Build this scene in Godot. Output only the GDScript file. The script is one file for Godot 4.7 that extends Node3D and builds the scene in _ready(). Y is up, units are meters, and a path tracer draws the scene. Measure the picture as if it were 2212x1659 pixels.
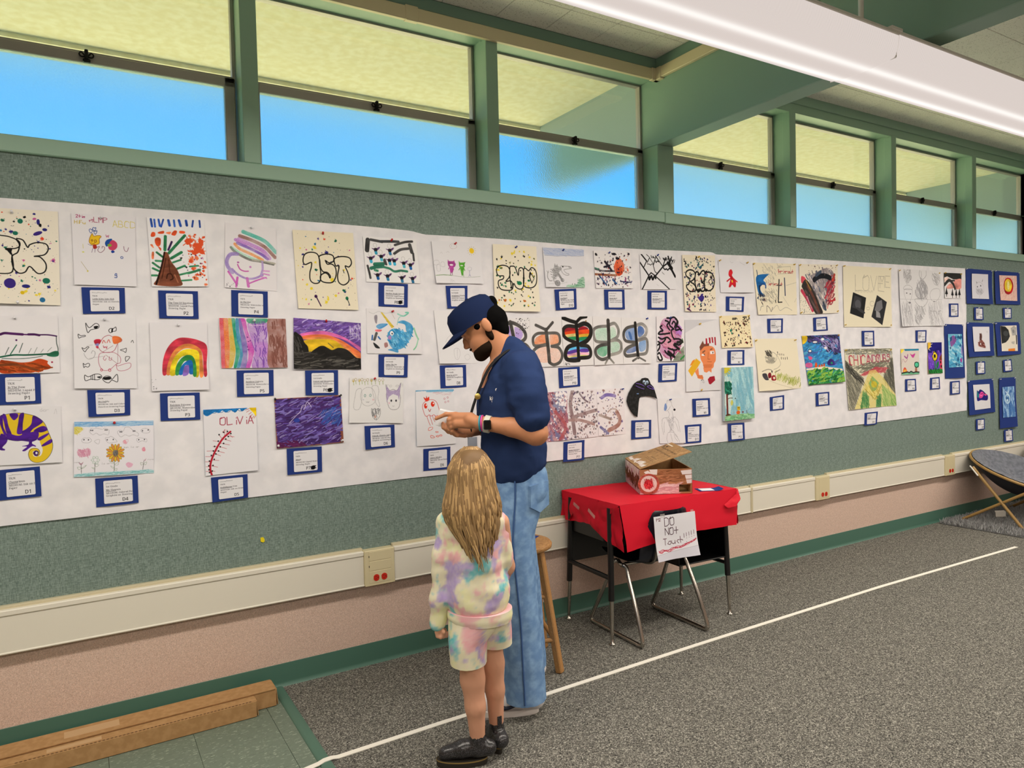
extends Node3D

# An elementary-school art show: a long tackboard wall under clerestory windows.
# Wall face at z = 0, room towards +z, floor at y = 0, metres.

func _ready() -> void:
	# ---- camera
	var cam := Camera3D.new()
	cam.name = "camera"
	cam.fov = 56.45
	cam.near = 0.05
	cam.far = 200.0
	cam.position = Vector3(0, 1.5, 3.4221)
	cam.rotation = Vector3(-0.03134, -0.545485, -0.023967)
	add_child(cam)
	# ---- sky, sun, exposure
	var we := WorldEnvironment.new()
	we.name = "environment"
	var env := Environment.new()
	env.background_mode = Environment.BG_SKY
	var sky := Sky.new()
	var sm := ProceduralSkyMaterial.new()
	sm.sky_top_color = hex("3c8fd0")
	sm.sky_horizon_color = hex("7cc6f2")
	sm.sky_curve = 0.15
	sm.ground_bottom_color = hex("6f7a58")
	sm.ground_horizon_color = hex("8a9a80")
	sm.sky_energy_multiplier = SKY_E
	sm.ground_energy_multiplier = SKY_E
	sm.sun_angle_max = 1.0
	sky.sky_material = sm
	env.sky = sky
	env.tonemap_mode = Environment.TONE_MAPPER_LINEAR
	env.tonemap_exposure = 1.0
	env.sdfgi_enabled = true
	env.ssao_enabled = true
	env.ssil_enabled = true
	we.environment = env
	add_child(we)
	var sun := DirectionalLight3D.new()
	sun.name = "sun"
	sun.light_energy = SUN_E
	sun.light_color = Color(1.0, 0.96, 0.88)
	sun.light_angular_distance = 0.6
	sun.shadow_enabled = true
	sun.rotation_degrees = Vector3(-66, 25, 0)
	add_child(sun)
	# ---- the lamps' light (the fittings are built in make_lights)
	for k in lens_x.size():
		for row in row_z.size():
			var l := AreaLight3D.new()
			l.name = "lamp_light"
			l.area_size = Vector2(2.3, 0.24)
			l.light_energy = LAMP_E
			l.light_color = Color(1.0, 0.955, 0.90)
			l.area_range = 14.0
			l.area_attenuation = 2.0
			l.shadow_enabled = true
			l.position = Vector3(lens_x[k], 2.69, row_z[row])
			l.rotation_degrees = Vector3(-90, 0, 0)
			add_child(l, true)
	grain = make_grain()
	make_materials()
	make_shell()
	make_windows()
	make_ceiling()
	make_floor()
	make_wall_fittings()
	make_lights()
	make_exhibition()
	make_desk()
	make_stool()
	make_lounge()
	make_boxes()
	make_man()
	make_girl()
	finish_sheets()

const SKY_E := 1.25
const SUN_E := 9.0
const LAMP_E := 3.9
var lens_x := [-0.76, 1.68, 4.12, 6.56, 9.0]
var row_z := [1.575, 4.6]
var grain := PackedFloat32Array()

# ---------------------------------------------------------------- geometry
class Geo:
	var v := PackedVector3Array()
	var n := PackedVector3Array()
	var uv := PackedVector2Array()
	var c := PackedColorArray()
	var ix := PackedInt32Array()
	var col := Color.WHITE
	var T := Transform3D.IDENTITY
	var moved := false

	func at(t: Transform3D) -> Geo:
		T = t
		moved = true
		return self

	func put(p: Vector3, nn: Vector3, u: Vector2) -> int:
		if moved:
			p = T * p
			nn = (T.basis * nn).normalized()
		v.append(p)
		n.append(nn)
		uv.append(u)
		c.append(col)
		return v.size() - 1

	func tri(a: Vector3, b: Vector3, d: Vector3, ua := Vector2.ZERO, ub := Vector2.ZERO, ud := Vector2.ZERO) -> void:
		var nn := (b - a).cross(d - a).normalized()
		var i := put(a, nn, ua)
		put(b, nn, ub)
		put(d, nn, ud)
		ix.append_array(PackedInt32Array([i, i + 2, i + 1]))

	# corners counter-clockwise as seen from outside; uv: a (0,1) b (1,1) c (1,0) d (0,0) by default
	func quad(a: Vector3, b: Vector3, cc: Vector3, d: Vector3, r := Rect2(0, 0, 1, 1)) -> void:
		var nn := (b - a).cross(d - a)
		if nn.length_squared() < 1e-18:
			nn = (cc - b).cross(d - b)
		nn = nn.normalized()
		var i := put(a, nn, Vector2(r.position.x, r.end.y))
		put(b, nn, Vector2(r.end.x, r.end.y))
		put(cc, nn, Vector2(r.end.x, r.position.y))
		put(d, nn, r.position)
		ix.append_array(PackedInt32Array([i, i + 2, i + 1, i, i + 3, i + 2]))

	# a quad whose corners are put in the order that faces along out
	func oquad(a: Vector3, b: Vector3, cc: Vector3, d: Vector3, out: Vector3, r := Rect2(0, 0, 1, 1)) -> void:
		if (b - a).cross(cc - a).dot(out) > 0:
			quad(a, b, cc, d, r)
		else:
			quad(b, a, d, cc, r)

	func box(ctr: Vector3, size: Vector3, bev := 0.0) -> Geo:
		var h := size * 0.5
		bev = minf(bev, minf(h.x, minf(h.y, h.z)) * 0.9)
		var k := h - Vector3.ONE * bev
		var ax := [Vector3.RIGHT, Vector3.UP, Vector3.BACK]
		for a in 3:
			var b := (a + 1) % 3
			var d := (a + 2) % 3
			for s in [-1.0, 1.0]:
				var o: Vector3 = ctr + ax[a] * h[a] * s
				var e: Vector3 = ax[b] * k[b]
				var f: Vector3 = ax[d] * k[d]
				if s > 0:
					quad(o - e - f, o + e - f, o + e + f, o - e + f)
				else:
					quad(o + e - f, o - e - f, o - e + f, o + e + f)
		if bev > 0.0:
			for a in 3:
				var b := (a + 1) % 3
				var d := (a + 2) % 3
				for s in [-1.0, 1.0]:
					for t in [-1.0, 1.0]:
						var l: Vector3 = ax[a] * k[a]
						var p: Vector3 = ctr + ax[b] * h[b] * s + ax[d] * k[d] * t
						var q: Vector3 = ctr + ax[b] * k[b] * s + ax[d] * h[d] * t
						oquad(p - l, p + l, q + l, q - l, (p + q) * 0.5 - ctr)
			for sx in [-1.0, 1.0]:
				for sy in [-1.0, 1.0]:
					for sz in [-1.0, 1.0]:
						var s := Vector3(sx, sy, sz)
						var p := ctr + Vector3(h.x, k.y, k.z) * s
						var q := ctr + Vector3(k.x, h.y, k.z) * s
						var r := ctr + Vector3(k.x, k.y, h.z) * s
						if sx * sy * sz > 0:
							tri(p, q, r)
						else:
							tri(p, r, q)
		return self

	# box given by two corners
	func slab(x0: float, x1: float, y0: float, y1: float, z0: float, z1: float, bev := 0.0) -> Geo:
		return box(Vector3(x0 + x1, y0 + y1, z0 + z1) * 0.5, Vector3(absf(x1 - x0), absf(y1 - y0), absf(z1 - z0)), bev)

	# rows of points; outward is (along a row) x (row to row)
	func grid(rows: Array, wrap := false, r := Rect2(0, 0, 1, 1), cols := []) -> Geo:
		var nr := rows.size()
		var nc: int = rows[0].size()
		var nn := PackedVector3Array()
		nn.resize(nr * nc)
		var seg := nc if wrap else nc - 1
		for i in nr - 1:
			var r0: PackedVector3Array = rows[i]
			var r1: PackedVector3Array = rows[i + 1]
			for j in seg:
				var j1 := (j + 1) % nc
				var f := (r0[j1] - r0[j]).cross(r1[j] - r0[j]) + (r1[j] - r1[j1]).cross(r0[j1] - r1[j1])
				nn[i * nc + j] += f
				nn[i * nc + j1] += f
				nn[(i + 1) * nc + j] += f
				nn[(i + 1) * nc + j1] += f
		var base := v.size()
		var keep := col
		for i in nr:
			var row: PackedVector3Array = rows[i]
			for j in nc + (1 if wrap else 0):
				var jj := j % nc
				if cols:
					col = cols[i][jj] if cols[i] is Array or cols[i] is PackedColorArray else cols[i]
				put(row[jj], nn[i * nc + jj].normalized(), r.position + r.size * Vector2(float(j) / seg, float(i) / (nr - 1)))
		col = keep
		var w := nc + (1 if wrap else 0)
		for i in nr - 1:
			for j in seg:
				var a := base + i * w + j
				ix.append_array(PackedInt32Array([a, a + w + 1, a + 1, a, a + w, a + w + 1]))
		return self

	func fan(ring: PackedVector3Array, out: Vector3) -> Geo:
		var m := Vector3.ZERO
		for p in ring:
			m += p
		m /= ring.size()
		for j in ring.size():
			var a := ring[j]
			var b := ring[(j + 1) % ring.size()]
			if (a - m).cross(b - m).dot(out) > 0:
				tri(m, a, b)
			else:
				tri(m, b, a)
		return self

	func tube(path: PackedVector3Array, rad, sides := 10, caps := true, flat := 1.0) -> Geo:
		var rows := []
		var m := path.size()
		var up := Vector3.UP
		var t0 := (path[1] - path[0]).normalized()
		if absf(t0.dot(up)) > 0.95:
			up = Vector3.RIGHT
		var side := t0.cross(up).normalized()
		for i in m:
			var t := (path[mini(i + 1, m - 1)] - path[maxi(i - 1, 0)]).normalized()
			side = (side - t * side.dot(t)).normalized()
			var b := side.cross(t).normalized()
			var rr: float = rad[i] if rad is Array or rad is PackedFloat32Array else rad
			var row := PackedVector3Array()
			for k in sides:
				var a := TAU * k / sides
				row.append(path[i] + side * cos(a) * rr + b * sin(a) * rr * flat)
			rows.append(row)
		# orientation: side x b = t reversed or not; check once
		var f: Vector3 = (rows[0][1] - rows[0][0]).cross(rows[1][0] - rows[0][0])
		if f.dot(rows[0][0] - path[0]) < 0:
			for i in m:
				rows[i].reverse()
		grid(rows, true)
		if caps:
			fan(rows[0], path[0] - path[1])
			fan(rows[m - 1], path[m - 1] - path[m - 2])
		return self

	# prof: Vector2(radius, height) from bottom to top
	func lathe(prof: Array, segs := 20, sx := 1.0, sz := 1.0) -> Geo:
		var rows := []
		for q in prof:
			var row := PackedVector3Array()
			for k in segs:
				var a := -TAU * k / segs
				row.append(Vector3(cos(a) * q.x * sx, q.y, sin(a) * q.x * sz))
			rows.append(row)
		return grid(rows, true)

	# extruded polygon in the xy plane between z0 and z1
	func prism(poly: PackedVector2Array, z0: float, z1: float, r := Rect2()) -> Geo:
		if Geometry2D.is_polygon_clockwise(poly) == false:
			pass
		var area := 0.0
		for i in poly.size():
			var p := poly[i]
			var q := poly[(i + 1) % poly.size()]
			area += p.x * q.y - q.x * p.y
		if area < 0:
			poly.reverse()
		var t := Geometry2D.triangulate_polygon(poly)
		for k in range(0, t.size(), 3):
			var a := poly[t[k]]
			var b := poly[t[k + 1]]
			var d := poly[t[k + 2]]
			if (b - a).cross(d - a) < 0:
				var q := b
				b = d
				d = q
			var f := func(p: Vector2) -> Vector2: return Vector2((p.x - r.position.x) / r.size.x, (r.end.y - p.y) / r.size.y) if r.size.x > 0 else Vector2.ZERO
			tri(Vector3(a.x, a.y, z1), Vector3(b.x, b.y, z1), Vector3(d.x, d.y, z1), f.call(a), f.call(b), f.call(d))
			tri(Vector3(a.x, a.y, z0), Vector3(d.x, d.y, z0), Vector3(b.x, b.y, z0))
		for i in poly.size():
			var p := poly[i]
			var q := poly[(i + 1) % poly.size()]
			quad(Vector3(p.x, p.y, z0), Vector3(q.x, q.y, z0), Vector3(q.x, q.y, z1), Vector3(p.x, p.y, z1))
		return self

	func mesh() -> ArrayMesh:
		var a := []
		a.resize(Mesh.ARRAY_MAX)
		a[Mesh.ARRAY_VERTEX] = v
		a[Mesh.ARRAY_NORMAL] = n
		a[Mesh.ARRAY_TEX_UV] = uv
		a[Mesh.ARRAY_COLOR] = c
		a[Mesh.ARRAY_INDEX] = ix
		var m := ArrayMesh.new()
		m.add_surface_from_arrays(Mesh.PRIMITIVE_TRIANGLES, a)
		return m

# ---------------------------------------------------------------- nodes
func hex(s: String) -> Color:
	return Color.html(s)

func lin(s: String) -> Color:
	return Color.html(s).srgb_to_linear()

func mat(color: String, rough := 0.8, metal := 0.0, spec := 0.5) -> StandardMaterial3D:
	var m := StandardMaterial3D.new()
	m.albedo_color = hex(color)
	m.roughness = rough
	m.metallic = metal
	m.metallic_specular = spec
	return m

func part(called: String, g, m: Material, parent: Node = null) -> MeshInstance3D:
	var o := MeshInstance3D.new()
	o.name = called
	o.mesh = g.mesh() if g is Geo else g
	o.material_override = m
	o.cast_shadow = GeometryInstance3D.SHADOW_CASTING_SETTING_ON
	(parent if parent else self).add_child(o, true)
	return o

func tag(o: Node, label: String, category := "", group := "") -> Node:
	o.set_meta("label", label)
	if category:
		o.set_meta("category", category)
	if group:
		o.set_meta("group", group)
	return o

func thing(called: String, label: String, category: String, pos := Vector3.ZERO, yaw := 0.0, group := "") -> Node3D:
	var o := Node3D.new()
	o.name = called
	add_child(o, true)
	o.position = pos
	o.rotation.y = yaw
	tag(o, label, category, group)
	return o

func struct(called: String, g, m: Material, label := "") -> MeshInstance3D:
	var o := part(called, g, m)
	o.set_meta("kind", "structure")
	if label:
		o.set_meta("label", label)
	return o

func path(pts: Array) -> PackedVector3Array:
	return PackedVector3Array(pts)

# a smooth curve through points
func smooth(pts: Array, per := 6, closed := false) -> PackedVector3Array:
	var out := PackedVector3Array()
	var m := pts.size()
	var last := m if closed else m - 1
	for i in last:
		var a: Vector3 = pts[(i - 1 + m) % m] if closed else pts[maxi(i - 1, 0)]
		var b: Vector3 = pts[i]
		var d: Vector3 = pts[(i + 1) % m]
		var e: Vector3 = pts[(i + 2) % m] if closed else pts[mini(i + 2, m - 1)]
		for k in per:
			out.append(b.cubic_interpolate(d, a, e, float(k) / per))
	if not closed:
		out.append(pts[m - 1])
	return out

# interpolate a table whose rows start with the key
func look(tab: Array, y: float) -> Array:
	if y <= tab[0][0]:
		return tab[0]
	for i in tab.size() - 1:
		if y <= tab[i + 1][0]:
			var t: float = (y - tab[i][0]) / (tab[i + 1][0] - tab[i][0])
			t = t * t * (3.0 - 2.0 * t) * 0.5 + t * 0.5
			var r := []
			for k in tab[i].size():
				r.append(lerpf(tab[i][k], tab[i + 1][k], t))
			return r
	return tab[-1]

# ---------------------------------------------------------------- textures
func noise_tex(seed_: int, freq: float, lo: Color, hi: Color, size := 512, normal := false, bump := 4.0, fractal := 4) -> NoiseTexture2D:
	var t := NoiseTexture2D.new()
	var nz := FastNoiseLite.new()
	nz.seed = seed_
	nz.frequency = freq
	nz.fractal_octaves = fractal
	t.noise = nz
	t.width = size
	t.height = size
	t.seamless = true
	t.as_normal_map = normal
	t.bump_strength = bump
	if not normal:
		var g := Gradient.new()
		g.colors = PackedColorArray([lo, hi])
		g.offsets = PackedFloat32Array([0.25, 0.75])
		t.color_ramp = g
	return t

func tri_planar(m: StandardMaterial3D, scale: float, world := true) -> StandardMaterial3D:
	m.uv1_triplanar = true
	m.uv1_world_triplanar = world
	m.uv1_scale = Vector3.ONE * scale
	m.uv1_triplanar_sharpness = 6.0
	return m

# ---------------------------------------------------------------- drawing on sheets (flat print and paint only)
class Pad:
	var w := 0
	var h := 0
	var px := PackedFloat32Array()
	var mask := PackedFloat32Array()
	var rng := RandomNumberGenerator.new()
	var grain := PackedFloat32Array()
	var bx0 := 0
	var by0 := 0
	var bx1 := 0
	var by1 := 0

	func _init(ww: int, hh: int, bg: Color, grain_: PackedFloat32Array, sd: int) -> void:
		w = ww
		h = hh
		grain = grain_
		rng.seed = sd
		px.resize(w * h * 3)
		mask.resize(w * h)
		for i in w * h:
			px[i * 3] = bg.r
			px[i * 3 + 1] = bg.g
			px[i * 3 + 2] = bg.b

	func start() -> void:
		bx0 = w
		by0 = h
		bx1 = -1
		by1 = -1

	func seg(a: Vector2, b: Vector2, r: float) -> void:
		var x0 := maxi(0, floori(minf(a.x, b.x) - r - 1))
		var x1 := mini(w - 1, ceili(maxf(a.x, b.x) + r + 1))
		var y0 := maxi(0, floori(minf(a.y, b.y) - r - 1))
		var y1 := mini(h - 1, ceili(maxf(a.y, b.y) + r + 1))
		if x1 < x0 or y1 < y0:
			return
		bx0 = mini(bx0, x0)
		by0 = mini(by0, y0)
		bx1 = maxi(bx1, x1)
		by1 = maxi(by1, y1)
		var d := b - a
		var l2 := maxf(d.length_squared(), 1e-9)
		for y in range(y0, y1 + 1):
			for x in range(x0, x1 + 1):
				var qx := x + 0.5 - a.x
				var qy := y + 0.5 - a.y
				var t := clampf((qx * d.x + qy * d.y) / l2, 0.0, 1.0)
				qx -= d.x * t
				qy -= d.y * t
				var cov := r + 0.5 - sqrt(qx * qx + qy * qy)
				if cov > 0.0:
					var i := y * w + x
					if r < 0.5:
						cov = minf(cov, r * 2.0)
					if cov > mask[i]:
						mask[i] = minf(cov, 1.0)

	func fill(poly: PackedVector2Array) -> void:
		var m := poly.size()
		if m < 3:
			return
		var ya := 1e9
		var yb := -1e9
		for p in poly:
			ya = minf(ya, p.y)
			yb = maxf(yb, p.y)
		var y0 := maxi(0, floori(ya))
		var y1 := mini(h - 1, floori(yb))
		for y in range(y0, y1 + 1):
			for s in 3:
				var yy := y + (s + 0.5) / 3.0
				var xs := PackedFloat32Array()
				for i in m:
					var a := poly[i]
					var b := poly[(i + 1) % m]
					if (a.y <= yy) != (b.y <= yy):
						xs.append(a.x + (yy - a.y) / (b.y - a.y) * (b.x - a.x))
				xs.sort()
				for k in range(0, xs.size() - 1, 2):
					var xa := clampf(xs[k], 0.0, w)
					var xb := clampf(xs[k + 1], 0.0, w)
					if xb <= xa:
						continue
					var ia := floori(xa)
					var ib := mini(floori(xb), w - 1)
					bx0 = mini(bx0, ia)
					bx1 = maxi(bx1, ib)
					by0 = mini(by0, y)
					by1 = maxi(by1, y)
					for x in range(ia, ib + 1):
						var cv := minf(x + 1.0, xb) - maxf(float(x), xa)
						if cv > 0.0:
							var i := y * w + x
							mask[i] = minf(1.0, mask[i] + cv / 3.0)

	# mode "" ink, w water colour, k pencil, m marker
	func ink(col: Color, mode: String) -> void:
		var a0 := col.a
		var ox := rng.randi() % 64
		var oy := rng.randi() % 64
		for y in range(by0, by1 + 1):
			for x in range(bx0, bx1 + 1):
				var i := y * w + x
				var a := mask[i]
				if a <= 0.0:
					continue
				mask[i] = 0.0
				a *= a0
				var k := 1.0
				if mode == "w":
					var g := grain[((y / 3 + oy) % 64) * 64 + (x / 3 + ox) % 64]
					var g2 := grain[4096 + ((y + oy) % 64) * 64 + (x + ox) % 64]
					a *= 0.5 + 0.55 * g + 0.12 * g2
					k = 0.86 + 0.28 * g2
				elif mode == "k":
					var g2 := grain[4096 + ((y + oy) % 64) * 64 + (x + ox) % 64]
					a *= 0.3 + 0.85 * g2
				elif mode == "m":
					var g := grain[((y / 2 + oy) % 64) * 64 + (x / 5 + ox) % 64]
					k = 0.78 + 0.44 * g
				a = clampf(a, 0.0, 1.0)
				var j := i * 3
				px[j] += (col.r * k - px[j]) * a
				px[j + 1] += (col.g * k - px[j + 1]) * a
				px[j + 2] += (col.b * k - px[j + 2]) * a

	func pt(s: String) -> Vector2:
		var q := s.split(",")
		return Vector2(q[0].to_float() * w * 0.01, q[1].to_float() * h * 0.01)

	func curve(p: Array, closed: bool) -> PackedVector2Array:
		var out := PackedVector2Array()
		var m := p.size()
		for i in (m if closed else m - 1):
			var a: Vector2 = p[(i - 1 + m) % m] if closed else p[maxi(i - 1, 0)]
			var b: Vector2 = p[i]
			var d: Vector2 = p[(i + 1) % m]
			var e: Vector2 = p[(i + 2) % m] if closed else p[mini(i + 2, m - 1)]
			for k in 6:
				out.append(b.cubic_interpolate(d, a, e, k / 6.0))
		if not closed:
			out.append(p[m - 1])
		return out

	func line(p: PackedVector2Array, r: float, closed := false) -> void:
		for i in p.size() - 1:
			seg(p[i], p[i + 1], r)
		if closed:
			seg(p[p.size() - 1], p[0], r)

	func oval(c: Vector2, r: Vector2, rot := 0.0, wob := 0.0) -> PackedVector2Array:
		var out := PackedVector2Array()
		for k in 20:
			var a := TAU * k / 20.0
			var q := 1.0 + rng.randf_range(-wob, wob)
			out.append(c + Vector2(cos(a) * r.x, sin(a) * r.y).rotated(rot) * q)
		return out

	func run(cmds: String, strokes: Dictionary) -> void:
		for cmd in cmds.split(";", false):
			var t := cmd.strip_edges().split(" ", false)
			if t.size() < 2:
				continue
			var op := t[0].substr(0, 1)
			var mode := t[0].substr(1)
			var cols := []
			for s in t[1].split(",", false):
				cols.append(Color.html(s))
			start()
			match op:
				"s", "c", "o", "p", "b":
					var first := 2 if op in "pb" else 3
					var p := []
					for k in range(first, t.size()):
						p.append(pt(t[k]))
					var wd := t[2].to_float() * w * 0.005 if first == 3 else 0.0
					if op == "s":
						line(PackedVector2Array(p), wd)
					elif op == "c":
						line(curve(p, false), wd)
					elif op == "o":
						line(curve(p, true), wd, true)
					elif op == "p":
						fill(PackedVector2Array(p))
					else:
						fill(curve(p, true))
					ink(cols[0], mode)
				"e":
					fill(oval(pt(t[2]), pt(t[3]), deg_to_rad(t[4].to_float()) if t.size() > 4 else 0.0, 0.02))
					ink(cols[0], mode)
				"r":
					line(oval(pt(t[3]), pt(t[4])), t[2].to_float() * w * 0.005, true)
					ink(cols[0], mode)
				"d":
					var rr := pt(t[3])
					var lo := pt(t[4])
					var hi := pt(t[5])
					for k in t[2].to_int():
						start()
						var c := Vector2(rng.randf_range(lo.x, hi.x), rng.randf_range(lo.y, hi.y))
						var f := rng.randf() * rng.randf()
						var r := lerpf(rr.x, rr.y * w / h, f)
						fill(oval(c, Vector2(r, r * rng.randf_range(0.7, 1.5)), rng.randf() * 3.0, 0.25))
						if r > 2.2 and rng.randf() < 0.6:
							for q in 3 + rng.randi() % 5:
								var a := rng.randf() * TAU
								seg(c, c + Vector2.from_angle(a) * r * rng.randf_range(1.2, 2.1), r * 0.12)
						ink(cols[rng.randi() % cols.size()], mode)
				"h":
					var poly := PackedVector2Array()
					for k in range(6, t.size()):
						poly.append(pt(t[k]))
					var lo := poly[0]
					var hi := poly[0]
					for q in poly:
						lo = Vector2(minf(lo.x, q.x), minf(lo.y, q.y))
						hi = Vector2(maxf(hi.x, q.x), maxf(hi.y, q.y))
					var wd := t[2].to_float() * w * 0.005
					var ang := deg_to_rad(t[4].to_float())
					var ln := t[5].to_float() * w * 0.01
					for k in t[3].to_int():
						var c := Vector2(rng.randf_range(lo.x, hi.x), rng.randf_range(lo.y, hi.y))
						if not Geometry2D.is_point_in_polygon(c, poly):
							continue
						start()
						var a := ang + rng.randf_range(-0.3, 0.3)
						var d := Vector2.from_angle(a) * ln * rng.randf_range(0.5, 1.1) * 0.5
						var e := d.orthogonal() * rng.randf_range(-0.25, 0.25)
						line(curve([c - d, c + e, c + d], false), wd * rng.randf_range(0.6, 1.3))
						ink(cols[rng.randi() % cols.size()], mode)
				"t":
					var o := pt(t[3])
					var sz := t[4].to_float() * w * 0.01
					var wd := t[2].to_float() * w * 0.005
					for k in range(5, t.size()):
						for ch in t[k]:
							start()
							for st in String(strokes.get(ch, "")).split(" ", false):
								var p := PackedVector2Array()
								for q in range(0, st.length() - 1, 2):
									p.append(o + Vector2(st.unicode_at(q) - 48, st.unicode_at(q + 1) - 48) * sz / 6.0 + Vector2(rng.randf_range(-0.03, 0.03), rng.randf_range(-0.03, 0.03)) * sz)
								line(p, wd)
							ink(cols[0], mode)
							o.x += sz * (0.45 if ch in "iI1!.'" else 0.85)
						o.x += sz * 0.5

	func bytes() -> PackedByteArray:
		var b := PackedByteArray()
		b.resize(w * h * 3)
		for i in w * h * 3:
			b[i] = clampi(int(px[i] * 255.0 + 0.5), 0, 255)
		return b

# letters drawn with single strokes on a grid 4 wide and 6 high (digits are x y pairs)
var strokes := {
	"A": "062046 1434", "B": "00063645343303 00203132 03", "C": "4130102001051636 45", "D": "00062645412000", "E": "40000646 0333", "F": "4000 0006 0333", "G": "41301001051636454323", "H": "0006 4046 0343", "I": "2026", "J": "40453616 05", "K": "0006 4003 0346", "L": "000646", "M": "0600234046", "N": "06004640", "O": "10013001 1001051636454130 10", "P": "06003041320303", "Q": "1001051636454130 10 3446", "R": "060030413203 2346", "S": "4130100112324335260605", "T": "0040 2026", "U": "0005163645 40 4045", "V": "002640", "W": "0016233640", "X": "0046 4006", "Y": "002340 2326", "Z": "00400646",
	"1": "112026 1636", "2": "011030410646", "3": "0010304132 2232434536 1605", "4": "30034434 3036", "5": "40000212334445361605", "6": "30100305163645342303", "7": "004016", "8": "1001123243453616051403 1232 10304132", "9": "4313021120304145260", "0": "1001051636454130 10",
	"a": "4323142636 4346 43 2314052646", "c": "4323142536 46", "d": "4046 4323142646", "e": "04444323 140516 3645", "h": "0006 0323344 46", "i": "2326 2121", "n": "0306 04234446", "o": "2314052636454323", "r": "0306 042343", "s": "432314344536 05", "t": "2026 0343", "u": "030526454346", "v": "032643", "y": "032543 4327", "l": "2026", "&": "4602103024 052645", "!": "2024 2626", ".": "2626", "-": "0343", "'": "2021", "+": "1454 3236", "=": "0242 0444", "#": "1016 3036 0242 0444",
}

func make_grain() -> PackedFloat32Array:
	var g := PackedFloat32Array()
	g.resize(8192)
	var nz := FastNoiseLite.new()
	nz.seed = 7
	nz.frequency = 0.06
	var r := RandomNumberGenerator.new()
	r.seed = 11
	for y in 64:
		for x in 64:
			# blended so that it repeats
			var u := x / 64.0
			var a := nz.get_noise_2d(x, y)
			var b := nz.get_noise_2d(x - 64, y)
			g[y * 64 + x] = clampf(0.5 + 0.9 * lerpf(a, b, u), 0.0, 1.0)
			g[4096 + y * 64 + x] = r.randf()
	return g

# many pads packed into shared textures: [texture index, uv rectangle]
var sheets_bytes := []
var sheet_at := Vector2i.ZERO
var sheet_row := 0
const SHEET := 2048

func pack(p: Pad) -> Array:
	if sheets_bytes.is_empty() or sheet_at.x + p.w + 2 > SHEET and sheet_at.y + sheet_row + p.h + 2 > SHEET:
		sheets_bytes.append(Image.create(SHEET, SHEET, false, Image.FORMAT_RGB8))
		sheet_at = Vector2i.ZERO
		sheet_row = 0
	if sheet_at.x + p.w + 2 > SHEET:
		sheet_at = Vector2i(0, sheet_at.y + sheet_row + 2)
		sheet_row = 0
	if sheet_at.y + p.h + 2 > SHEET:
		sheets_bytes.append(Image.create(SHEET, SHEET, false, Image.FORMAT_RGB8))
		sheet_at = Vector2i.ZERO
		sheet_row = 0
	var im := Image.create_from_data(p.w, p.h, false, Image.FORMAT_RGB8, p.bytes())
	var dst: Image = sheets_bytes[-1]
	dst.blit_rect(im, Rect2i(0, 0, p.w, p.h), sheet_at)
	var r := Rect2(Vector2(sheet_at) + Vector2(0.5, 0.5), Vector2(p.w - 1, p.h - 1))
	sheet_at.x += p.w + 2
	sheet_row = maxi(sheet_row, p.h)
	return [sheets_bytes.size() - 1, Rect2(r.position / SHEET, r.size / SHEET)]

var sheet_mats := []

func sheet_mat(k: int) -> StandardMaterial3D:
	while sheet_mats.size() <= k:
		var m := mat("ffffff", 0.85, 0.0, 0.3)
		sheet_mats.append(m)
	return sheet_mats[k]

func finish_sheets() -> void:
	for k in sheet_mats.size():
		sheet_mats[k].albedo_texture = ImageTexture.create_from_image(sheets_bytes[k])

# printed type: glyphs from the text server, alpha-blended onto a pad
var glyph_rid: RID
func type_on(p: Pad, text: String, at: Vector2, size: int, col: Color, fnt := "Droid Serif") -> void:
	var f := font_for(fnt)
	var rid: RID = f.get_rids()[0]
	var ts := TextServerManager.get_primary_interface()
	var sz := Vector2i(size, 0)
	var x := at.x
	for ch in text:
		var gi := ts.font_get_glyph_index(rid, size, ch.unicode_at(0), 0)
		ts.font_render_glyph(rid, sz, gi)
		var ti := ts.font_get_glyph_texture_idx(rid, sz, gi)
		if ti >= 0:
			var r := ts.font_get_glyph_uv_rect(rid, sz, gi)
			var off := ts.font_get_glyph_offset(rid, sz, gi)
			var im := ts.font_get_texture_image(rid, sz, ti)
			for yy in int(r.size.y):
				for xx in int(r.size.x):
					var a := im.get_pixel(int(r.position.x) + xx, int(r.position.y) + yy).a * col.a
					var px := int(round(x + off.x)) + xx
					var py := int(round(at.y + off.y)) + yy
					if a > 0.0 and px >= 0 and py >= 0 and px < p.w and py < p.h:
						var j := (py * p.w + px) * 3
						p.px[j] += (col.r - p.px[j]) * a
						p.px[j + 1] += (col.g - p.px[j + 1]) * a
						p.px[j + 2] += (col.b - p.px[j + 2]) * a
		x += ts.font_get_glyph_advance(rid, size, gi).x

var fonts := {}
func font_for(n: String) -> SystemFont:
	if not fonts.has(n):
		var f := SystemFont.new()
		f.font_names = PackedStringArray([n])
		fonts[n] = f
	return fonts[n]

# ---------------------------------------------------------------- materials
var M := {}

func woven(size: int, a: Color, b: Color, sd: int) -> Image:
	var im := Image.create(size, size, false, Image.FORMAT_RGB8)
	var r := RandomNumberGenerator.new()
	r.seed = sd
	var hr := PackedFloat32Array()
	var vr := PackedFloat32Array()
	for i in size * 8:
		hr.append(r.randf())
		vr.append(r.randf())
	for y in size:
		for x in size:
			var g: float = hr[y * 8 + ((x / 9 + y * 3) % 8)] * 0.5 + vr[x * 8 + ((y / 9 + x * 5) % 8)] * 0.5
			g = clampf(0.5 + (g - 0.5) * 1.5 + (r.randf() - 0.5) * 0.25, 0, 1)
			im.set_pixel(x, y, a.lerp(b, g))
	return im

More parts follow.
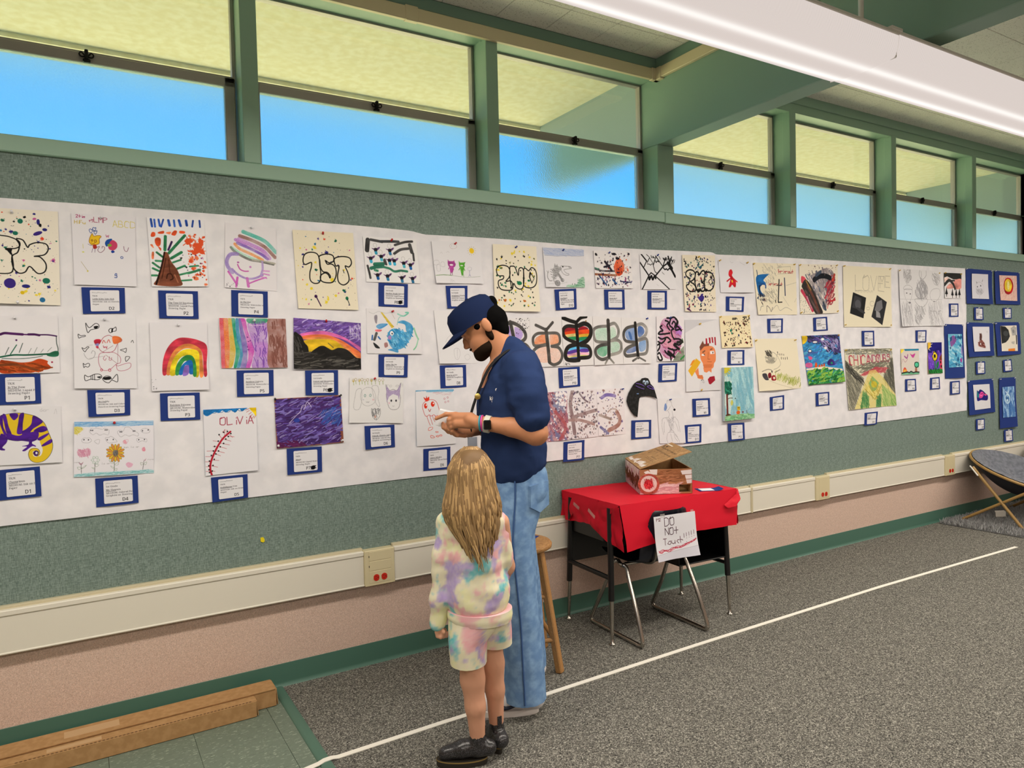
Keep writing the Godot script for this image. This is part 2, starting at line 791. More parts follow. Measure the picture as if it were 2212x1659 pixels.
func speckle(size: int, cols: Array, weights: Array, sd: int, soft := 0.0) -> Image:
	var im := Image.create(size, size, false, Image.FORMAT_RGB8)
	var r := RandomNumberGenerator.new()
	r.seed = sd
	for y in size:
		for x in size:
			var q := r.randf()
			var k := 0
			while k < cols.size() - 1 and q > weights[k]:
				q -= weights[k]
				k += 1
			var c: Color = cols[k]
			var j := 1.0 + (r.randf() - 0.5) * 0.16
			im.set_pixel(x, y, Color(c.r * j, c.g * j, c.b * j))
	return im

func carpet_image(size: int) -> Image:
	var im := Image.create(size, size, false, Image.FORMAT_RGB8)
	im.fill(hex("666560"))
	var r := RandomNumberGenerator.new()
	r.seed = 5
	var cols := [hex("343433"), hex("484744"), hex("7c7a72"), hex("a4a298"), hex("8f8e86"), hex("5a5854"), hex("bcbab0"), hex("6d6a64")]
	for k in size * size / 5:
		var c: Color = cols[r.randi() % cols.size()]
		var a := r.randf() * TAU
		var x := r.randf() * size
		var y := r.randf() * size
		for s in 3:
			var xx := posmod(int(x + cos(a) * s), size)
			var yy := posmod(int(y + sin(a) * s), size)
			im.set_pixel(xx, yy, c)
			im.set_pixel((xx + 1) % size, yy, c.darkened(0.1))
	return im

func fissure_image(size: int) -> Image:
	var im := Image.create(size, size, false, Image.FORMAT_RGB8)
	im.fill(hex("e8e8e2"))
	var r := RandomNumberGenerator.new()
	r.seed = 9
	for k in size * size / 260:
		var c := hex("55564f").lerp(hex("a8a8a0"), r.randf() * 0.7)
		var a := r.randf_range(-0.7, 0.7) + (0.0 if r.randf() < 0.6 else 1.5)
		var x := r.randf() * size
		var y := r.randf() * size
		var len := r.randi_range(1, 9)
		for s in len:
			im.set_pixel(posmod(int(x), size), posmod(int(y), size), c)
			if s % 3 == 1:
				im.set_pixel(posmod(int(x) + 1, size), posmod(int(y) + 1, size), c)
			x += cos(a)
			y += sin(a)
			a += r.randf_range(-0.5, 0.5)
	return im

func fleck_image(size: int, base: Color, cols: Array, n: int, len: int, sd: int) -> Image:
	var im := Image.create(size, size, false, Image.FORMAT_RGB8)
	im.fill(base)
	var r := RandomNumberGenerator.new()
	r.seed = sd
	for k in n:
		var c: Color = base.lerp(cols[r.randi() % cols.size()], r.randf())
		var a := r.randf_range(-0.5, 0.5)
		var x := r.randf() * size
		var y := r.randf() * size
		for s in r.randi_range(1, len):
			im.set_pixel(posmod(int(x), size), posmod(int(y), size), c)
			im.set_pixel(posmod(int(x), size), posmod(int(y) + 1, size), c)
			x += cos(a)
			y += sin(a)
	return im

func wood_image(w: int, h: int, a: Color, b: Color, sd: int) -> Image:
	var im := Image.create(w, h, false, Image.FORMAT_RGB8)
	var nz := FastNoiseLite.new()
	nz.seed = sd
	nz.frequency = 0.02
	var nf := FastNoiseLite.new()
	nf.seed = sd + 1
	nf.frequency = 0.2
	for y in h:
		for x in w:
			var g := nz.get_noise_2d(x * 4.0, y * 0.35)
			var s := 0.5 + 0.5 * sin((x + g * 30.0) * 0.55) * 0.5 + nf.get_noise_2d(x * 3.0, y * 0.1) * 0.4
			im.set_pixel(x, y, a.lerp(b, clampf(s, 0, 1)))
	return im

func tex(im: Image) -> ImageTexture:
	return ImageTexture.create_from_image(im)

func make_materials() -> void:
	var m := mat("ffffff", 0.95, 0, 0.2)
	m.albedo_texture = tex(woven(512, hex("64756f"), hex("91a39c"), 3))
	tri_planar(m, 1.0 / 0.62)
	M.tack = m
	m = mat("ffffff", 0.95, 0, 0.15)
	m.albedo_texture = tex(carpet_image(1024))
	m.heightmap_enabled = false
	tri_planar(m, 1.0 / 1.75)
	M.carpet = m
	m = mat("ffffff", 0.45, 0, 0.4)
	m.albedo_texture = tex(fleck_image(512, hex("6f7d70"), [hex("a3b3a2"), hex("c3cdbb"), hex("55645a"), hex("8a998a")], 2600, 14, 21))
	tri_planar(m, 1.0 / 0.64)
	M.vct = m
	m = mat("ffffff", 0.92, 0, 0.2)
	m.albedo_texture = tex(fissure_image(512))
	tri_planar(m, 1.0 / 0.48)
	M.ceil = m
	m = mat("ffffff", 0.9, 0, 0.2)
	m.albedo_texture = tex(speckle(256, [hex("d5bcae"), hex("cbb0a1"), hex("dcc6b9"), hex("bfa595")], [0.45, 0.25, 0.22, 0.08], 4))
	tri_planar(m, 1.0 / 0.5)
	M.pink = m
	M.green = mat("93b5a2", 0.42, 0, 0.45)
	M.green_dull = mat("7c9a8d", 0.5, 0, 0.4)
	M.beam = mat("8fae9e", 0.5, 0, 0.4)
	M.cream = mat("d9cdac", 0.45, 0, 0.45)
	M.raceway = mat("e3dfd2", 0.4, 0, 0.5)
	M.raceway_lip = mat("c9c0a2", 0.45, 0, 0.5)
	M.plate = mat("d6cba6", 0.4, 0, 0.5)
	M.red_socket = mat("c9240f", 0.4, 0, 0.5)
	M.black = mat("101011", 0.45, 0, 0.5)
	M.slot = mat("20100c", 0.7)
	M.cove = mat("4a7264", 0.38, 0, 0.5)
	M.strip = mat("4f7264", 0.45, 0, 0.5)
	M.alu = mat("a9a4a0", 0.45, 0.55, 0.5)
	M.latch = mat("15140f", 0.5, 0.4, 0.5)
	m = mat("ffffff", 0.02, 0, 0.5)
	m.albedo_color = Color(1, 1, 1, 0.04)
	m.transparency = BaseMaterial3D.TRANSPARENCY_ALPHA
	M.glass = m
	for q in [["frost", 0.42], ["rain", 0.2]]:
		m = mat("ffffff", q[1], 0, 0.5)
		m.albedo_color = Color(0.86, 0.98, 1.0, 0.0)
		m.refraction_enabled = true
		m.refraction_scale = 0.045
		m.transparency = BaseMaterial3D.TRANSPARENCY_ALPHA
		m.normal_enabled = true
		m.normal_texture = noise_tex(31, 0.09, Color.BLACK, Color.WHITE, 256, true, 2.5, 3)
		m.normal_scale = 0.35
		tri_planar(m, 1.0 / 0.3)
		M[q[0]] = m
	m = mat("ffffff", 0.95, 0, 0.1)
	m.albedo_texture = noise_tex(12, 0.05, hex("efe6c6"), hex("f8f2dc"), 512)
	tri_planar(m, 1.0 / 2.0)
	M.soffit = m
	M.eave_beam = mat("8fa3a8", 0.7)
	m = mat("ffffff", 1.0, 0, 0.0)
	m.albedo_texture = noise_tex(14, 0.03, hex("8e9472"), hex("b4b290"), 512)
	tri_planar(m, 1.0 / 4.0)
	M.grass = m
	m = mat("ffffff", 0.9, 0, 0.25)
	m.albedo_texture = noise_tex(40, 0.02, hex("e2e2e8"), hex("ecebf0"), 512)
	tri_planar(m, 1.0 / 1.2)
	M.paper = m
	M.navy = mat("243a80", 0.8, 0, 0.3)
	M.white_plastic = mat("eceae6", 0.4)
	M.chrome = mat("b9b4ac", 0.22, 1.0)
	M.blackmetal = mat("0d0d0f", 0.4, 0.0, 0.5)
	M.shell = mat("0a1020", 0.38, 0, 0.5)
	m = mat("ffffff", 0.85, 0, 0.2)
	m.albedo_texture = noise_tex(50, 0.04, hex("a9845a"), hex("b59065"), 256)
	tri_planar(m, 1.0 / 0.4)
	M.card = m
	M.card_dark = mat("7a5c3d", 0.9)
	m = mat("ffffff", 0.5, 0, 0.4)
	m.albedo_texture = tex(wood_image(128, 512, hex("c59a63"), hex("8f6136"), 60))
	M.wood = m
	M.red_paper = mat("d3122c", 0.62, 0, 0.35)
	M.tape = mat("efece2", 0.7)
	m = mat("b5b3b0", 0.2, 0, 0.5)
	m.albedo_color = Color(0.9, 0.9, 0.88, 0.16)
	m.transparency = BaseMaterial3D.TRANSPARENCY_ALPHA
	M.clear_tape = m
	m = mat("ffffff", 0.9, 0, 0.2)
	m.albedo_texture = tex(lens_image())
	m.emission_enabled = true
	m.emission_texture = m.albedo_texture
	m.emission = Color.BLACK
	m.emission_energy_multiplier = LENS_E
	m.albedo_color = Color(0.25, 0.25, 0.25)
	M.lens = m
	M.vertex = mat("ffffff", 0.85, 0, 0.25)
	M.vertex.vertex_color_use_as_albedo = true

const LENS_E := 1.12

# the prismatic lens as it glows: ribs across, two tubes behind it
func lens_image() -> Image:
	var w := 64
	var h := 256
	var im := Image.create(w, h, false, Image.FORMAT_RGB8)
	for y in h:
		var v := (y + 0.5) / h
		var s := 0.0
		for q in [[0.33, 0.045, 1.0], [0.55, 0.04, 0.85]]:
			s += q[2] * exp(-pow((v - q[0]) / q[1], 2.0))
		for x in w:
			var rib := 0.5 + 0.5 * sin(TAU * x / 8.0)
			var base := lerpf(0.86, 0.985, minf(1.0, s))
			var k := base - (1.0 - minf(1.0, s)) * 0.09 * rib
			im.set_pixel(x, y, Color(k, k * lerpf(0.945, 0.985, minf(1, s)), k * lerpf(0.915, 0.965, minf(1, s))))
	return im

# ---------------------------------------------------------------- the room
const X0 := -3.2
const X1 := 11.6
const Z1 := 7.4

func make_shell() -> void:
	# north wall up to the sill, in its three finishes
	var g := Geo.new()
	g.slab(X0, X1, 0.0, 0.50, -0.16, 0.0)
	struct("wall_north", g, M.pink)
	var tk := part("tackboard", Geo.new().slab(X0, X1, 0.50, 2.375, -0.16, 0.0), M.tack, get_node("wall_north"))
	tag(tk, "grey-green woven fabric tackboard panel")
	var d := Geo.new()
	d.slab(X0, -0.51, 2.375, 3.42, -0.16, 0.0)
	part("wall_panel", d, M.green_dull, get_node("wall_north"))
	var e := Geo.new()
	e.slab(8.25, X1, 2.375, 3.42, -0.16, 0.0)
	part("wall_panel", e, M.green_dull, get_node("wall_north"))
	struct("wall_west", Geo.new().slab(X0 - 0.15, X0, -0.05, 3.42, -0.16, Z1 + 0.15), M.pink)
	struct("wall_east", Geo.new().slab(X1, X1 + 0.15, -0.05, 3.42, -0.16, Z1 + 0.15), M.pink)
	struct("wall_south", Geo.new().slab(X0, X1, -0.05, 3.42, Z1, Z1 + 0.15), M.pink)
	# outside: the eaves and the ground they look down on
	struct("roof", Geo.new().slab(X0 - 1.2, X1 + 1.2, 3.5, 3.72, -1.33, Z1 + 1.3), M.soffit)
	var sf := Geo.new()
	sf.slab(X0 - 1.2, X1 + 1.2, 3.34, 3.5, -1.31, -0.14)
	sf.slab(X0 - 1.2, X1 + 1.2, 3.315, 3.5, -1.345, -1.31)
	part("eave_soffit", sf, M.soffit, get_node("roof"))
	for x in [-1.89, 3.18, 8.25]:
		var o := Geo.new().slab(x, x + 0.135, 2.848, 3.345, -1.30, -0.14)
		part("eave_beam", o, M.eave_beam, get_node("roof"))
	struct("ground", Geo.new().slab(-40, 50, -0.5, -0.3, -50, -0.2), M.grass)

func make_windows() -> void:
	# sill board, one length per bay
	var sill := Geo.new()
	sill.slab(-1.75, 3.235, 2.363, 2.43, -0.14, 0.02, 0.004)
	struct("trim_1", sill, M.green)
	struct("trim_2", Geo.new().slab(3.238, 8.30, 2.358, 2.428, -0.14, 0.021, 0.004), M.green)
	# posts between the windows
	var n := 3
	for x in [-0.58, 0.68, 1.95, 4.465, 5.735, 7.0]:
		var w := 0.073 if x < 3 else 0.067
		var g := Geo.new()
		g.slab(x, x + w, 2.43, 3.275, -0.045, 0.02, 0.003)
		g.slab(x + 0.004, x + w - 0.006, 2.43, 3.275, -0.16, -0.045)
		struct("trim_%d" % n, g, M.green)
		n += 1
	# pilasters that carry the beams
	for x in [3.18, 8.25]:
		struct("trim_%d" % n, Geo.new().slab(x, x + 0.135, 2.425, 2.848, -0.16, 0.022, 0.003), M.green)
		n += 1
	# header over the windows
	for q in [[-1.75, 3.18, 3.262], [3.315, 8.25, 3.27]]:
		var g := Geo.new()
		g.slab(q[0], q[1], q[2], 3.42, -0.16, -0.03)
		g.slab(q[0], q[1], q[2] - 0.012, 3.42, -0.03, 0.018, 0.003)
		struct("trim_%d" % n, g, M.green)
		n += 1
	struct("trim_%d" % n, Geo.new().slab(3.315, 8.25, 3.322, 3.40, 0.018, 0.03, 0.004), M.green)
	n += 1
	var k := 1
	for q in [[-0.51, 0.68, "frost", 0.082], [0.753, 1.95, "frost", 1.364], [2.023, 3.18, "rain", 2.625], [3.315, 4.465, "frost", 3.88], [4.532, 5.735, "frost", 5.135], [5.802, 7.0, "frost", 6.40], [7.067, 8.25, "frost", 7.66]]:
		var a: float = q[0]
		var b: float = q[1]
		var w := Node3D.new()
		w.name = "window_%d" % k
		add_child(w, true)
		w.set_meta("kind", "structure")
		k += 1
		# fixed aluminium frame
		var f := Geo.new()
		f.slab(a, a + 0.012, 2.43, 3.265, -0.165, -0.125)
		f.slab(b - 0.012, b, 2.43, 3.265, -0.165, -0.125)
		f.slab(a, b, 3.252, 3.265, -0.165, -0.125)
		f.slab(a, b, 2.428, 2.445, -0.165, -0.12)
		f.slab(a, b, 2.835, 2.857, -0.16, -0.128)
		part("window_frame", f, M.alu, w)
		# hopper sash
		var s := Geo.new()
		s.slab(a + 0.03, b - 0.004, 2.802, 2.846, -0.15, -0.112, 0.003)
		s.slab(a + 0.006, a + 0.034, 2.445, 2.846, -0.15, -0.112, 0.003)
		s.slab(b - 0.05, b - 0.004, 2.445, 2.846, -0.15, -0.112, 0.003)
		s.slab(a + 0.03, b - 0.05, 2.446, 2.462, -0.15, -0.116, 0.003)
		s.slab(a + 0.03, b - 0.05, 2.803, 2.811, -0.112, -0.109)
		s.slab(b - 0.046, b - 0.038, 2.47, 2.80, -0.112, -0.109)
		var sash := part("sash", s, M.alu, w)
		part("pane", Geo.new().slab(a + 0.012, b - 0.012, 2.857, 3.253, -0.147, -0.1465), M.glass, w)
		part("pane", Geo.new().slab(a + 0.034, b - 0.05, 2.462, 2.803, -0.137, -0.132), M[q[2]], w)
		var l := Geo.new()
		var x: float = q[3]
		l.slab(x - 0.007, x + 0.007, 2.812, 2.852, -0.112, -0.086, 0.003)
		l.slab(x - 0.014, x + 0.014, 2.800, 2.814, -0.112, -0.092, 0.003)
		for e in [-1.0, 1.0]:
			l.tube(smooth([Vector3(x + e * 0.006, 2.828, -0.1), Vector3(x + e * 0.018, 2.840, -0.097), Vector3(x + e * 0.026, 2.832, -0.096), Vector3(x + e * 0.020, 2.822, -0.097), Vector3(x + e * 0.006, 2.824, -0.1)], 3), 0.0032, 6)
		part("latch", l, M.latch, sash)
	# beams across the room
	for x in [-1.89, 3.18, 8.25]:
		struct("beam", Geo.new().slab(x, x + 0.135, 2.848, 3.42, -0.15, Z1, 0.004), M.beam)

func make_ceiling() -> void:
	var bays := [[X0, -1.89, 3.372], [-1.755, 3.18, 3.372], [3.315, 8.25, 3.386], [8.385, X1, 3.386]]
	var c := Geo.new()
	for b in bays:
		c.slab(b[0], b[1], b[2] + 0.008, 3.5, -0.02, Z1)
	var ceil := struct("ceiling", c, M.ceil)
	# one-foot tiles, each its own piece where the photograph shows them
	var pitch := 0.3225
	var tile := {}
	var spot := func(x0: float, x1: float, z0: float, z1: float, y: float) -> void:
		var key := "%.3f %.3f" % [x1 - x0, z1 - z0]
		if not tile.has(key):
			tile[key] = Geo.new().box(Vector3.ZERO, Vector3(x1 - x0 - 0.0025, 0.012, z1 - z0 - 0.0025), 0.0025).mesh()
		var o := part("ceiling_tile", tile[key], M.ceil, ceil)
		o.position = Vector3((x0 + x1) * 0.5, y + 0.006, (z0 + z1) * 0.5)
	for q in [[1.686 - 3 * pitch, 3.18, 3.372, 4], [4.63 - 4 * pitch, 8.25, 3.386, 9]]:
		var x: float = q[0]
		if x < 3.0 and q[1] < 4:
			x = q[0]
		var start: float = 0.72 if q[1] < 4 else 3.315
		while x < q[1]:
			var xa := maxf(x, start)
			var xb := minf(x + pitch, q[1])
			if xb - xa > 0.03:
				var z := 0.03
				for r in q[3]:
					var ze: float = 0.285 + pitch * r
					spot.call(xa, xb, z, ze, q[2])
					z = ze
			x += pitch
	# trim where the first bay's ceiling meets the wall and the beam, and the cream surface raceway under it
	var g := Geo.new()
	g.slab(-1.755, 3.18, 3.307, 3.372, 0.018, 0.034, 0.003)
	g.slab(3.164, 3.18, 3.307, 3.372, 0.034, Z1, 0.003)
	struct("trim_20", g, M.green_dull)
	var r := Geo.new()
	r.slab(-1.755, 3.125, 3.236, 3.304, 0.018, 0.046, 0.004)
	r.slab(3.152, 3.18, 3.240, 3.306, 0.085, Z1, 0.004)
	var rw := struct("trim_21", r, M.cream)
	var cl := Geo.new()
	cl.slab(3.12, 3.182, 3.232, 3.307, 0.018, 0.05, 0.003)
	cl.slab(3.148, 3.182, 3.232, 3.307, 0.02, 0.09, 0.003)
	part("corner_cover", cl, M.cream, rw)
	part("joint_cover", Geo.new().slab(1.475, 1.545, 3.232, 3.308, 0.018, 0.05, 0.003), M.cream, rw)
	# black shadow gap between trim and raceway is a real gap

func make_floor() -> void:
	var fl := struct("floor", Geo.new().slab(X0, X1, -0.2, -0.012, -0.16, Z1), M.card_dark)
	part("carpet", Geo.new().slab(0.765, X1, -0.012, 0.0, 0.0, Z1), M.carpet, fl)
	var t := 0.305
	var tm := Geo.new().box(Vector3.ZERO, Vector3(t - 0.0012, 0.01, t - 0.0012), 0.0006).mesh()
	for i in 6:
		for j in 7:
			var o := part("floor_tile", tm, M.vct, fl)
			o.position = Vector3(0.659 + t * 0.5 - t * (i + 1) + (0.0), -0.0068, 0.116 - t * 0.5 + t * j)
	part("floor_tile", Geo.new().slab(0.66, 0.725, -0.012, -0.0022, 0.0, 2.0), M.vct, fl)
	part("tile_field", Geo.new().slab(X0, 0.66 - t * 6, -0.012, -0.0025, 0.0, Z1), M.vct, fl)
	part("tile_field", Geo.new().slab(0.66 - t * 6, 0.725, -0.012, -0.0025, 0.116 + t * 6, Z1), M.vct, fl)
	# reducer strip
	var s := Geo.new()
	var rows := []
	for z in [0.012, 2.0, Z1]:
		rows.append(path([Vector3(0.725, -0.004, z), Vector3(0.728, 0.002, z), Vector3(0.738, 0.005, z), Vector3(0.758, 0.006, z), Vector3(0.77, 0.002, z)]))
	rows.reverse()
	s.grid(rows)
	s.quad(rows[2][0], rows[2][4], rows[2][3], rows[2][1])
	part("transition_strip", s, M.strip, fl)
	# cove base
	var prof := [Vector2(0.0, 0.1055), Vector2(0.004, 0.1045), Vector2(0.0045, 0.02), Vector2(0.007, 0.009), Vector2(0.014, 0.001), Vector2(0.016, -0.002)]
	var n := 1
	for q in [[X0, 1.25], [1.2505, 3.67], [3.6705, 5.9], [5.9005, X1]]:
		var b := Geo.new()
		var rr := []
		for x in [q[0], q[1]]:
			var row := PackedVector3Array()
			for p in prof:
				row.append(Vector3(x, p.y, p.x))
			rr.append(row)
		rr.reverse()
		b.grid([rr[1], rr[0]] if true else rr)
		b.slab(q[0], q[1], 0.0, 0.1045, -0.01, 0.002)
		struct("baseboard_north" if n == 1 else "baseboard_north_%d" % n, b, M.cove)
		n += 1

func make_wall_fittings() -> void:
	# surface raceway with its lip, in lengths
	var n := 30
	var lens := [[X0, 1.174], [1.331, 3.975], [3.99, 4.681], [4.845, 6.469], [6.626, X1]]
	for q in lens:
		var g := Geo.new()
		g.slab(q[0], q[1], 0.408, 0.560, 0.0, 0.040, 0.003)
		g.slab(q[0], q[1], 0.558, 0.582, 0.0, 0.045, 0.004)
		g.slab(q[0], q[1], 0.408, 0.417, 0.0, 0.0435, 0.003)
		var o := struct("trim_%d" % n, g, M.raceway)
		part("lip", Geo.new().slab(q[0], q[1], 0.580, 0.594, 0.0, 0.024, 0.002), M.raceway_lip, o)
		n += 1
	part("seam_cover", Geo.new().slab(3.972, 3.993, 0.405, 0.584, 0.0, 0.0465, 0.003), M.raceway_lip, get_node("trim_31"))
	for q in [[1.174, 1.331, true], [4.681, 4.845, false], [6.469, 6.626, false]]:
		var a: float = q[0]
		var b: float = q[1]
		var m := (a + b) * 0.5
		var names := {1.174: "the wooden boxes and the child", 4.681: "the red-covered desk and the lounge chairs", 6.469: "the edge of the grey lounge chair"}
		var t := thing("outlet_plate", {1.174: "wide cream outlet plate with two blank panels and red sockets, left of the child", 4.681: "narrow cream outlet plate with red sockets, on the raceway right of the red-covered desk", 6.469: "narrow cream outlet plate with red sockets, beside the grey lounge chair"}[a], "power outlet", Vector3(m, 0.408, 0.0), 0, "red power outlets in the raceway")
		var hw := (b - a) * 0.5
		var g := Geo.new()
		g.slab(-hw, hw, -0.002, 0.175, 0.0, 0.050, 0.004)
		g.slab(-hw + 0.002, hw - 0.002, 0.0, 0.002, 0.0, 0.051)
		part("plate", g, M.plate, t)
		if q[2]:
			for y in [0.122, 0.073]:
				var p := part("blank_panel", Geo.new().slab(-hw + 0.022, hw - 0.02, y, y + 0.046, 0.049, 0.0515, 0.0012), M.plate, t)
				part("notch", Geo.new().slab(-hw + 0.021, -hw + 0.024, y + 0.018, y + 0.028, 0.05, 0.0520), M.slot, p)
			part("blank_panel", Geo.new().slab(-hw + 0.022, hw - 0.02, 0.012, 0.070, 0.049, 0.0512, 0.0012), M.plate, t)
		else:
			part("blank_panel", Geo.new().slab(-hw + 0.035, hw - 0.012, 0.01, 0.165, 0.049, 0.0515, 0.0012), M.plate, t)
		for s in [-1.0, 1.0]:
			var cx: float = s * 0.0205 + (0.0 if q[2] else 0.012)
			var poly := PackedVector2Array()
			for k in 16:
				var an := TAU * k / 16
				poly.append(Vector2(cx + clampf(cos(an) * 0.0165, -0.0145, 0.0145), 0.037 + sin(an) * 0.0165))
			var rs := part("socket", Geo.new().prism(poly, 0.049, 0.0535), M.red_socket, t)
			var sl := Geo.new()
			sl.slab(cx - 0.006, cx + 0.001, 0.042, 0.0438, 0.0535, 0.0537)
			sl.slab(cx - 0.006, cx + 0.001, 0.030, 0.0318, 0.0535, 0.0537)
			sl.slab(cx + 0.006, cx + 0.010, 0.0345, 0.0395, 0.0535, 0.0537)
			part("slots", sl, M.slot, rs)
	var y := part("paper_scrap", Geo.new().prism(PackedVector2Array([Vector2(-0.008, 0.012), Vector2(0.004, 0.013), Vector2(0.009, 0.004), Vector2(0.010, -0.008), Vector2(0.003, -0.012), Vector2(-0.008, -0.006)]), 0.0005, 0.003), mat("e8d400", 0.7))
	y.position = Vector3(0.704, 0.702, 0.0)
	tag(y, "small torn yellow scrap stuck on the bare grey-green tackboard", "scrap")
	# masking tape on the carpet
	var g := Geo.new()
	var pts := [Vector3(0.30, 0.003, 0.80), Vector3(0.60, 0.003, 0.782), Vector3(0.72, 0.006, 0.764), Vector3(0.745, 0.009, 0.757), Vector3(0.775, 0.008, 0.753), Vector3(0.80, 0.004, 0.754), Vector3(1.258, 0.004, 0.741), Vector3(1.373, 0.004, 0.741), Vector3(1.72, 0.004, 0.775), Vector3(2.691, 0.004, 0.757), Vector3(4.343, 0.004, 0.750), Vector3(5.5, 0.004, 0.775), Vector3(6.042, 0.004, 0.787)]
	var r0 := PackedVector3Array()
	var r1 := PackedVector3Array()
	for p in pts:
		r0.append(p + Vector3(0, 0, 0.0125))
		r1.append(p - Vector3(0, 0, 0.0125))
	g.grid([r0, r1])
	var u0 := PackedVector3Array()
	var u1 := PackedVector3Array()
	for p in pts:
		u0.append(p + Vector3(0, -0.003, 0.0125))
		u1.append(p + Vector3(0, -0.003, -0.0125))
	g.grid([u0, r0])
	g.grid([r1, u1])
	tag(part("floor_tape", g, M.tape), "long strip of white tape stuck across the dark carpet along the wall", "tape")

func make_lights() -> void:
	var rows := []
	for row in row_z.size():
		for k in lens_x.size():
			var seen := row == 0 and (k == 1 or k == 2)
			var labels := {1: "long glowing ribbed fluorescent lamp, its near end over the green beam", 2: "long glowing ribbed fluorescent lamp continuing beyond the stem over the far windows"}
			var lab: String = labels[k] if seen else "ceiling lamp of the same kind, row %s, place %s" % [["by the windows", "deep in the room"][row], ["one", "two", "three", "four", "five"][k]]
			var t := thing("ceiling_lamp", lab, "ceiling lamp", Vector3(lens_x[k], 2.70 + (0.004 if k == 2 else 0.0), row_z[row]), 0, "fluorescent lamps hung in a row")
			var prof := [Vector2(-0.163, 0.088), Vector2(-0.158, 0.05), Vector2(-0.150, 0.012), Vector2(-0.140, 0.002), Vector2(-0.10, -0.004), Vector2(-0.05, -0.007), Vector2(0, -0.008), Vector2(0.05, -0.007), Vector2(0.10, -0.004), Vector2(0.140, 0.002), Vector2(0.150, 0.012), Vector2(0.158, 0.05), Vector2(0.163, 0.088)]
			var g := Geo.new()
			var rr := []
			for p in prof:
				var row_ := PackedVector3Array()
				for i in 2:
					row_.append(Vector3(-1.217 + 2.434 * i, p.y, p.x))
				rr.append(row_)
			g.grid(rr, false, Rect2(0, 0, 50, 1))
			part("lens", g, M.lens, t)
			var b := Geo.new()
			b.slab(-1.219, 1.219, 0.084, 0.10, -0.166, 0.166, 0.003)
			b.slab(-1.2, 1.2, 0.10, 0.13, -0.09, 0.09, 0.003)
			part("housing", b, M.white_plastic, t)
			for s in [-1.0, 1.0]:
				part("end_cap", Geo.new().slab(s * 1.2185 - 0.0015, s * 1.2185 + 0.0015, 0.0, 0.09, -0.15, 0.15, 0.001), M.white_plastic, t)
			part("hanger_stem", Geo.new().at(Transform3D(Basis(), Vector3(1.217, 0, 0))).tube(path([Vector3(0, 0.10, 0), Vector3(0, 0.68, 0)]), 0.011, 10), M.white_plastic, t)
			if seen and k == 1:
				part("bracket", Geo.new().slab(1.16, 1.235, 0.098, 0.112, -0.17, 0.17, 0.002), M.white_plastic, t)

# ---------------------------------------------------------------- the art show
# a sheet of paper over a quadrilateral of the wall; v runs down
func sheet_geo(q: Array, mid: Vector2, curl: float, r: Rect2, thick := 0.0008, nu := 7, nv := 7) -> Geo:
	var rows := []
	var back := []
	var sd := mid.x * 7.3 + mid.y * 3.1
	for i in nv:
		var v := float(i) / (nv - 1)
		var row := PackedVector3Array()
		var rb := PackedVector3Array()
		for j in nu:
			var u := float(j) / (nu - 1)
			var a := Vector2(q[0], q[1]).lerp(Vector2(q[2], q[3]), u)
			var b := Vector2(q[6], q[7]).lerp(Vector2(q[4], q[5]), u)
			var p := a.lerp(b, v) - mid
			var z := curl * (v * v * (0.55 + 0.45 * cos(u * 5.0 + sd)) + 0.25 * (1 - v) * absf(sin(u * 3.3 + sd * 2.0)) * 0.5 + 0.12 * sin(v * 6.0 + sd))
			row.append(Vector3(p.x, p.y, z))
			rb.append(Vector3(p.x, p.y, z - thick))
		rows.append(row)
		back.append(rb)
	var g := Geo.new()
	# front must face +z: rows run downwards
	var rev := rows.duplicate()
	rev.reverse()
	g.grid(rev, false, Rect2(r.position.x, r.end.y, r.size.x, -r.size.y))
	g.grid(back, false, Rect2(r.position, Vector2(0.0001, 0.0001)))
	var e := Rect2(r.position, Vector2(0.0001, 0.0001))
	g.grid([rows[0], back[0]], false, e)
	g.grid([back[nv - 1], rows[nv - 1]], false, e)
	for j in [0, nu - 1]:
		var a := PackedVector3Array()
		var b := PackedVector3Array()
		for i in nv:
			a.append(rows[i][j])
			b.append(back[i][j])
		g.grid([b, a] if j == 0 else [a, b], false, e)
	return g

func centre(q: Array) -> Vector2:
	return Vector2(q[0] + q[2] + q[4] + q[6], q[1] + q[3] + q[5] + q[7]) * 0.25

var pin_meshes := {}
func push_pin(x: float, y: float, z: float, colour: String, on: String) -> void:
	if not pin_meshes.has("m"):
		var g := Geo.new()
		g.lathe([Vector2(0.0, 0.013), Vector2(0.0048, 0.0128), Vector2(0.0052, 0.0115), Vector2(0.003, 0.0095), Vector2(0.0028, 0.005), Vector2(0.0052, 0.002), Vector2(0.0054, 0.0), Vector2(0.0, 0.0)].map(func(q): return q), 10)
		pin_meshes.m = g.mesh()
		pin_meshes.clear = mat("dcdce2", 0.15)
		pin_meshes.red = mat("b5121c", 0.25)
		pin_meshes.blue = mat("17358c", 0.25)
		pin_meshes.yellow = mat("cfa91c", 0.3)
		pin_meshes.black = mat("141416", 0.3)
	var o := part("push_pin", pin_meshes.m, pin_meshes[colour])
	o.position = Vector3(x, y, z)
	o.rotation_degrees = Vector3(78 if fmod(x * 37.0, 1.0) > 0.5 else 66, 0, 14.0 * sin(x * 50.0))
	tag(o, on, "push pin", "push pins on the art wall")

func pin_place(x: float, y: float, q: Array) -> String:
	var c := centre(q)
	var s := "upper" if y > c.y else "lower"
	var w := absf(q[2] - q[0])
	return "at the %s edge" % s if absf(x - c.x) < w * 0.3 else "at the %s %s corner" % [s, "left" if x < c.x else "right"]

